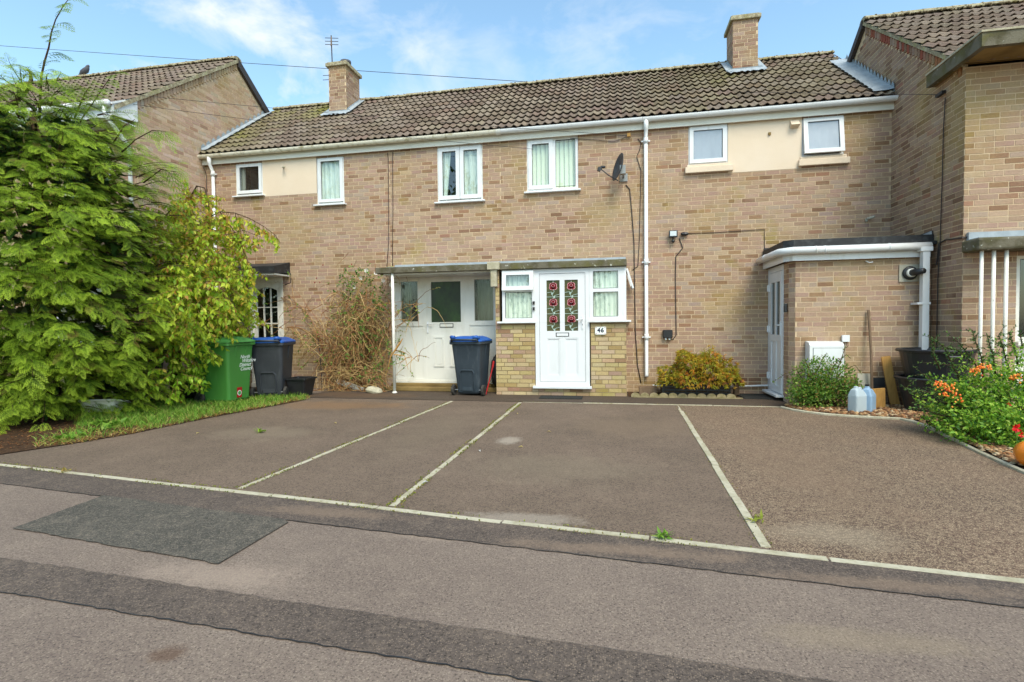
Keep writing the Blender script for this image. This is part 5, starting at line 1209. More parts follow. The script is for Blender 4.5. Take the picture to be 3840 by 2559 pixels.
# extension fittings -------------------------------------------------
mx = thing('meter_box', 'white gas meter box on the extension wall behind the small shrub', 'meter box', (3.14, YE-.1, .45))
PA, PB = PY(1858, 788, YE-.15), PY(1936, 850, YE-.15)
m = MB(); m.prism([(PA[0], YE-.012, .40), (PA[0], YE-.20, .40), (PA[0], YE-.20, PA[2]-.04), (PA[0], YE-.16, PA[2]), (PA[0], YE-.012, PA[2]+.02)], (PB[0]-PA[0], 0, 0)); build(m, 'case', MAT['upvc'], mx)
m = MB(); m.box(PA[0]+.05, PB[0]-.02, YE-.207, YE-.2, .44, PA[2]-.08); md_ = build(m, 'hatch', MAT['upvc'], mx)
m = MB(); ring(m, PA[0]+.045, PB[0]-.015, .435, PA[2]-.075, YE-.203, YE-.2005, .006); build(m, 'seam', MAT['gasket'], mx)
m = MB(); P = PY(1943, 778, YE-.03); m.box(P[0]-.05, P[0]+.05, YE-.05, YE-.012, P[2]-.05, P[2]+.05); sb = tag(build(m, 'switch_box', MAT['upvc']), 'small white box fixed above the gas meter box', 'box')
m = MB(); m.tube([(P[0]+.0, YE-.02, P[2]-.05), (P[0]-.005, YE-.02, .15)], .006, 6); tag(build(m, 'cable', MAT['concrete_pale']), 'pale cable below the small white wall box', 'cable')
fu = thing('boiler_flue', 'black round boiler flue on a beige square plate', 'flue', (4.1, YE, 1.9))
P = PY(2090, 628, YE-.02)
m = MB(); m.box(P[0]-.135, P[0]+.135, YE-.022, YE-.012, P[2]-.125, P[2]+.125); build(m, 'plate', MAT['beige_plate'], fu)
m = MB(); m.lathe([(.095, 0), (.10, -.02), (.085, -.035), (.07, -.035)], (P[0]+.0, YE-.02, P[2]), 24, 'y'); build(m, 'collar', MAT['black_plastic'], fu, smooth=True)
m = MB(); m.lathe([(.062, 0), (.062, -.06), (.05, -.065)], (P[0], YE-.03, P[2]), 20, 'y'); build(m, 'inner_pipe', MAT['door_old'], fu, smooth=True)
m = MB(); m.tube([(P[0], YE-.06, P[2]), (P[0]+.03, YE-.15, P[2]+.005), (P[0]+.07, YE-.25, P[2]+.01)], [.055, .045, .04], 14); build(m, 'terminal', MAT['black_plastic'], fu, smooth=True)
m = MB(); P = PY(1995, 600, YE-.02); m.tube([(P[0]-.03, YE-.02, P[2]), (P[0]-.0, YE-.05, P[2]-.03), (P[0]+.05, YE-.05, P[2]-.02)], .008, 6); tag(build(m, 'hook', MAT['upvc']), 'little white hook under the extension fascia', 'hook')
# black cable down the right gable
pts = [PX(2172, 225, XR-.02), PX(2168, 300, XR-.02), PX(2165, 420, XR-.02), PX(2160, 560, XR-.02), PX(2155, 640, XR-.02), PX(2152, 800, XR-.02)]
m = MB(); m.tube([tuple(p) for p in pts], .007, 6); tag(build(m, 'cable', MAT['cable_dark']), 'black cable hanging down the brick gable of the right end house', 'cable')
m = MB(); m.tube([tuple(PX(2152, 610, XR-.02)), tuple(PX(2158, 560, XR-.02)), tuple(PX(2172, 552, XR-.02)), (XR-.02, YF-.02, PX(2214, 547, XR)[2]), tuple(PY(2260, 543, YF-.02)), tuple(PY(2353, 542, YF-.02)), tuple(PY(2450, 542, YF-.02))], .011, 6); tag(build(m, 'cable', MAT['cable_dark']), 'thick black cable wrapping around the corner above the right canopy', 'cable')
P = PX(2160, 218, XR-.03); m = MB(); m.box(XR-.06, XR-.012, P[1]-.10, P[1]+.06, P[2]-.02, P[2]+.02); tag(build(m, 'cable_clamp', MAT['black_plastic']), 'black cable clamp on the gable of the right end house', 'clamp')
m = MB(); m.tube([(XR-.03, P[1], P[2]), tuple(PY(1900, 215, 9.55)), tuple(PY(1700, 212, 9.6))], .004, 5); tag(build(m, 'overhead_wire', MAT['cable_dark']), 'thin wire stretched from the gable clamp across roof slope', 'wire')
# small garden things on the right ------------------------------------
def jug(label, x, y, rz, material, cap=True):
    t = thing('plastic_jug', label, 'jug', (x, y, .03), 'plastic jugs by the black tubs'); M = Matrix.Translation((x, y, .03)) @ Matrix.Rotation(rz, 4, 'Z')
    m = MB(); loft(m, [[(px+ox, py, z) for px, py in rrect(a, b, .025)] for z, a, b, ox in ((0, .10, .07, 0), (.01, .105, .075, 0), (.22, .105, .075, 0), (.30, .07, .05, -.02), (.325, .028, .028, -.035), (.35, .026, .026, -.035))]); m.xf(M); build(m, 'bottle', material, t, smooth=False, bevel=.01)
    m = MB(); m.tube([(-.01, 0, .325), (.05, 0, .32), (.085, 0, .27), (.09, 0, .2)], .014, 8); m.xf(M); build(m, 'grip', material, t, smooth=True)
    if cap: m = MB(); m.lathe([(.028, 0), (.028, .022)], (-.035, 0, .35), 12); m.xf(M); build(m, 'cap', MAT['black_plastic'], t)
jug('milky white plastic jug standing on pebbles beside the small shrub', 3.27, 7.93, .5, MAT['jug_plastic'], False)
jug('pale blue plastic jug with black cap standing on pebbles beside the tubs', 3.42, 7.99, .9, MAT['jug_blue'])
m = MB(); m.box(-.09, .09, -.012, .012, 0, .30); m.xf(Matrix.Translation((3.67, 8.26, .02)) @ Matrix.Rotation(-.10, 4, 'Y') @ Matrix.Rotation(.15, 4, 'X')); tag(build(m, 'wood_block', MAT['wood_raw']), 'short pale timber board standing on pebbles beside the tubs', 'board')
m = MB(); m.box(-.085, .085, -.006, .006, 0, .48); m.xf(Matrix.Translation((3.62, 8.52, .02)) @ Matrix.Rotation(-.16, 4, 'X')); tag(build(m, 'slate_board', MAT['beige_plate']), 'grey green board leaning on the extension wall', 'board')
m = MB(); m.box(-.06, .06, -.012, .012, 0, .74); m.xf(Matrix.Translation((4.0, 8.50, .02)) @ Matrix.Rotation(-.14, 4, 'Y') @ Matrix.Rotation(-.10, 4, 'X')); tag(build(m, 'timber_plank', MAT['wood_raw']), 'orange timber plank propped behind the black tubs', 'plank')
m = MB(); m.box(-.08, .08, -.006, .006, 0, .42); m.xf(Matrix.Translation((3.80, 8.50, .02)) @ Matrix.Rotation(-.14, 4, 'X')); tag(build(m, 'black_board', MAT['black_plastic']), 'narrow black board behind the black tubs', 'board')
m = MB(); PA, PB = PY(1996, 713, YE-.04), PY(2004, 905, YE-.20); m.tube([tuple(PA), tuple((PA+PB)/2+np.array([.01, 0, 0])), (PB[0], PB[1], .22)], [.019, .018, .020], 8); sh = tag(build(m, 'garden_spade', MAT['wood_grey']), 'wooden handled garden spade leaning on the extension wall', 'spade')
m = MB(); m.prism([(PB[0]-.09, YE-.20, .24), (PB[0]+.09, YE-.20, .24), (PB[0]+.085, YE-.26, .02), (PB[0]-.085, YE-.26, .02)], (0, -.008, 0)); build(m, 'blade', MAT['metal_grey'], sh)
tb = 4.30, 8.10
for (z0, rt, lab) in ((.02, .43, 'lower black plastic tub standing on the pebbles by extension'), (.40, .41, 'upper black plastic tub stacked inside another by the extension')):
    t = thing('garden_tub', lab, 'tub', (tb[0], tb[1], z0), 'stacked black tubs'); k = .80
    m = MB(); m.lathe([(rt*k*.8, 0), (rt*k, .03), (rt, .44), (rt+.035, .445), (rt+.045, .47), (rt+.03, .485), (rt-.02, .48), (rt*k-.02, .05)], (tb[0], tb[1], z0), 32); build(m, 'tub_shell', MAT['black_plastic'], t, smooth=False)
    m = MB(); m.tube([(tb[0]-.12, tb[1]-rt-.02, z0+.44), (tb[0]-.1, tb[1]-rt-.05, z0+.40), (tb[0]+.1, tb[1]-rt-.05, z0+.40), (tb[0]+.12, tb[1]-rt-.02, z0+.44)], .016, 6); build(m, 'handle', MAT['black_plastic'], t)
# orange pumpkin-faced ball at the bed edge
pk = thing('pumpkin_bucket', 'orange plastic pumpkin with black painted face at the pebble edge', 'pumpkin', (3.42, 5.16, .02))
m = MB(); n, k = 32, 14; vs = []; fs = []; cx, cy, cz, rr = 3.47, 5.16, .135, .125
for j in range(k+1):
    th = PI*j/k
    for i in range(n):
        ph = 2*PI*i/n; q = rr*(1-.05*abs(math.sin(4*ph)))
        vs.append((cx+q*math.sin(th)*math.cos(ph), cy+q*math.sin(th)*math.sin(ph), cz+rr*.92*math.cos(th)))
for j in range(k):
    for i in range(n): fs.append((j*n+i, (j+1)*n+i, (j+1)*n+(i+1) % n, j*n+(i+1) % n))
m.add(vs, fs); build(m, 'shell', MAT['orange_plastic'], pk, smooth=True)
def on_ball(az, el, r_=rr+.003): return (cx+r_*math.cos(el)*math.cos(az), cy+r_*math.cos(el)*math.sin(az), cz+r_*.92*math.sin(el))
az0 = math.atan2(-5.16, -3.47)
for (da, el, s_) in ((.55, .25, .17), (-.2, .25, .17), (.18, -.18, .12)):
    m = MB(); m.add([on_ball(az0+da-s_, el-s_*.8), on_ball(az0+da+s_, el-s_*.8), on_ball(az0+da+s_*.3, el+s_), on_ball(az0+da-s_*.3, el+s_)], [(0, 1, 2, 3)]); build(m, 'painted_feature', MAT['black_plastic'], pk)
m = MB(); m.tube([on_ball(az0+.18+a/6*.8-.4, -.35-.15*math.cos((a-3)/3*1.5)) for a in range(7)], .010, 6); build(m, 'painted_feature', MAT['black_plastic'], pk)
m = MB(); m.tube([(cx, cy, cz+.11), (cx+.01, cy, cz+.15)], [.02, .014], 8); build(m, 'stalk', MAT['bark'], pk)

# maple crate, scalloped edging, low pipe ------------------------------
cr = thing('plastic_crate', 'black slatted plastic crate holding the golden maple', 'crate', (1.3, 9.55, .012))
m = MB(); cx0, cx1, cy0, cy1 = .80, 1.92, 9.36, 9.70
m.box(cx0, cx1, cy0, cy1, .012, .03); m.box(cx0, cx0+.02, cy0, cy1, .03, .27); m.box(cx1-.02, cx1, cy0, cy1, .03, .27); m.box(cx0+.02, cx1-.02, cy1-.02, cy1, .03, .27); build(m, 'crate_shell', MAT['black_plastic'], cr)
for z in (.045, .10, .155, .21):
    m = MB(); m.box(cx0+.02, cx1-.02, cy0, cy0+.014, z, z+.035); build(m, 'slat', MAT['black_plastic'], cr)
for x in [cx0+.02+k*.18 for k in range(7)]:
    m = MB(); m.box(x, x+.02, cy0-.006, cy0-.001, .03, .265); build(m, 'upright', MAT['black_plastic'], cr)
m = MB(); m.box(cx0+.03, cx1-.03, cy0+.02, cy1-.03, .03, .17); build(m, 'soil', MAT['soil'], cr)
se = thing('scalloped_edging', 'scalloped concrete edging in front of the golden maple', 'edging', (1.25, 9.20, 0))
for i in range(11):
    m = MB(); x = .34+i*.155; n = 8; m.prism([(x-.07, 9.17, .0)]+[(x+.074*math.cos(PI-PI*a/n), 9.17, .035+.05*math.sin(PI*a/n)) for a in range(n+1)]+[(x+.07, 9.17, .0)], (0, .035, 0)); m.xf(Matrix.Translation((x, 9.18, 0)) @ Matrix.Rotation(R.uniform(-.05, .05), 4, 'Y') @ Matrix.Rotation(R.uniform(-.08, .08), 4, 'X') @ Matrix.Translation((-x, -9.18, 0))); build(m, 'scallop', MAT['scallop_stone'], se)
m = MB(); m.box(.3, 2.06, 9.13, 9.17, .004, .026); build(m, 'edging_base', MAT['scallop_stone'], se)
sheet('leaf_litter_bed', [(.22, 9.2), (2.05, 9.2), (2.05, 9.84), (.22, 9.84)], .0135, MAT['soil'])
m = MB(); m.box(.42, .72, 9.50, 9.72, .013, .14); tag(build(m, 'drain_block', MAT['wood_grey']), 'brown drain surround below the white downpipe', 'drain')
m = MB(); m.box(2.02, 2.10, 9.55, 9.66, .012, .46); m.prism([(1.98, 9.5, .40), (2.12, 9.5, .40), (2.10, 9.6, .50), (2.0, 9.6, .50)], (0, .02, .0)); tag(build(m, 'timber_stake', MAT['wood_grey']), 'stubby brown timber stake at the right end of the maple crate', 'stake')
m = MB(); m.tube([tuple(PY(1500, 886, 9.80)), tuple(PY(1640, 890, 9.80)), tuple(PY(1765, 886, 9.80))], .016, 8); tag(build(m, 'white_pipe', MAT['upvc']), 'thin white waste pipe along the foot of the wall behind maple', 'pipe')

# aerial, bird, wires ---------------------------------------------------
ae = thing('tv_aerial', 'thin television aerial mast rising beside the left chimney', 'aerial', (-6.52, 11.9, 7.4))
m = MB(); PA, PB = PY(764, 160, 12.2), PY(761, 82, 12.2); m.tube([tuple(PA), tuple(PB)], .014, 8); build(m, 'mast', MAT['cable_dark'], ae)
for i, dz in enumerate((.06, .14, .22)):
    m = MB(); zc = PB[2]-dz; m.tube([(PB[0]-.17, 12.2, zc+.02), (PB[0]+.19, 12.2, zc-.03)], .008, 6); build(m, 'element', MAT['cable_dark'], ae)
m = MB(); m.tube([(PB[0], 12.2, PB[2]-.03), (PB[0]+.02, 12.15, PB[2]-.28)], .016, 6); build(m, 'boom', MAT['wood_grey'], ae)
for dz in (.0, .10): 
    m = MB(); P = PY(752, 174+dz*100, 12.2); m.tube([(P[0]-.12, 12.2, P[2]+.01), (P[0]+.06, 12.2, P[2])], .007, 5); build(m, 'element', MAT['cable_dark'], ae)
def wire(a, b, sag, r_, label):
    m = MB(); a = Vector(a); b = Vector(b); n = 16
    m.tube([tuple(a+(b-a)*(i/n)-Vector((0, 0, sag*4*(i/n)*(1-i/n)))) for i in range(n+1)], r_, 5); return tag(build(m, 'overhead_wire', MAT['cable_dark']), label, 'wire')
wire(PY(-60, 101, 16), PY(1250, 191, 14.2), .02, .008, 'overhead wire crossing the sky behind the left chimney')
wire(PX(306, 218, XL+.04), PY(1440, 312, Y0-.04), .04, .004, 'thin upper wire from the left eaves box across the gable to junction box')
wire(PX(306, 240, XL+.04), PY(1225, 343, Y0-.04), .05, .004, 'thin lower wire from the left eaves box across the brick gable')
# bird on the left roof ridge
bd = PY(195, 176, LY); BX, BY, BZ = bd[0], LY, LZ+.10
brd = thing('bird', 'grey bird perched on the ridge of the left end house', 'bird', (BX, BY, BZ))
m = MB(); m.tube([(BX-.20, BY, BZ+.0), (BX-.13, BY, BZ+.05), (BX-.06, BY, BZ+.085), (BX+.03, BY, BZ+.12), (BX+.08, BY, BZ+.17), (BX+.10, BY, BZ+.215), (BX+.125, BY, BZ+.225), (BX+.155, BY, BZ+.215)], [.012, .03, .062, .07, .05, .036, .028, .004], 12); build(m, 'body', MAT['bird_grey'], brd, smooth=True)
m = MB()
for dy in (-.02, .02): m.tube([(BX+.0, BY+dy, BZ+.07), (BX+.01, BY+dy, BZ+.0)], .006, 5)
build(m, 'legs', MAT['wood_grey'], brd)
# ------------------------------------------------------------------ foliage tools
def unit(a): return a/np.maximum(np.linalg.norm(a, axis=-1, keepdims=True), 1e-9)
def leaf_mesh(P, A, Nn, Ln, Wd, col, fold=.25, curl=.25):
    """P base, A axis, Nn normal, one leaf each: two folded quads with a curled tip"""
    n = len(P); A = unit(A); B = unit(np.cross(Nn, A)); Nn = np.cross(A, B)
    Ln = Ln[:, None]; Wd = Wd[:, None]
    m_ = P+A*Ln*.45
    V = np.stack([P, m_+B*Wd*.5+Nn*Wd*fold, P+A*Ln-Nn*Ln*curl, m_, m_-B*Wd*.5+Nn*Wd*fold], 1).reshape(-1, 3)
    b = np.arange(n)[:, None]*5
    F = np.concatenate([b+np.array([0, 3, 2, 1]), b+np.array([0, 4, 2, 3])], 0)
    C = np.repeat(col, 5, 0)
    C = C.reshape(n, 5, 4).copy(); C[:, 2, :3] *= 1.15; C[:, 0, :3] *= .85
    return V, F, C.reshape(-1, 4)
def blend(cols, n, jitter=.12, w=None):
    cols = np.array(cols); i = NR.choice(len(cols), n, p=w)
    c = cols[i].copy(); k = 1+NR.uniform(-jitter, jitter, (n, 1)); c[:, :3] *= k; return c
def cat_mesh(parts):
    V = []; F = []; C = []; o = 0
    for v, f, c in parts: V.append(v); F.append(f+o); C.append(c); o += len(v)
    return np.concatenate(V), np.concatenate(F), np.concatenate(C)
def rnd_dir(n): return unit(NR.normal(size=(n, 3)))

# ------------------------------------------------------------------ conifer with flat drooping sprays
def frond_template():
    V = []; F = []; T = []
    def diamond(p, d, ln, wd, t0, t1):
        p = np.array(p, float); d = np.array(d, float); d /= np.linalg.norm(d); s = np.array([-d[1], d[0], 0]); s /= np.linalg.norm(s)
        b = len(V); mid = p+d*ln*.45
        V.extend([p, mid+s*wd/2, p+d*ln, mid-s*wd/2]); T.extend([t0, (t0+t1)/2, t1, (t0+t1)/2]); F.append((b, b+1, b+2, b+3))
    n = 7
    for i in range(n):
        x = .08+.90*i/n
        diamond((x-.08, 0, 0), (1, 0, 0), .22, .020, x*.6, x*.7)
        for sg in (-1, 1):
            ang = math.radians(50-14*x); ln = .40*(1-x)**.85*(.7 if i == 0 else 1)+.045
            d = np.array([math.cos(ang), sg*math.sin(ang), 0]); z = -.16*ln; xo = x+(.03 if sg > 0 else 0)
            diamond((xo, 0, 0), (d[0], d[1], z), ln, .030, x*.6, .55+.45*x)
            if ln > .13:
                for q in ((.42, .72) if ln > .22 else (.5,)):
                    for s2 in (-1, 1):
                        a2 = math.atan2(d[1], d[0])+s2*math.radians(36)
                        diamond((xo+d[0]*ln*q, d[1]*ln*q, z*q), (math.cos(a2), math.sin(a2), -.15), .095*(1-.35*q), .019, .4+.3*q, .75+.25*q)
    return np.array(V), np.array(F), np.array(T)
FV, FF, FT = frond_template()
def fronds(O, A, Nn, Ln, droop, bright, hue):
    n = len(O); A = unit(A); B = unit(np.cross(Nn, A)); Nn = np.cross(A, B)
    x, y, z = FV[:, 0][None, :, None], FV[:, 1][None, :, None], FV[:, 2][None, :, None]
    L_ = Ln[:, None, None]
    V = O[:, None, :]+L_*(x*A[:, None, :]+y*B[:, None, :]+z*Nn[:, None, :])
    V[:, :, 2] -= (L_*droop[:, None, None]*(x**2+.35*y**2))[:, :, 0]
    F = (np.arange(n)[:, None, None]*len(FV)+FF[None]).reshape(-1, 4)
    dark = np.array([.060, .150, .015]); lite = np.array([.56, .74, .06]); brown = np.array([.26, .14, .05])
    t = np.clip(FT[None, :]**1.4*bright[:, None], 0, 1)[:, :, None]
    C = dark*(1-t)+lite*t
    C = C*(1-hue[:, None, None])+brown*hue[:, None, None]
    C = np.concatenate([C, np.ones(C.shape[:2]+(1,))], 2)
    return V.reshape(-1, 3), F, C.reshape(-1, 4)
TX, TY = -8.42, 6.35
ct = thing('conifer_tree', 'tall drooping green conifer at the left edge of the drive', 'tree', (TX, TY, 0))
def crown_r(z): return float(np.interp(z, [0, .5, 1.2, 2.2, 3.3, 4.2, 4.9, 5.6], [1.05, 1.38, 1.72, 1.85, 1.60, 1.10, .58, .30]))
wood = MB(); wood.tube([(TX, TY, -.02), (TX+.03, TY, 1.2), (TX-.05, TY+.05, 2.6), (TX+.04, TY, 3.8), (TX+.02, TY-.05, 4.5)], [.17, .14, .11, .07, .04], 10)
O_, A_, N_, L_s, D_, B_, H_ = [], [], [], [], [], [], []
def add_frond(o, a, n, ln, dr, br, hu): O_.append(o); A_.append(a); N_.append(n); L_s.append(ln); D_.append(dr); B_.append(br); H_.append(hu)
rr = random.Random(7)
def plume(p0, out, Lb, lift, sag, flen, br):
    """one feathery branch end: a short drooping axis with flat sprays on both sides"""
    out = out/np.linalg.norm(out); n = max(4, int(Lb/.095)); pts = []; side = np.cross([0, 0, 1], out); side /= np.linalg.norm(side); tw_ = rr.uniform(-.3, .3)
    for i in range(n+1):
        t = i/n; pts.append(p0+out*Lb*t+side*tw_*Lb*t*t+np.array([0, 0, Lb*(lift*t-sag*t*t)]))
    for q in pts: q[2] = max(q[2], .05)
    wood.tube([tuple(q) for q in pts], [max(.002, .008*(1-i/(n+1))) for i in range(n+1)], 4, cap=False)
    for i in range(1, n+1):
        t = i/n; tang = pts[i]-pts[i-1]; tang /= np.linalg.norm(tang)
        sd = np.cross([0, 0, 1], tang); sd /= max(1e-6, np.linalg.norm(sd))
        for sg in ((-1, 1) if i < n else (-1, 0, 1)):
            an = sg*rr.uniform(.45, .95)
            a = tang*math.cos(an)+sd*math.sin(an)+np.array([0, 0, rr.uniform(-.35, .15)])
            nn = np.array([rr.uniform(-.6, .6), rr.uniform(-.6, .6), 1.0])+out*rr.uniform(.0, 1.0)
            add_frond(pts[i]+np.array([rr.uniform(-.02, .02)]*3), a, nn, flen*rr.uniform(.75, 1.2)*(1.15-.45*t), rr.uniform(.08, .42), br*(.5+.65*t)*rr.uniform(.7, 1.2), (.75 if rr.random() < .03 else 0.0))
NB = 46
for b in range(NB):
    z0 = .2+4.5*((b+.5)/NB); az = b*2.39996; Lb = crown_r(z0)*.8
    pts = [(TX+Lb*t*math.cos(az), TY+Lb*t*math.sin(az), max(.1, z0+Lb*(.30*t-.25*t*t))) for t in (0, .3, .6, 1)]
    wood.tube(pts, [.032, .022, .014, .005], 5)
NP = 1180
for k in range(NP):
    # spread over the crown shell, biased to its widest heights
    while True:
        z = rr.uniform(.10, 4.85)
        if rr.random() < (crown_r(z)+.25)/2.4: break
    az = rr.uniform(0, 2*math.pi) if rr.random() < .35 else rr.gauss(-.5, .85)
    rad = crown_r(z)*(1+.10*math.sin(3*az+z*2.1)+.08*math.sin(5*az-3*z))
    ins = rr.choice([.36, .50, .60, .68, .72, .76, .80, .92])
    o = np.array([math.cos(az), math.sin(az), 0.0])
    p0 = np.array([TX, TY, z])+o*rad*ins
    Lb = rr.uniform(.38, .72)*(1 if z < 4.3 else .7)
    out = o+np.array([rr.uniform(-.35, .35), rr.uniform(-.35, .35), 0])
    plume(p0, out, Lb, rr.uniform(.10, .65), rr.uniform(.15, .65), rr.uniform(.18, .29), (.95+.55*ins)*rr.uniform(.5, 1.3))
# leader shoots above the crown with sparse sprays
def shoot(D, Y, r0, r1, fl, spacing, low=0.0, sides=True):
    P = [PY(x, y, Y) for x, y in D]
    wood.tube([tuple(p) for p in P], [r0+(r1-r0)*i/(len(P)-1) for i in range(len(P))], 6)
    for i in range(len(P)-1):
        seg = P[i+1]-P[i]; ln = np.linalg.norm(seg); k = max(1, int(ln/spacing))
        for j in range(k):
            o = P[i]+seg*(j+rr.random())/k
            d = seg/ln; a = np.array([rr.uniform(-.2, 1.0), rr.uniform(-.7, .3), rr.uniform(-.35, .15)])+d*.4
            add_frond(o, a, np.array([rr.uniform(-.3, .3), -.7, .8]), fl*rr.uniform(.7, 1.15), rr.uniform(.4, .8), rr.uniform(.35, .8), 0.0)
shoot([(148, 275), (152, 225), (160, 170), (172, 130), (182, 95), (190, 60), (205, 35), (228, 5), (240, -10)] if False else [(140, 280), (146, 230), (152, 180), (163, 140), (172, 110), (178, 75), (192, 45), (212, 10), (222, -8)] if False else [(90, 275), (92, 230), (95, 175), (103, 140), (112, 110), (118, 75), (128, 45), (145, 15), (160, -5)], 6.4, .018, .004, .44, .07)
shoot([(0, 262), (38, 232), (62, 205), (72, 185), (70, 168), (62, 160)], 6.3, .045, .012, .30, .22)
shoot([(170, 275), (182, 245), (195, 215), (205, 200)], 6.6, .014, .006, .36, .08)
shoot([(175, 300), (190, 270), (215, 235), (245, 190), (262, 165)], 6.7, .012, .004, .36, .08)
shoot([(280, 350), (310, 322), (350, 300), (380, 302)], 6.3, .012, .004, .36, .06)
shoot([(260, 330), (285, 290), (310, 275)], 6.4, .012, .004, .36, .06)
shoot([(330, 420), (370, 390), (405, 395)], 6.5, .012, .004, .36, .06)
shoot([(95, 275), (130, 255), (165, 250)], 6.2, .012, .004, .42, .07)
arr = lambda l: np.array(l, float)
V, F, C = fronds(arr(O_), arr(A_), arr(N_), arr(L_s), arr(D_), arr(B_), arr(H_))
keepv = V[:, 2] > -5
V[:, 2] = np.maximum(V[:, 2], .02)
# old foliage filling the crown, coloured dark to stand for its inner shade
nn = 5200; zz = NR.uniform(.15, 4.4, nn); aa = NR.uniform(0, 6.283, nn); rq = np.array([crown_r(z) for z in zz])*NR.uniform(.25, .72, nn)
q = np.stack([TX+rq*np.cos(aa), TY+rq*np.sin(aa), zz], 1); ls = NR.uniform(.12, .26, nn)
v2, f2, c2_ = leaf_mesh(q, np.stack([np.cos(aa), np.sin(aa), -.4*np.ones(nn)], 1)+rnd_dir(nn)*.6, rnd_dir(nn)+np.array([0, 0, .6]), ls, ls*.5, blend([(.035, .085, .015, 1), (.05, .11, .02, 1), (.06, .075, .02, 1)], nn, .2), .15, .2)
V, F, C = cat_mesh([(V, F, C), (v2, f2, c2_)])
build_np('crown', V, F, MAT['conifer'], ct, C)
build(wood, 'trunk', MAT['bark'], ct, smooth=True)

# ------------------------------------------------------------------ cherry with hanging yellow-green leaves
ch = thing('cherry_tree', 'small cherry tree with hanging yellow green leaves beside the green bin', 'tree', (-7.75, 8.0, 0))
wood = MB(); twg = MB()
ctr = np.array([-7.75, 8.0, 0])
wood.tube([tuple(ctr), (-7.72, 8.0, .9), (-7.6, 7.95, 1.8), (-7.4, 7.9, 2.5)], [.09, .08, .06, .04], 8)
YELL = [S(190,204,60), S(168,194,54), S(140,178,46), S(212,210,84), S(198,172,66), S(176,128,58)]
def twig(p0, d0, ln, step, parts, lsize=(.06, .09), w=None, grav=.5):
    n = max(3, int(ln/step)); p = np.array(p0, float); d = np.array(d0, float); d /= np.linalg.norm(d); pts = [p.copy()]
    for i in range(n):
        d = d+np.array([R.uniform(-.12, .12), R.uniform(-.12, .12), -grav*.12]); d /= np.linalg.norm(d); p = p+d*step; pts.append(p.copy())
    twg.tube([tuple(q) for q in pts], [.004*(1-.8*i/n)+.001 for i in range(n+1)], 4, cap=False)
    for i, q in enumerate(pts[1:]):
        for sg in (-1, 1):
            if R.random() < .12: continue
            a = np.array([R.uniform(-.8, .8), R.uniform(-.8, .8), R.uniform(-1.2, -.3)]); parts.append((q, a, np.array([R.uniform(-1, 1), R.uniform(-1, 1)-.4, R.uniform(.0, 1)]), R.uniform(*lsize)))
lv = []
def mass(c, rad, n, ln, lsize=(.06, .09), grav=.6):
    for i in range(n):
        v = rnd_dir(1)[0]*R.uniform(.35, 1)**.5; q = np.array(c)+v*np.array(rad)
        twig(q, v*np.array([1, 1, .5])+np.array([0, 0, -.2]), R.uniform(.5, 1)*ln, .05, lv, lsize, grav=grav)
mass(PY(475, 640, 7.75), (.60, .45, .85), 190, .5, (.07, .105))
mass(PY(430, 770, 7.35), (.50, .35, .60), 190, .42, (.07, .105))
mass(PY(400, 560, 7.9), (.5, .4, .65), 150, .45, (.065, .10))
mass(PY(520, 720, 7.9), (.32, .35, .48), 110, .4, (.065, .10))
mass(PY(450, 560, 7.45), (.42, .35, .50), 110, .42, (.065, .10))
mass(PY(500, 650, 7.4), (.38, .3, .5), 95, .42, (.065, .10))
mass(PY(440, 690, 6.9), (.42, .3, .55), 115, .42, (.07, .105))
mass(PY(440, 470, 7.8), (.32, .25, .28), 60, .30, (.06, .09))
mass(PY(400, 870, 6.95), (.30, .25, .22), 34, .32, (.07, .10))
def arch(D, Ys, r0, spacing, tl, leafy=True, lsize=(.075, .11)):
    P = [PY(x, y, Y) for (x, y), Y in zip(D, Ys)]
    wood.tube([tuple(p) for p in P], [r0*(1-.8*i/len(P)) for i in range(len(P))], 6)
    for i in range(len(P)-1):
        seg = P[i+1]-P[i]; ln = np.linalg.norm(seg); k = max(1, int(ln/spacing))
        for j in range(k):
            if leafy: twig(P[i]+seg*(j+R.random())/k, np.array([R.uniform(-.4, .5), R.uniform(-.4, .4), -.8]), R.uniform(.4, 1)*tl, .05, lv, lsize)
arch([(400, 560), (418, 500), (440, 450), (452, 428), (470, 432), (480, 470), (478, 520)], [7.9]*7, .02, .05, .26)
arch([(420, 590), (450, 540), (480, 500), (505, 487), (540, 490), (575, 503), (605, 520), (632, 540), (645, 560)], [7.9, 7.9, 7.85, 7.8, 7.8, 7.8, 7.75, 7.7, 7.7], .012, .045, .20)
arch([(505, 487), (530, 520), (550, 550), (565, 590), (578, 620), (585, 650)], [7.85, 7.8, 7.75, 7.7, 7.7, 7.7], .009, .045, .20)
arch([(540, 490), (555, 540), (560, 570)], [7.8, 7.8, 7.8], .007, .05, .18)
arch([(380, 620), (430, 600), (480, 595), (530, 620), (560, 660)], [7.8]*5, .014, .07, .30)
arch([(360, 520), (395, 480), (425, 445), (440, 430)], [7.9]*4, .012, .05, .24)
arch([(470, 520), (520, 540), (560, 530), (600, 545)], [7.7]*4, .008, .05, .22)
n = len(lv); P = arr([l[0] for l in lv]); A = arr([l[1] for l in lv]); Nn = arr([l[2] for l in lv]); Ls = arr([l[3] for l in lv])
xs = P[:, 0]; top = np.clip((P[:, 2]-1.9)/1.2, 0, 1); lowk = np.clip((1.2-P[:, 2])/.8, 0, 1)
cols = blend(YELL, n, .15, [.30, .28, .22, .12, .05, .03]); warm = blend([S(214,202,72), S(210,180,70), S(190,146,66), S(184,192,62)], n, .15); lime = blend([S(146,186,48), S(170,202,60), S(120,166,40)], n, .12)
u = NR.random(n)[:, None]
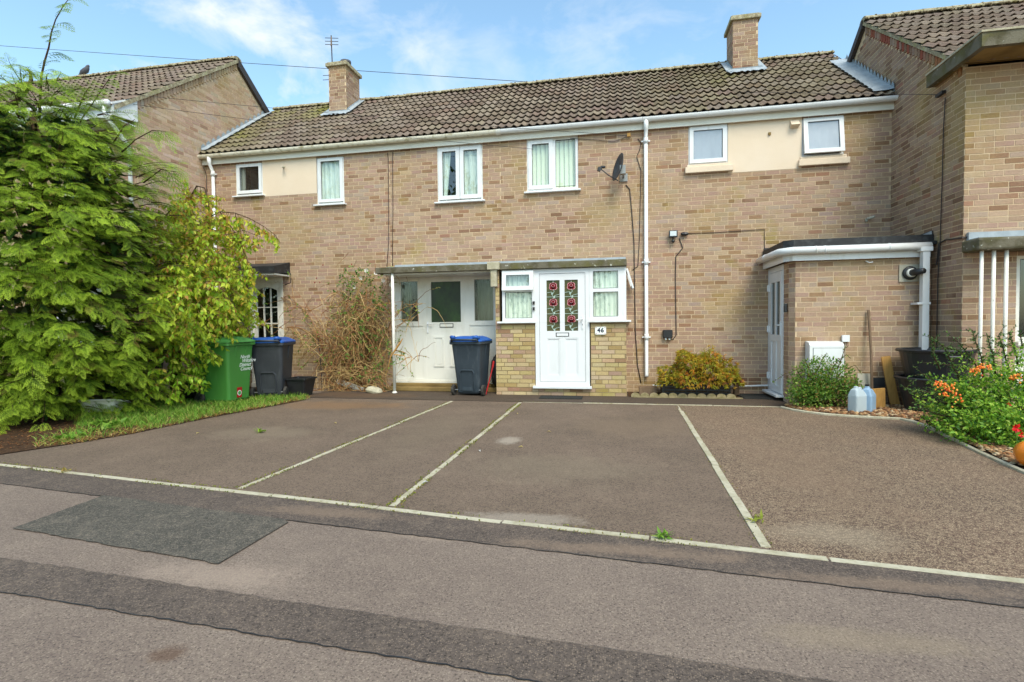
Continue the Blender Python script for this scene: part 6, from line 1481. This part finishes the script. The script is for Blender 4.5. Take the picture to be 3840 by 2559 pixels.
cols = np.where(u < top[:, None]*.42, warm, np.where(u > 1-lowk[:, None]*.8, lime, cols))
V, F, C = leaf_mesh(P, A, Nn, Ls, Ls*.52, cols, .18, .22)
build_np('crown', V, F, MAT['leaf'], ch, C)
tag(build(twg, 'twigs', MAT['twig_green'], ch), kind='stuff')
build(wood, 'trunk', MAT['bark'], ch, smooth=True)

# ------------------------------------------------------------------ generic leafy bush
def bush(name, label, cat, base, blobs, cols, w, lsize, nleaf, stems, matn='leaf', wd=.5, up=.3, stem_r=.012, stem_col='bark', shell=.5):
    t = thing(name, label, cat, tuple(base)); wood_ = MB(); parts = []
    for (c, rad, k) in blobs:
        nn = int(nleaf*k); v = rnd_dir(nn)*(NR.random((nn, 1))**shell); q = np.array(c)+v*np.array(rad)
        ok = q[:, 2] > .03; q = q[ok]; v = v[ok]; nn = len(q)
        a = v+rnd_dir(nn)*.9+np.array([0, 0, up]); nm = rnd_dir(nn)+np.array([0, -.4, .9])
        ls = NR.uniform(lsize[0], lsize[1], nn)
        cc = blend(cols, nn, .2, w)
        parts.append(leaf_mesh(q, a, nm, ls, ls*wd, cc, .15, .15))
        for s_ in range(stems):
            e = np.array(c)+rnd_dir(1)[0]*np.array(rad)*R.uniform(.6, 1.0)
            if e[2] < .05: e[2] = .1
            b0 = np.array(base)+np.array([R.uniform(-.08, .08), R.uniform(-.06, .06), 0]); md = (b0+e)/2+np.array([R.uniform(-.1, .1), R.uniform(-.1, .1), R.uniform(0, .15)])
            wood_.tube([tuple(b0), tuple(md), tuple(e)], [stem_r, stem_r*.7, .002], 5)
    V, F, C = cat_mesh(parts); build_np('foliage', V, F, MAT[matn], t, C)
    build(wood_, 'stems', MAT[stem_col], t, smooth=True)
    return t
c1 = PY(535, 690, 9.25)
bush('evergreen_shrub', 'dark green shrub growing against wall beside the glazed arched door', 'shrub', (c1[0], 9.3, 0), [((c1[0]-.1, 9.3, 1.25), (.42, .35, .85), 1), ((c1[0]-.05, 9.25, .7), (.45, .35, .6), .6)],
     [S(52,96,38), S(70,118,44), S(38,74,32), S(92,132,56)], [.35, .3, .25, .1], (.035, .06), 1900, 14)

# sprays hanging off a shrub: stem with two rows of small leaves
def spray_leaves(pts, every, lsize, cols, w=None, wd=.5):
    pts = [np.array(p, float) for p in pts]; out = []
    for i in range(len(pts)-1):
        seg = pts[i+1]-pts[i]; ln = np.linalg.norm(seg); k = max(1, int(ln/every))
        for j in range(k):
            q = pts[i]+seg*(j+R.random())/k
            for _ in range(2): out.append((q, seg/ln*.6+rnd_dir(1)[0]*.8, rnd_dir(1)[0]+np.array([0, -.5, .8]), R.uniform(*lsize)))
    if not out: return None
    n = len(out); P = arr([o[0] for o in out]); A = arr([o[1] for o in out]); Nn = arr([o[2] for o in out]); Ls = arr([o[3] for o in out])
    return leaf_mesh(P, A, Nn, Ls, Ls*wd, blend(cols, n, .18, w), .15, .15)

# ------------------------------------------------------------------ golden lace-leaf maple in the crate
mp_ = thing('japanese_maple', 'golden green lace leaved maple mound growing in the black crate', 'shrub', (1.35, 9.5, .16))
parts = []; wood = MB(); cm = np.array([1.42, 9.42, .35])
nl = 1500; v = rnd_dir(nl); v[:, 2] = np.abs(v[:, 2]); rad = np.array([.66, .36, .46]); v = v*(.55+.45*NR.random((nl, 1))**.4)
q = cm+v*rad
lump_ = .06*np.sin(q[:, 0:1]*17)+.05*np.sin(q[:, 2:3]*23+q[:, 0:1]*9); q = q+v*lump_
edge = np.hypot(v[:, 0], v[:, 1]); q[:, 2] -= .16*edge**3
base_d = v*np.array([1, 1, .2])+np.array([0, 0, -.55])
MC = [S(176,156,40), S(148,146,40), S(190,150,44), S(190,124,40), S(122,128,36), S(132,84,40)]
cc = blend(MC, nl, .2, [.30, .28, .18, .12, .08, .04])
for k in range(6):
    d = base_d+rnd_dir(nl)*.75
    ls = NR.uniform(.05, .09, nl)
    parts.append(leaf_mesh(q, d, rnd_dir(nl)+np.array([0, -.5, .8]), ls, ls*.22, cc, .1, .25))
V, F, C = cat_mesh(parts); V[:, 1] = np.minimum(V[:, 1], Y0-.02); V[:, 2] = np.maximum(V[:, 2], .17); build_np('foliage', V, F, MAT['leaf'], mp_, C)
for k in range(9):
    e = cm+np.array([R.uniform(-.5, .5), R.uniform(-.2, .15), R.uniform(.1, .35)]); wood.tube([(1.4, 9.5, .15), tuple((np.array([1.4, 9.5, .3])+e)/2+np.array([0, 0, .08])), tuple(e)], [.022, .012, .004], 5)
build(wood, 'stems', MAT['bark'], mp_, smooth=True)

# ------------------------------------------------------------------ climbing rose
rs = thing('climbing_rose', 'tangled brown climbing rose with few leaves on the house wall', 'climber', (-5.0, 9.7, 0))
wood = MB(); parts = []; TW = [S(176,146,96), S(156,124,80), S(196,166,114), S(130,98,64), S(156,108,70)]
def rose_cane(p, d, n, st, r0, grav, wob_):
    pts = [np.array(p, float)]; d = np.array(d, float)
    for i in range(n):
        d = d+np.array([R.uniform(-wob_, wob_), R.uniform(-wob_, wob_)*.5, R.uniform(-wob_, wob_)-grav]); d /= np.linalg.norm(d)
        q = pts[-1]+d*st; q[1] = min(max(q[1], 9.30), Y0-.03); q[2] = max(q[2], .02); pts.append(q)
    wood.col = tuple(blend(TW, 1, .2)[0]); wood.tube([tuple(q) for q in pts], [r0*(1-.8*i/n)+.0012 for i in range(n+1)], 4, cap=False)
    return pts
ends = []
for k in range(36):
    x = R.uniform(-5.75, -4.5); pts = rose_cane((x, R.uniform(9.6, 9.8), .02), (R.uniform(-.22, .22), -.05, 1), R.randint(17, 29), .085, .010, .02, .20); ends += pts[6:]
for k in range(600):
    p = ends[R.randrange(len(ends))]; pts = rose_cane(p, (R.uniform(-1, 1), R.uniform(-.8, .2), R.uniform(-.6, .8)), R.randint(5, 12), .055, .006, .10, .32)
    if R.random() < .30 or p[2] > 1.6 and R.random() < .5:
        ps = spray_leaves(pts[-4:], .035, (.03, .055), [S(104,150,56), S(130,164,72), S(84,124,48), S(150,160,70)], None, .6)
        if ps: parts.append(ps)
for k in range(300):
    c_ = np.array([R.gauss(-4.95, .36), R.uniform(9.45, 9.75), R.gauss(1.5, .38)]); rose_cane(c_, (R.uniform(-1, 1), R.uniform(-.6, .2), R.uniform(-1, .3)), R.randint(5, 10), .05, .0055, .16, .30)
for k in range(230):
    c_ = np.array([R.uniform(-5.7, -4.5), R.uniform(9.3, 9.7), R.uniform(.02, .5)]); rose_cane(c_, (R.uniform(-1, 1), R.uniform(-.6, .2), R.uniform(-.3, .6)), R.randint(5, 11), .05, .0055, .12, .30)
for (cx, cy, cz, n) in ((-4.52, 9.5, 1.55, 14), (-4.5, 9.45, 1.2, 10), (-4.75, 9.5, .9, 10), (-4.62, 9.4, .55, 8), (-5.1, 9.6, 2.1, 26), (-4.75, 9.6, 2.2, 18), (-5.3, 9.7, 2.0, 14), (-5.0, 9.6, 2.35, 10), (-4.55, 9.5, 1.7, 16), (-5.0, 9.5, 1.0, 12), (-5.3, 9.5, 1.5, 12), (-4.8, 9.4, 1.3, 14), (-4.5, 9.4, .3, 10), (-4.15, 9.35, .85, 10), (-4.12, 9.35, .7, 8)):
    for k in range(n):
        p = np.array([R.gauss(cx, .12), min(9.8, R.gauss(cy, .06)), R.gauss(cz, .12)])
        parts.append(spray_leaves([p, p+rnd_dir(1)[0]*.12], .03, (.035, .06), [S(86,132,52), S(112,152,62), S(66,106,44), S(138,160,72)], None, .6))
build(wood, 'stems', MAT['twig_brown'], rs)
V, F, C = cat_mesh([p for p in parts if p]); V[:, 1] = np.minimum(V[:, 1], Y0-.015); build_np('leaves', V, F, MAT['leaf'], rs, C)
for (x, y) in ((843, 622), (865, 628), (882, 645), (830, 640), (900, 655), (815, 660)):
    p = PY(x, y, 9.62); m = MB()
    for k in range(7):
        a = k*2*PI/7; m.add([(p[0], 9.62, p[2]), (p[0]+.035*math.cos(a-.4), 9.60, p[2]+.035*math.sin(a-.4)), (p[0]+.048*math.cos(a), 9.585, p[2]+.048*math.sin(a)), (p[0]+.035*math.cos(a+.4), 9.60, p[2]+.035*math.sin(a+.4))], [(0, 1, 2, 3)])
    build(m, 'bloom', MAT['flower_white'], rs)
for (x, y) in ((727, 640), (723, 650), (742, 610), (735, 650), (800, 655), (808, 608)):
    p = PY(x, y, 9.66); m = MB(); m.col = S(140,40,30); m.lathe([(.002, -.014), (.013, 0), (.011, .012), (.003, .018)], tuple(p), 8); build(m, 'rose_hip', MAT['berry'], rs)
# pale dead stalk by the post
m = MB(); m.tube([tuple(PY(888, 860, 9.2)), tuple(PY(898, 820, 9.15)), tuple(PY(918, 790, 9.12)), tuple(PY(926, 778, 9.12))], [.004, .012, .02, .004], 6); m.tube([tuple(PY(905, 815, 9.15)), tuple(PY(930, 818, 9.15)), tuple(PY(938, 850, 9.15))], [.012, .008, .003], 6); tag(build(m, 'dead_stalk', MAT['wood_raw']), 'pale dried stalk hooked around the white canopy post', 'stalk')
m = MB(); m.tube([tuple(PY(731, 772, 9.6)), tuple(PY(738, 850, 9.55)), (PY(740, 880, 9.5)[0], 9.5, .01)], .010, 6); tag(build(m, 'garden_cane', MAT['cable_dark']), 'dark garden cane standing at the left of the rose', 'cane')

# ------------------------------------------------------------------ shrub by the meter box
SG = [S(96,138,48), S(122,156,58), S(74,112,42), S(148,164,70), S(150,120,64)]
c2 = PY(1885, 885, 8.35)
sb_ = bush('spreading_shrub', 'loose arching green shrub in front of the gas meter box', 'shrub', (c2[0], 8.3, .01), [((c2[0], 8.30, .38), (.46, .24, .40), 1), ((c2[0]-.18, 8.2, .22), (.32, .2, .20), .5), ((c2[0]+.28, 8.28, .25), (.28, .18, .22), .4)], SG, [.3, .28, .22, .12, .08], (.028, .055), 3000, 16, stem_r=.007)
wood = MB(); pp = []
for D_ in ([(1850, 880), (1830, 850), (1800, 862), (1775, 880)], [(1905, 860), (1925, 830), (1945, 815), (1955, 825)], [(1910, 880), (1940, 850), (1965, 840), (1980, 860)], [(1920, 890), (1955, 880), (1980, 885)], [(1880, 850), (1890, 825), (1900, 812)], [(1860, 850), (1850, 828)], [(1925, 850), (1942, 800), (1950, 795)], [(1830, 880), (1815, 860)]):
    P = [PY(x, y, 8.25) for x, y in D_]; wood.tube([tuple(p) for p in P], [.006-.004*i/len(P) for i in range(len(P))], 5); pp.append(spray_leaves(P, .028, (.02, .038), SG, None, .5))
build(wood, 'arching_stems', MAT['bark'], sb_); V, F, C = cat_mesh(pp); build_np('arching_leaves', V, F, MAT['leaf'], sb_, C)

# ------------------------------------------------------------------ firethorn with orange berries
FG = [S(122,168,52), S(158,194,64), S(88,134,44), S(182,204,84), S(60,98,38)]
YP2 = 6.45
ft = thing('firethorn_bush', 'green firethorn bush with clusters of orange berries before the end house', 'bush', (4.25, YP2, .01))
blobs = [(PY(2225, 930, 6.5), (.42, .38, .36), 1.0), (PY(2310, 900, 6.45), (.42, .4, .46), 1.1), (PY(2270, 990, 6.1), (.40, .3, .26), .8), (PY(2330, 985, 6.0), (.36, .3, .30), .7), (PY(2180, 960, 6.6), (.24, .2, .18), .3), (PY(2380, 920, 6.3), (.4, .35, .45), .7)]
parts = []; wood = MB()
for (c_, rad, k) in blobs:
    nn = int(3200*k); v = rnd_dir(nn)*(NR.random((nn, 1))**.45); q = np.array(c_)+v*np.array(rad)*(1+.25*np.sin(v[:, 0:1]*7+v[:, 2:3]*9))
    ok = q[:, 2] > .03; q = q[ok]; v = v[ok]; nn = len(q); ls = NR.uniform(.026, .052, nn)
    parts.append(leaf_mesh(q, v+rnd_dir(nn)*.9, rnd_dir(nn)+np.array([0, -.4, .9]), ls, ls*.5, blend(FG, nn, .22, [.32, .27, .2, .12, .09]), .15, .12))
    for s_ in range(9):
        e = np.array(c_)+rnd_dir(1)[0]*np.array(rad)*.8; e[2] = max(e[2], .1); b0 = np.array([4.15+R.uniform(-.2, .3), YP2+R.uniform(-.1, .1), .01]); wood.tube([tuple(b0), tuple((b0+e)/2+np.array([0, 0, .08])), tuple(e)], [.014, .009, .002], 5)
SPR = [[(2190, 920), (2150, 905), (2110, 898), (2080, 893)], [(2200, 960), (2160, 955), (2120, 940), (2095, 938)], [(2215, 900), (2195, 850), (2170, 800), (2150, 780)], [(2160, 850), (2145, 815), (2140, 790)], [(2260, 870), (2255, 820), (2240, 780), (2235, 760)], [(2290, 870), (2280, 810), (2268, 770)], [(2320, 860), (2305, 800), (2295, 770)], [(2340, 840), (2330, 795), (2318, 765)], [(2210, 870), (2185, 840), (2150, 835)], [(2230, 830), (2200, 805), (2175, 800)], [(2180, 900), (2140, 870), (2120, 860)], [(2350, 800), (2345, 770)], [(2200, 930), (2150, 925), (2105, 925)], [(2180, 985), (2140, 975), (2120, 960)], [(2250, 850), (2225, 815), (2205, 790)]]
for D_ in SPR:
    Yd = R.uniform(6.3, 6.7); P = [PY(x, y, Yd) for x, y in D_]; wood.tube([tuple(p) for p in P], [.008-.006*i/len(P) for i in range(len(P))], 5)
    dk = [S(70,104,52), S(92,124,64), S(54,84,44), S(120,150,70)]
    for rep in range(2): parts.append(spray_leaves([p+np.array([0, 0, 0]) for p in P], .018, (.02, .042), dk, None, .45))
    for p in P[1:]:
        for k in range(2):
            e = p+np.array([R.uniform(-.14, .14), R.uniform(-.08, .08), R.uniform(-.06, .14)]); wood.tube([tuple(p), tuple(e)], [.003, .001], 4); parts.append(spray_leaves([p, e], .02, (.018, .036), dk, None, .45))
V, F, C = cat_mesh([p for p in parts if p]); V[:, 2] = np.maximum(V[:, 2], .02); build_np('foliage', V, F, MAT['leaf'], ft, C)
build(wood, 'stems', MAT['bark'], ft, smooth=True)
m = MB()
for (x, y, n, s_) in ((2160, 885, 24, .06), (2185, 890, 18, .05), (2172, 905, 12, .05), (2200, 905, 8, .06), (2205, 925, 8, .06), (2245, 850, 26, .06), (2262, 843, 16, .05), (2330, 868, 16, .07), (2345, 864, 8, .05)):
    c_ = PY(x, y, 6.18)
    for k in range(n):
        q = c_+np.array([R.gauss(0, s_*.55), R.gauss(0, s_*.4), R.gauss(0, s_*.4)]); m.col = tuple(blend([S(236,112,28), S(246,146,46), S(222,84,24), S(250,166,70)], 1, .1)[0]); r_ = R.uniform(.008, .0125)
        m.lathe([(r_*.35, -r_*.95), (r_*.95, -r_*.4), (r_*.95, r_*.4), (r_*.35, r_*.95)], tuple(q), 6)
tag(build(m, 'berries', MAT['berry'], ft, smooth=True), kind='stuff')
for (x, y, s_) in ((2338, 985, .05), (2346, 1000, .035), (2318, 930, .025)):
    c_ = PY(x, y, 5.72); m = MB(); m.col = S(206,22,20)
    for k in range(9):
        d = rnd_dir(1)[0]; d[1] = -abs(d[1]); e = c_+d*s_; b = np.cross(d, rnd_dir(1)[0])*s_*.6; m.add([tuple(c_), tuple((c_+e)/2+b*.6), tuple(e), tuple((c_+e)/2-b*.6)], [(0, 1, 2, 3)])
    build(m, 'red_leaf_tuft', MAT['berry'], ft)

# ------------------------------------------------------------------ grass, straw, pebbles, moss
def in_poly(x, y, poly):
    ins = np.zeros(len(x), bool); n = len(poly); j = n-1
    for i in range(n):
        xi, yi = poly[i]; xj, yj = poly[j]
        c_ = ((yi > y) != (yj > y)) & (x < (xj-xi)*(y-yi)/(yj-yi+1e-12)+xi); ins ^= c_; j = i
    return ins
GP = [(-5.28, 8.3), (-5.45, 7.26), (-5.63, 6.4), (-5.74, 5.27), (-5.9, 4.75), (-6.15, 4.5), (-6.5, 4.75), (-6.9, 5.5), (-7.6, 6.3), (-8.0, 7.3), (-7.6, 8.4), (-6.9, 8.9), (-6.0, 8.95), (-5.5, 8.6)]
EDGE = np.array([(-5.28, 8.3), (-5.45, 7.26), (-5.63, 6.4), (-5.74, 5.27), (-5.9, 4.75), (-6.15, 4.5), (-6.5, 4.3)])
def edge_dist(x, y): return x-np.interp(-y, -EDGE[:, 1], EDGE[:, 0])
def blades(n, poly, h, hw, cols, w, lean, dens=None, z0=.012):
    x = NR.uniform(min(p[0] for p in poly), max(p[0] for p in poly), n); y = NR.uniform(min(p[1] for p in poly), max(p[1] for p in poly), n)
    ok = in_poly(x, y, poly)
    if dens is not None: ok &= NR.random(n) < dens(x, y)
    x = x[ok]; y = y[ok]; n = len(x); az = NR.uniform(0, 6.283, n); hh = NR.uniform(h[0], h[1], n); ln = NR.uniform(lean[0], lean[1], n); la = NR.uniform(0, 6.283, n)
    b = np.stack([x, y, np.full(n, z0)], 1); s_ = np.stack([np.cos(az), np.sin(az), np.zeros(n)], 1)*hw
    d = np.stack([np.cos(la)*ln, np.sin(la)*ln, np.ones(n)], 1)*hh[:, None]
    mid = b+d*.55; tip = b+d*np.array([1.5, 1.5, .95])
    V = np.stack([b-s_, b+s_, mid+s_*.8, mid-s_*.8, tip+s_*.15, tip-s_*.15], 1).reshape(-1, 3); bi = np.arange(n)[:, None]*6
    F = np.concatenate([bi+np.array([0, 1, 2, 3]), bi+np.array([3, 2, 4, 5])], 0); C = np.repeat(blend(cols, n, .2, w), 6, 0); return V, F, C
GG = [S(104,146,44), S(126,164,56), S(84,124,38), S(150,174,76), S(176,166,90)]
parts = [blades(30000, GP, (.03, .10), .004, GG, [.30, .28, .2, .12, .10], (.1, .9), lambda x, y: np.clip((-edge_dist(x, y)-.06*np.sin(y*9)-.04*np.sin(y*23))/.16, 0, 1)*np.where(y < 5.6, .25, 1)*np.clip(.75+.5*np.sin(x*7+y*3)*np.sin(y*5-x*4), .2, 1)),
         blades(14000, GP, (.02, .06), .003, [S(196,160,92), S(176,134,70), S(150,112,60), S(206,180,120)], None, (.8, 3.0), lambda x, y: np.exp(-((edge_dist(x, y)+.12)/.14)**2)*.9+np.where(y < 5.4, .35, 0))]
V, F, C = cat_mesh(parts); tag(build_np('grass', V, F, MAT['grass'], None, C), 'strip of bright grass and dry straw along the edge of the drive', 'grass', kind='stuff')
# broad-leaved weeds under the tray
wd = thing('weed_clump', 'broad leaved green weeds growing at the drive edge below the white tray', 'weeds', (-6.3, 5.6, .012)); parts = []
for (x, y) in ((240, 975), (262, 985), (285, 975), (225, 990), (175, 1005), (210, 960), (145, 1012)):
    p = PZ(x, y, .02); n = 22; P = np.tile(p, (n, 1))+NR.normal(size=(n, 3))*np.array([.07, .07, .0]); a = rnd_dir(n); a[:, 2] = np.abs(a[:, 2])+.25; ls = NR.uniform(.06, .14, n); parts.append(leaf_mesh(P, a, rnd_dir(n)*.4+np.array([0, 0, 1]), ls, ls*.4, blend(GG[:4], n, .15), .2, .3))
V, F, C = cat_mesh(parts); V[:, 2] = np.maximum(V[:, 2], .016); build_np('leaves', V, F, MAT['leaf'], wd, C)
# leaf litter below the conifer
n = 2600; x = NR.uniform(-9.5, -5.95, n); y = NR.uniform(4.1, 6.3, n); ok = edge_dist(x, y) < -.03; P = np.stack([x[ok], y[ok], np.full(ok.sum(), .02)], 1); n = len(P); a = rnd_dir(n); a[:, 2] *= .2; ls = NR.uniform(.02, .05, n)
V, F, C = leaf_mesh(P, a, rnd_dir(n)*.3+np.array([0, 0, 1]), ls, ls*.35, blend([S(120,70,44), S(150,96,58), S(90,54,36), S(176,124,80)], n, .2), .1, .1); tag(build_np('leaf_litter', V, F, MAT['leaf'], None, C), 'brown leaf litter on the soil under the conifer', 'leaf litter', kind='stuff')
# pebbles
def pebble_mesh(xs, ys, zs, size, cols):
    n = len(xs); th = np.array([0, .9, 1.9, math.pi]); vs = []
    ring_n = 6; base = [(0, 0, 1)]
    for t in (.75, 1.5): base += [(math.sin(t)*math.cos(2*PI*k/ring_n+t), math.sin(t)*math.sin(2*PI*k/ring_n+t), math.cos(t)) for k in range(ring_n)]
    base = np.array(base); f = []
    for k in range(ring_n): f.append((0, 0+1+k, 1+(k+1) % ring_n, 0))
    q = [(1+k, 1+ring_n+k, 1+ring_n+(k+1) % ring_n, 1+(k+1) % ring_n) for k in range(ring_n)]
    F3 = np.array([(0, 1+k, 1+(k+1) % ring_n) for k in range(ring_n)]); Fq = np.array(q)
    T = np.concatenate([F3, Fq[:, [0, 1, 2]], Fq[:, [0, 2, 3]]])
    az = NR.uniform(0, 6.28, n); sx = size*NR.uniform(.8, 1.3, n); sy = size*NR.uniform(.6, .95, n); sz = size*NR.uniform(.4, .65, n)
    B = np.tile(base[None], (n, 1, 1))*np.stack([sx, sy, sz], 1)[:, None, :]*(1+NR.normal(size=(n, len(base), 1))*.08)
    c_, s_ = np.cos(az)[:, None], np.sin(az)[:, None]
    X = B[:, :, 0]*c_-B[:, :, 1]*s_+xs[:, None]; Yv = B[:, :, 0]*s_+B[:, :, 1]*c_+ys[:, None]; Z = B[:, :, 2]+zs[:, None]
    V = np.stack([X, Yv, Z], 2).reshape(-1, 3); F = (np.arange(n)[:, None, None]*len(base)+T[None]).reshape(-1, 3)
    return V, F, np.repeat(cols, len(base), 0)
n = 19000; x = NR.uniform(2.4, 7.0, n); y = NR.uniform(4.2, 8.6, n); ok = in_poly(x, y, BED) & in_poly(x+.0, y, [(p[0]+.04*(1 if p[0] < 3.8 else 0), p[1]) for p in BED]); x = x[ok]; y = y[ok]; n = len(x)
cols = blend([S(168,128,86), S(186,150,106), S(142,102,68), S(196,172,136), S(122,88,62), S(160,112,72)], n, .15)
V, F, C = pebble_mesh(x, y, NR.uniform(.018, .04, n), NR.uniform(.022, .046, n), cols)
tag(build_np('pebbles', V, F, MAT['pebble'], None, C, smooth=True), 'brown pebbles filling the curved bed beside the reddish bay', 'pebbles', kind='stuff')
# thin concrete lip along the curved bed
lp = [(2.42, 8.30), (2.50, 8.08), (2.60, 7.92), (2.80, 7.74), (3.05, 7.63), (3.35, 7.55), (3.60, 7.50), (3.66, 7.3), (3.66, 7.05), (3.58, 6.58), (3.42, 5.70), (3.34, 5.08), (3.28, 4.3)]
m = MB(); m.tube([(p[0]-.015, p[1]-.01, .012) for p in lp], .022, 6); tag(build(m, 'bed_edging', MAT['concrete_pale']), 'thin mossy concrete lip along the curved pebble bed', 'edging')
# moss and tiny weeds along the edging stones
def moss_line(a, b, n, sd, h):
    t = NR.random(n); a = np.array(a); b = np.array(b); d = (b-a)/np.linalg.norm(b-a); nrm = np.array([-d[1], d[0]])
    clump = .5+.5*np.sin(t*23)+.4*np.sin(t*61+1)
    keep = NR.random(n) < np.clip(clump, .08, 1); t = t[keep]; n = len(t)
    off = np.where(NR.random(n) < .5, 1, -1)*sd+NR.normal(size=n)*.010
    P = a+(b-a)*t[:, None]+nrm*off[:, None]; P3 = np.concatenate([P, np.full((n, 1), .008)], 1); aa = rnd_dir(n); aa[:, 2] = np.abs(aa[:, 2])+.3; ls = NR.uniform(h*.5, h, n)
    return leaf_mesh(P3, aa, rnd_dir(n)+np.array([0, 0, .6]), ls, ls*.6, blend([S(128,136,48), S(150,150,60), S(104,112,44), S(150,130,70)], n, .2), .1, .2)
parts = [moss_line((-1.555, 3.45), (-1.52, 8.36), 1500, .036, .022), moss_line((-2.94, 3.6), (-2.68, 8.36), 1500, .036, .020), moss_line((.835, 3.15), (.945, 8.34), 500, .038, .014), moss_line((-5.8, EY(-5.8)), (.8, EY(.8)), 1300, .038, .018), moss_line((-6.5, 3.99-.44), (2.5, 2.62), 0, .0, .012) if False else moss_line((-1.6, 8.44), (2.4, 8.38), 300, .02, .018)]
V, F, C = cat_mesh(parts); tag(build_np('moss', V, F, MAT['leaf'], None, C), 'moss growing along the pale concrete edging lines', 'moss', kind='stuff')
def tuft(px, py, n, ls, cols, label):
    p = PZ(px, py, .01); P = np.tile(p, (n, 1)); a = rnd_dir(n); a[:, 2] = np.abs(a[:, 2])+.3; l_ = NR.uniform(ls*.5, ls, n); V, F, C = leaf_mesh(P+NR.normal(size=(n, 3))*np.array([.02, .02, 0]), a, rnd_dir(n)*.5+np.array([0, 0, 1]), l_, l_*.28, blend(cols, n, .15), .15, .25); V[:, 2] = np.maximum(V[:, 2], .012)
    return tag(build_np('weed_tuft', V, F, MAT['leaf'], None, C), label, 'weed')
tuft(1527, 1236, 22, .07, GG[:4], 'small green weed rooted at the front edging stones')
tuft(1738, 1197, 14, .09, [S(176,176,70), S(150,160,60)], 'straggly yellow weed beside the edging of the reddish bay')
tuft(598, 994, 26, .085, [S(128,164,44), S(150,180,60)], 'green leafy sprig dropped on the left bay')
tuft(150, 1085, 20, .06, [S(176,150,80), S(150,150,60)], 'dry grass tuft at the front edging near the grass strip')
for (x, y, lab) in ((451, 997, 'pale yellow fallen leaf lying near the grass strip'), (768, 972, 'small pale fallen leaf in the left bay'), (1187, 950, 'dry curled leaf beside mossy edging'), (1256, 992, 'small tan leaf on grey bay before number 46'), (1203, 1028, 'thin tan leaf lying mid bay before number 46'), (1100, 1035, 'white scrap lying beside the pale patch'), (985, 1108, 'white scrap in the narrow bay')):
    p = PZ(x, y, .012); V, F, C = leaf_mesh(p[None], np.array([[R.uniform(-1, 1), R.uniform(-1, 1), .1]]), np.array([[0, 0, 1.]]), np.array([.06]), np.array([.026]), blend([S(206,186,110), S(196,170,110)] if 'scrap' not in lab else [S(226,224,216)], 1), .3, .25); V[:, 2] = np.maximum(V[:, 2], .010)
    tag(build_np('fallen_leaf', V, F, MAT['leaf'], None, C), lab, 'leaf' if 'scrap' not in lab else 'scrap')
# ------------------------------------------------------------------ trees across the road, seen only as reflections in the glass
for (x, y, h, r_, lab) in ((-9.5, -11, 10.5, 3.4, 'tall leafy tree across the road opposite the conifer'), (-3.2, -12.5, 9.0, 3.2, 'round leafy tree across the road opposite the porch'), (4.0, -12, 7.5, 3.0, 'lower leafy tree across the road opposite the extension')):
    t = thing('roadside_tree', lab, 'tree', (x, y, 0), 'trees across the road'); m = MB(); m.tube([(x, y, -.02), (x+.1, y, h*.3), (x, y+.1, h*.7)], [.22, .18, .06], 8); build(m, 'trunk', MAT['bark'], t, smooth=True)
    nn = 4200; v = rnd_dir(nn)*(NR.random((nn, 1))**.4); q = np.array([x, y, h*.56])+v*np.array([r_, r_, h*.44])*(1+.2*np.sin(v[:, 0:1]*9+v[:, 2:3]*8)); ls = NR.uniform(.18, .34, nn)
    V, F, C = leaf_mesh(q, rnd_dir(nn), rnd_dir(nn)+np.array([0, 0, .6]), ls, ls*.6, blend([S(70,104,44), S(92,124,54), S(52,82,36)], nn, .2), .15, .15); build_np('crown', V, F, MAT['leaf'], t, C)
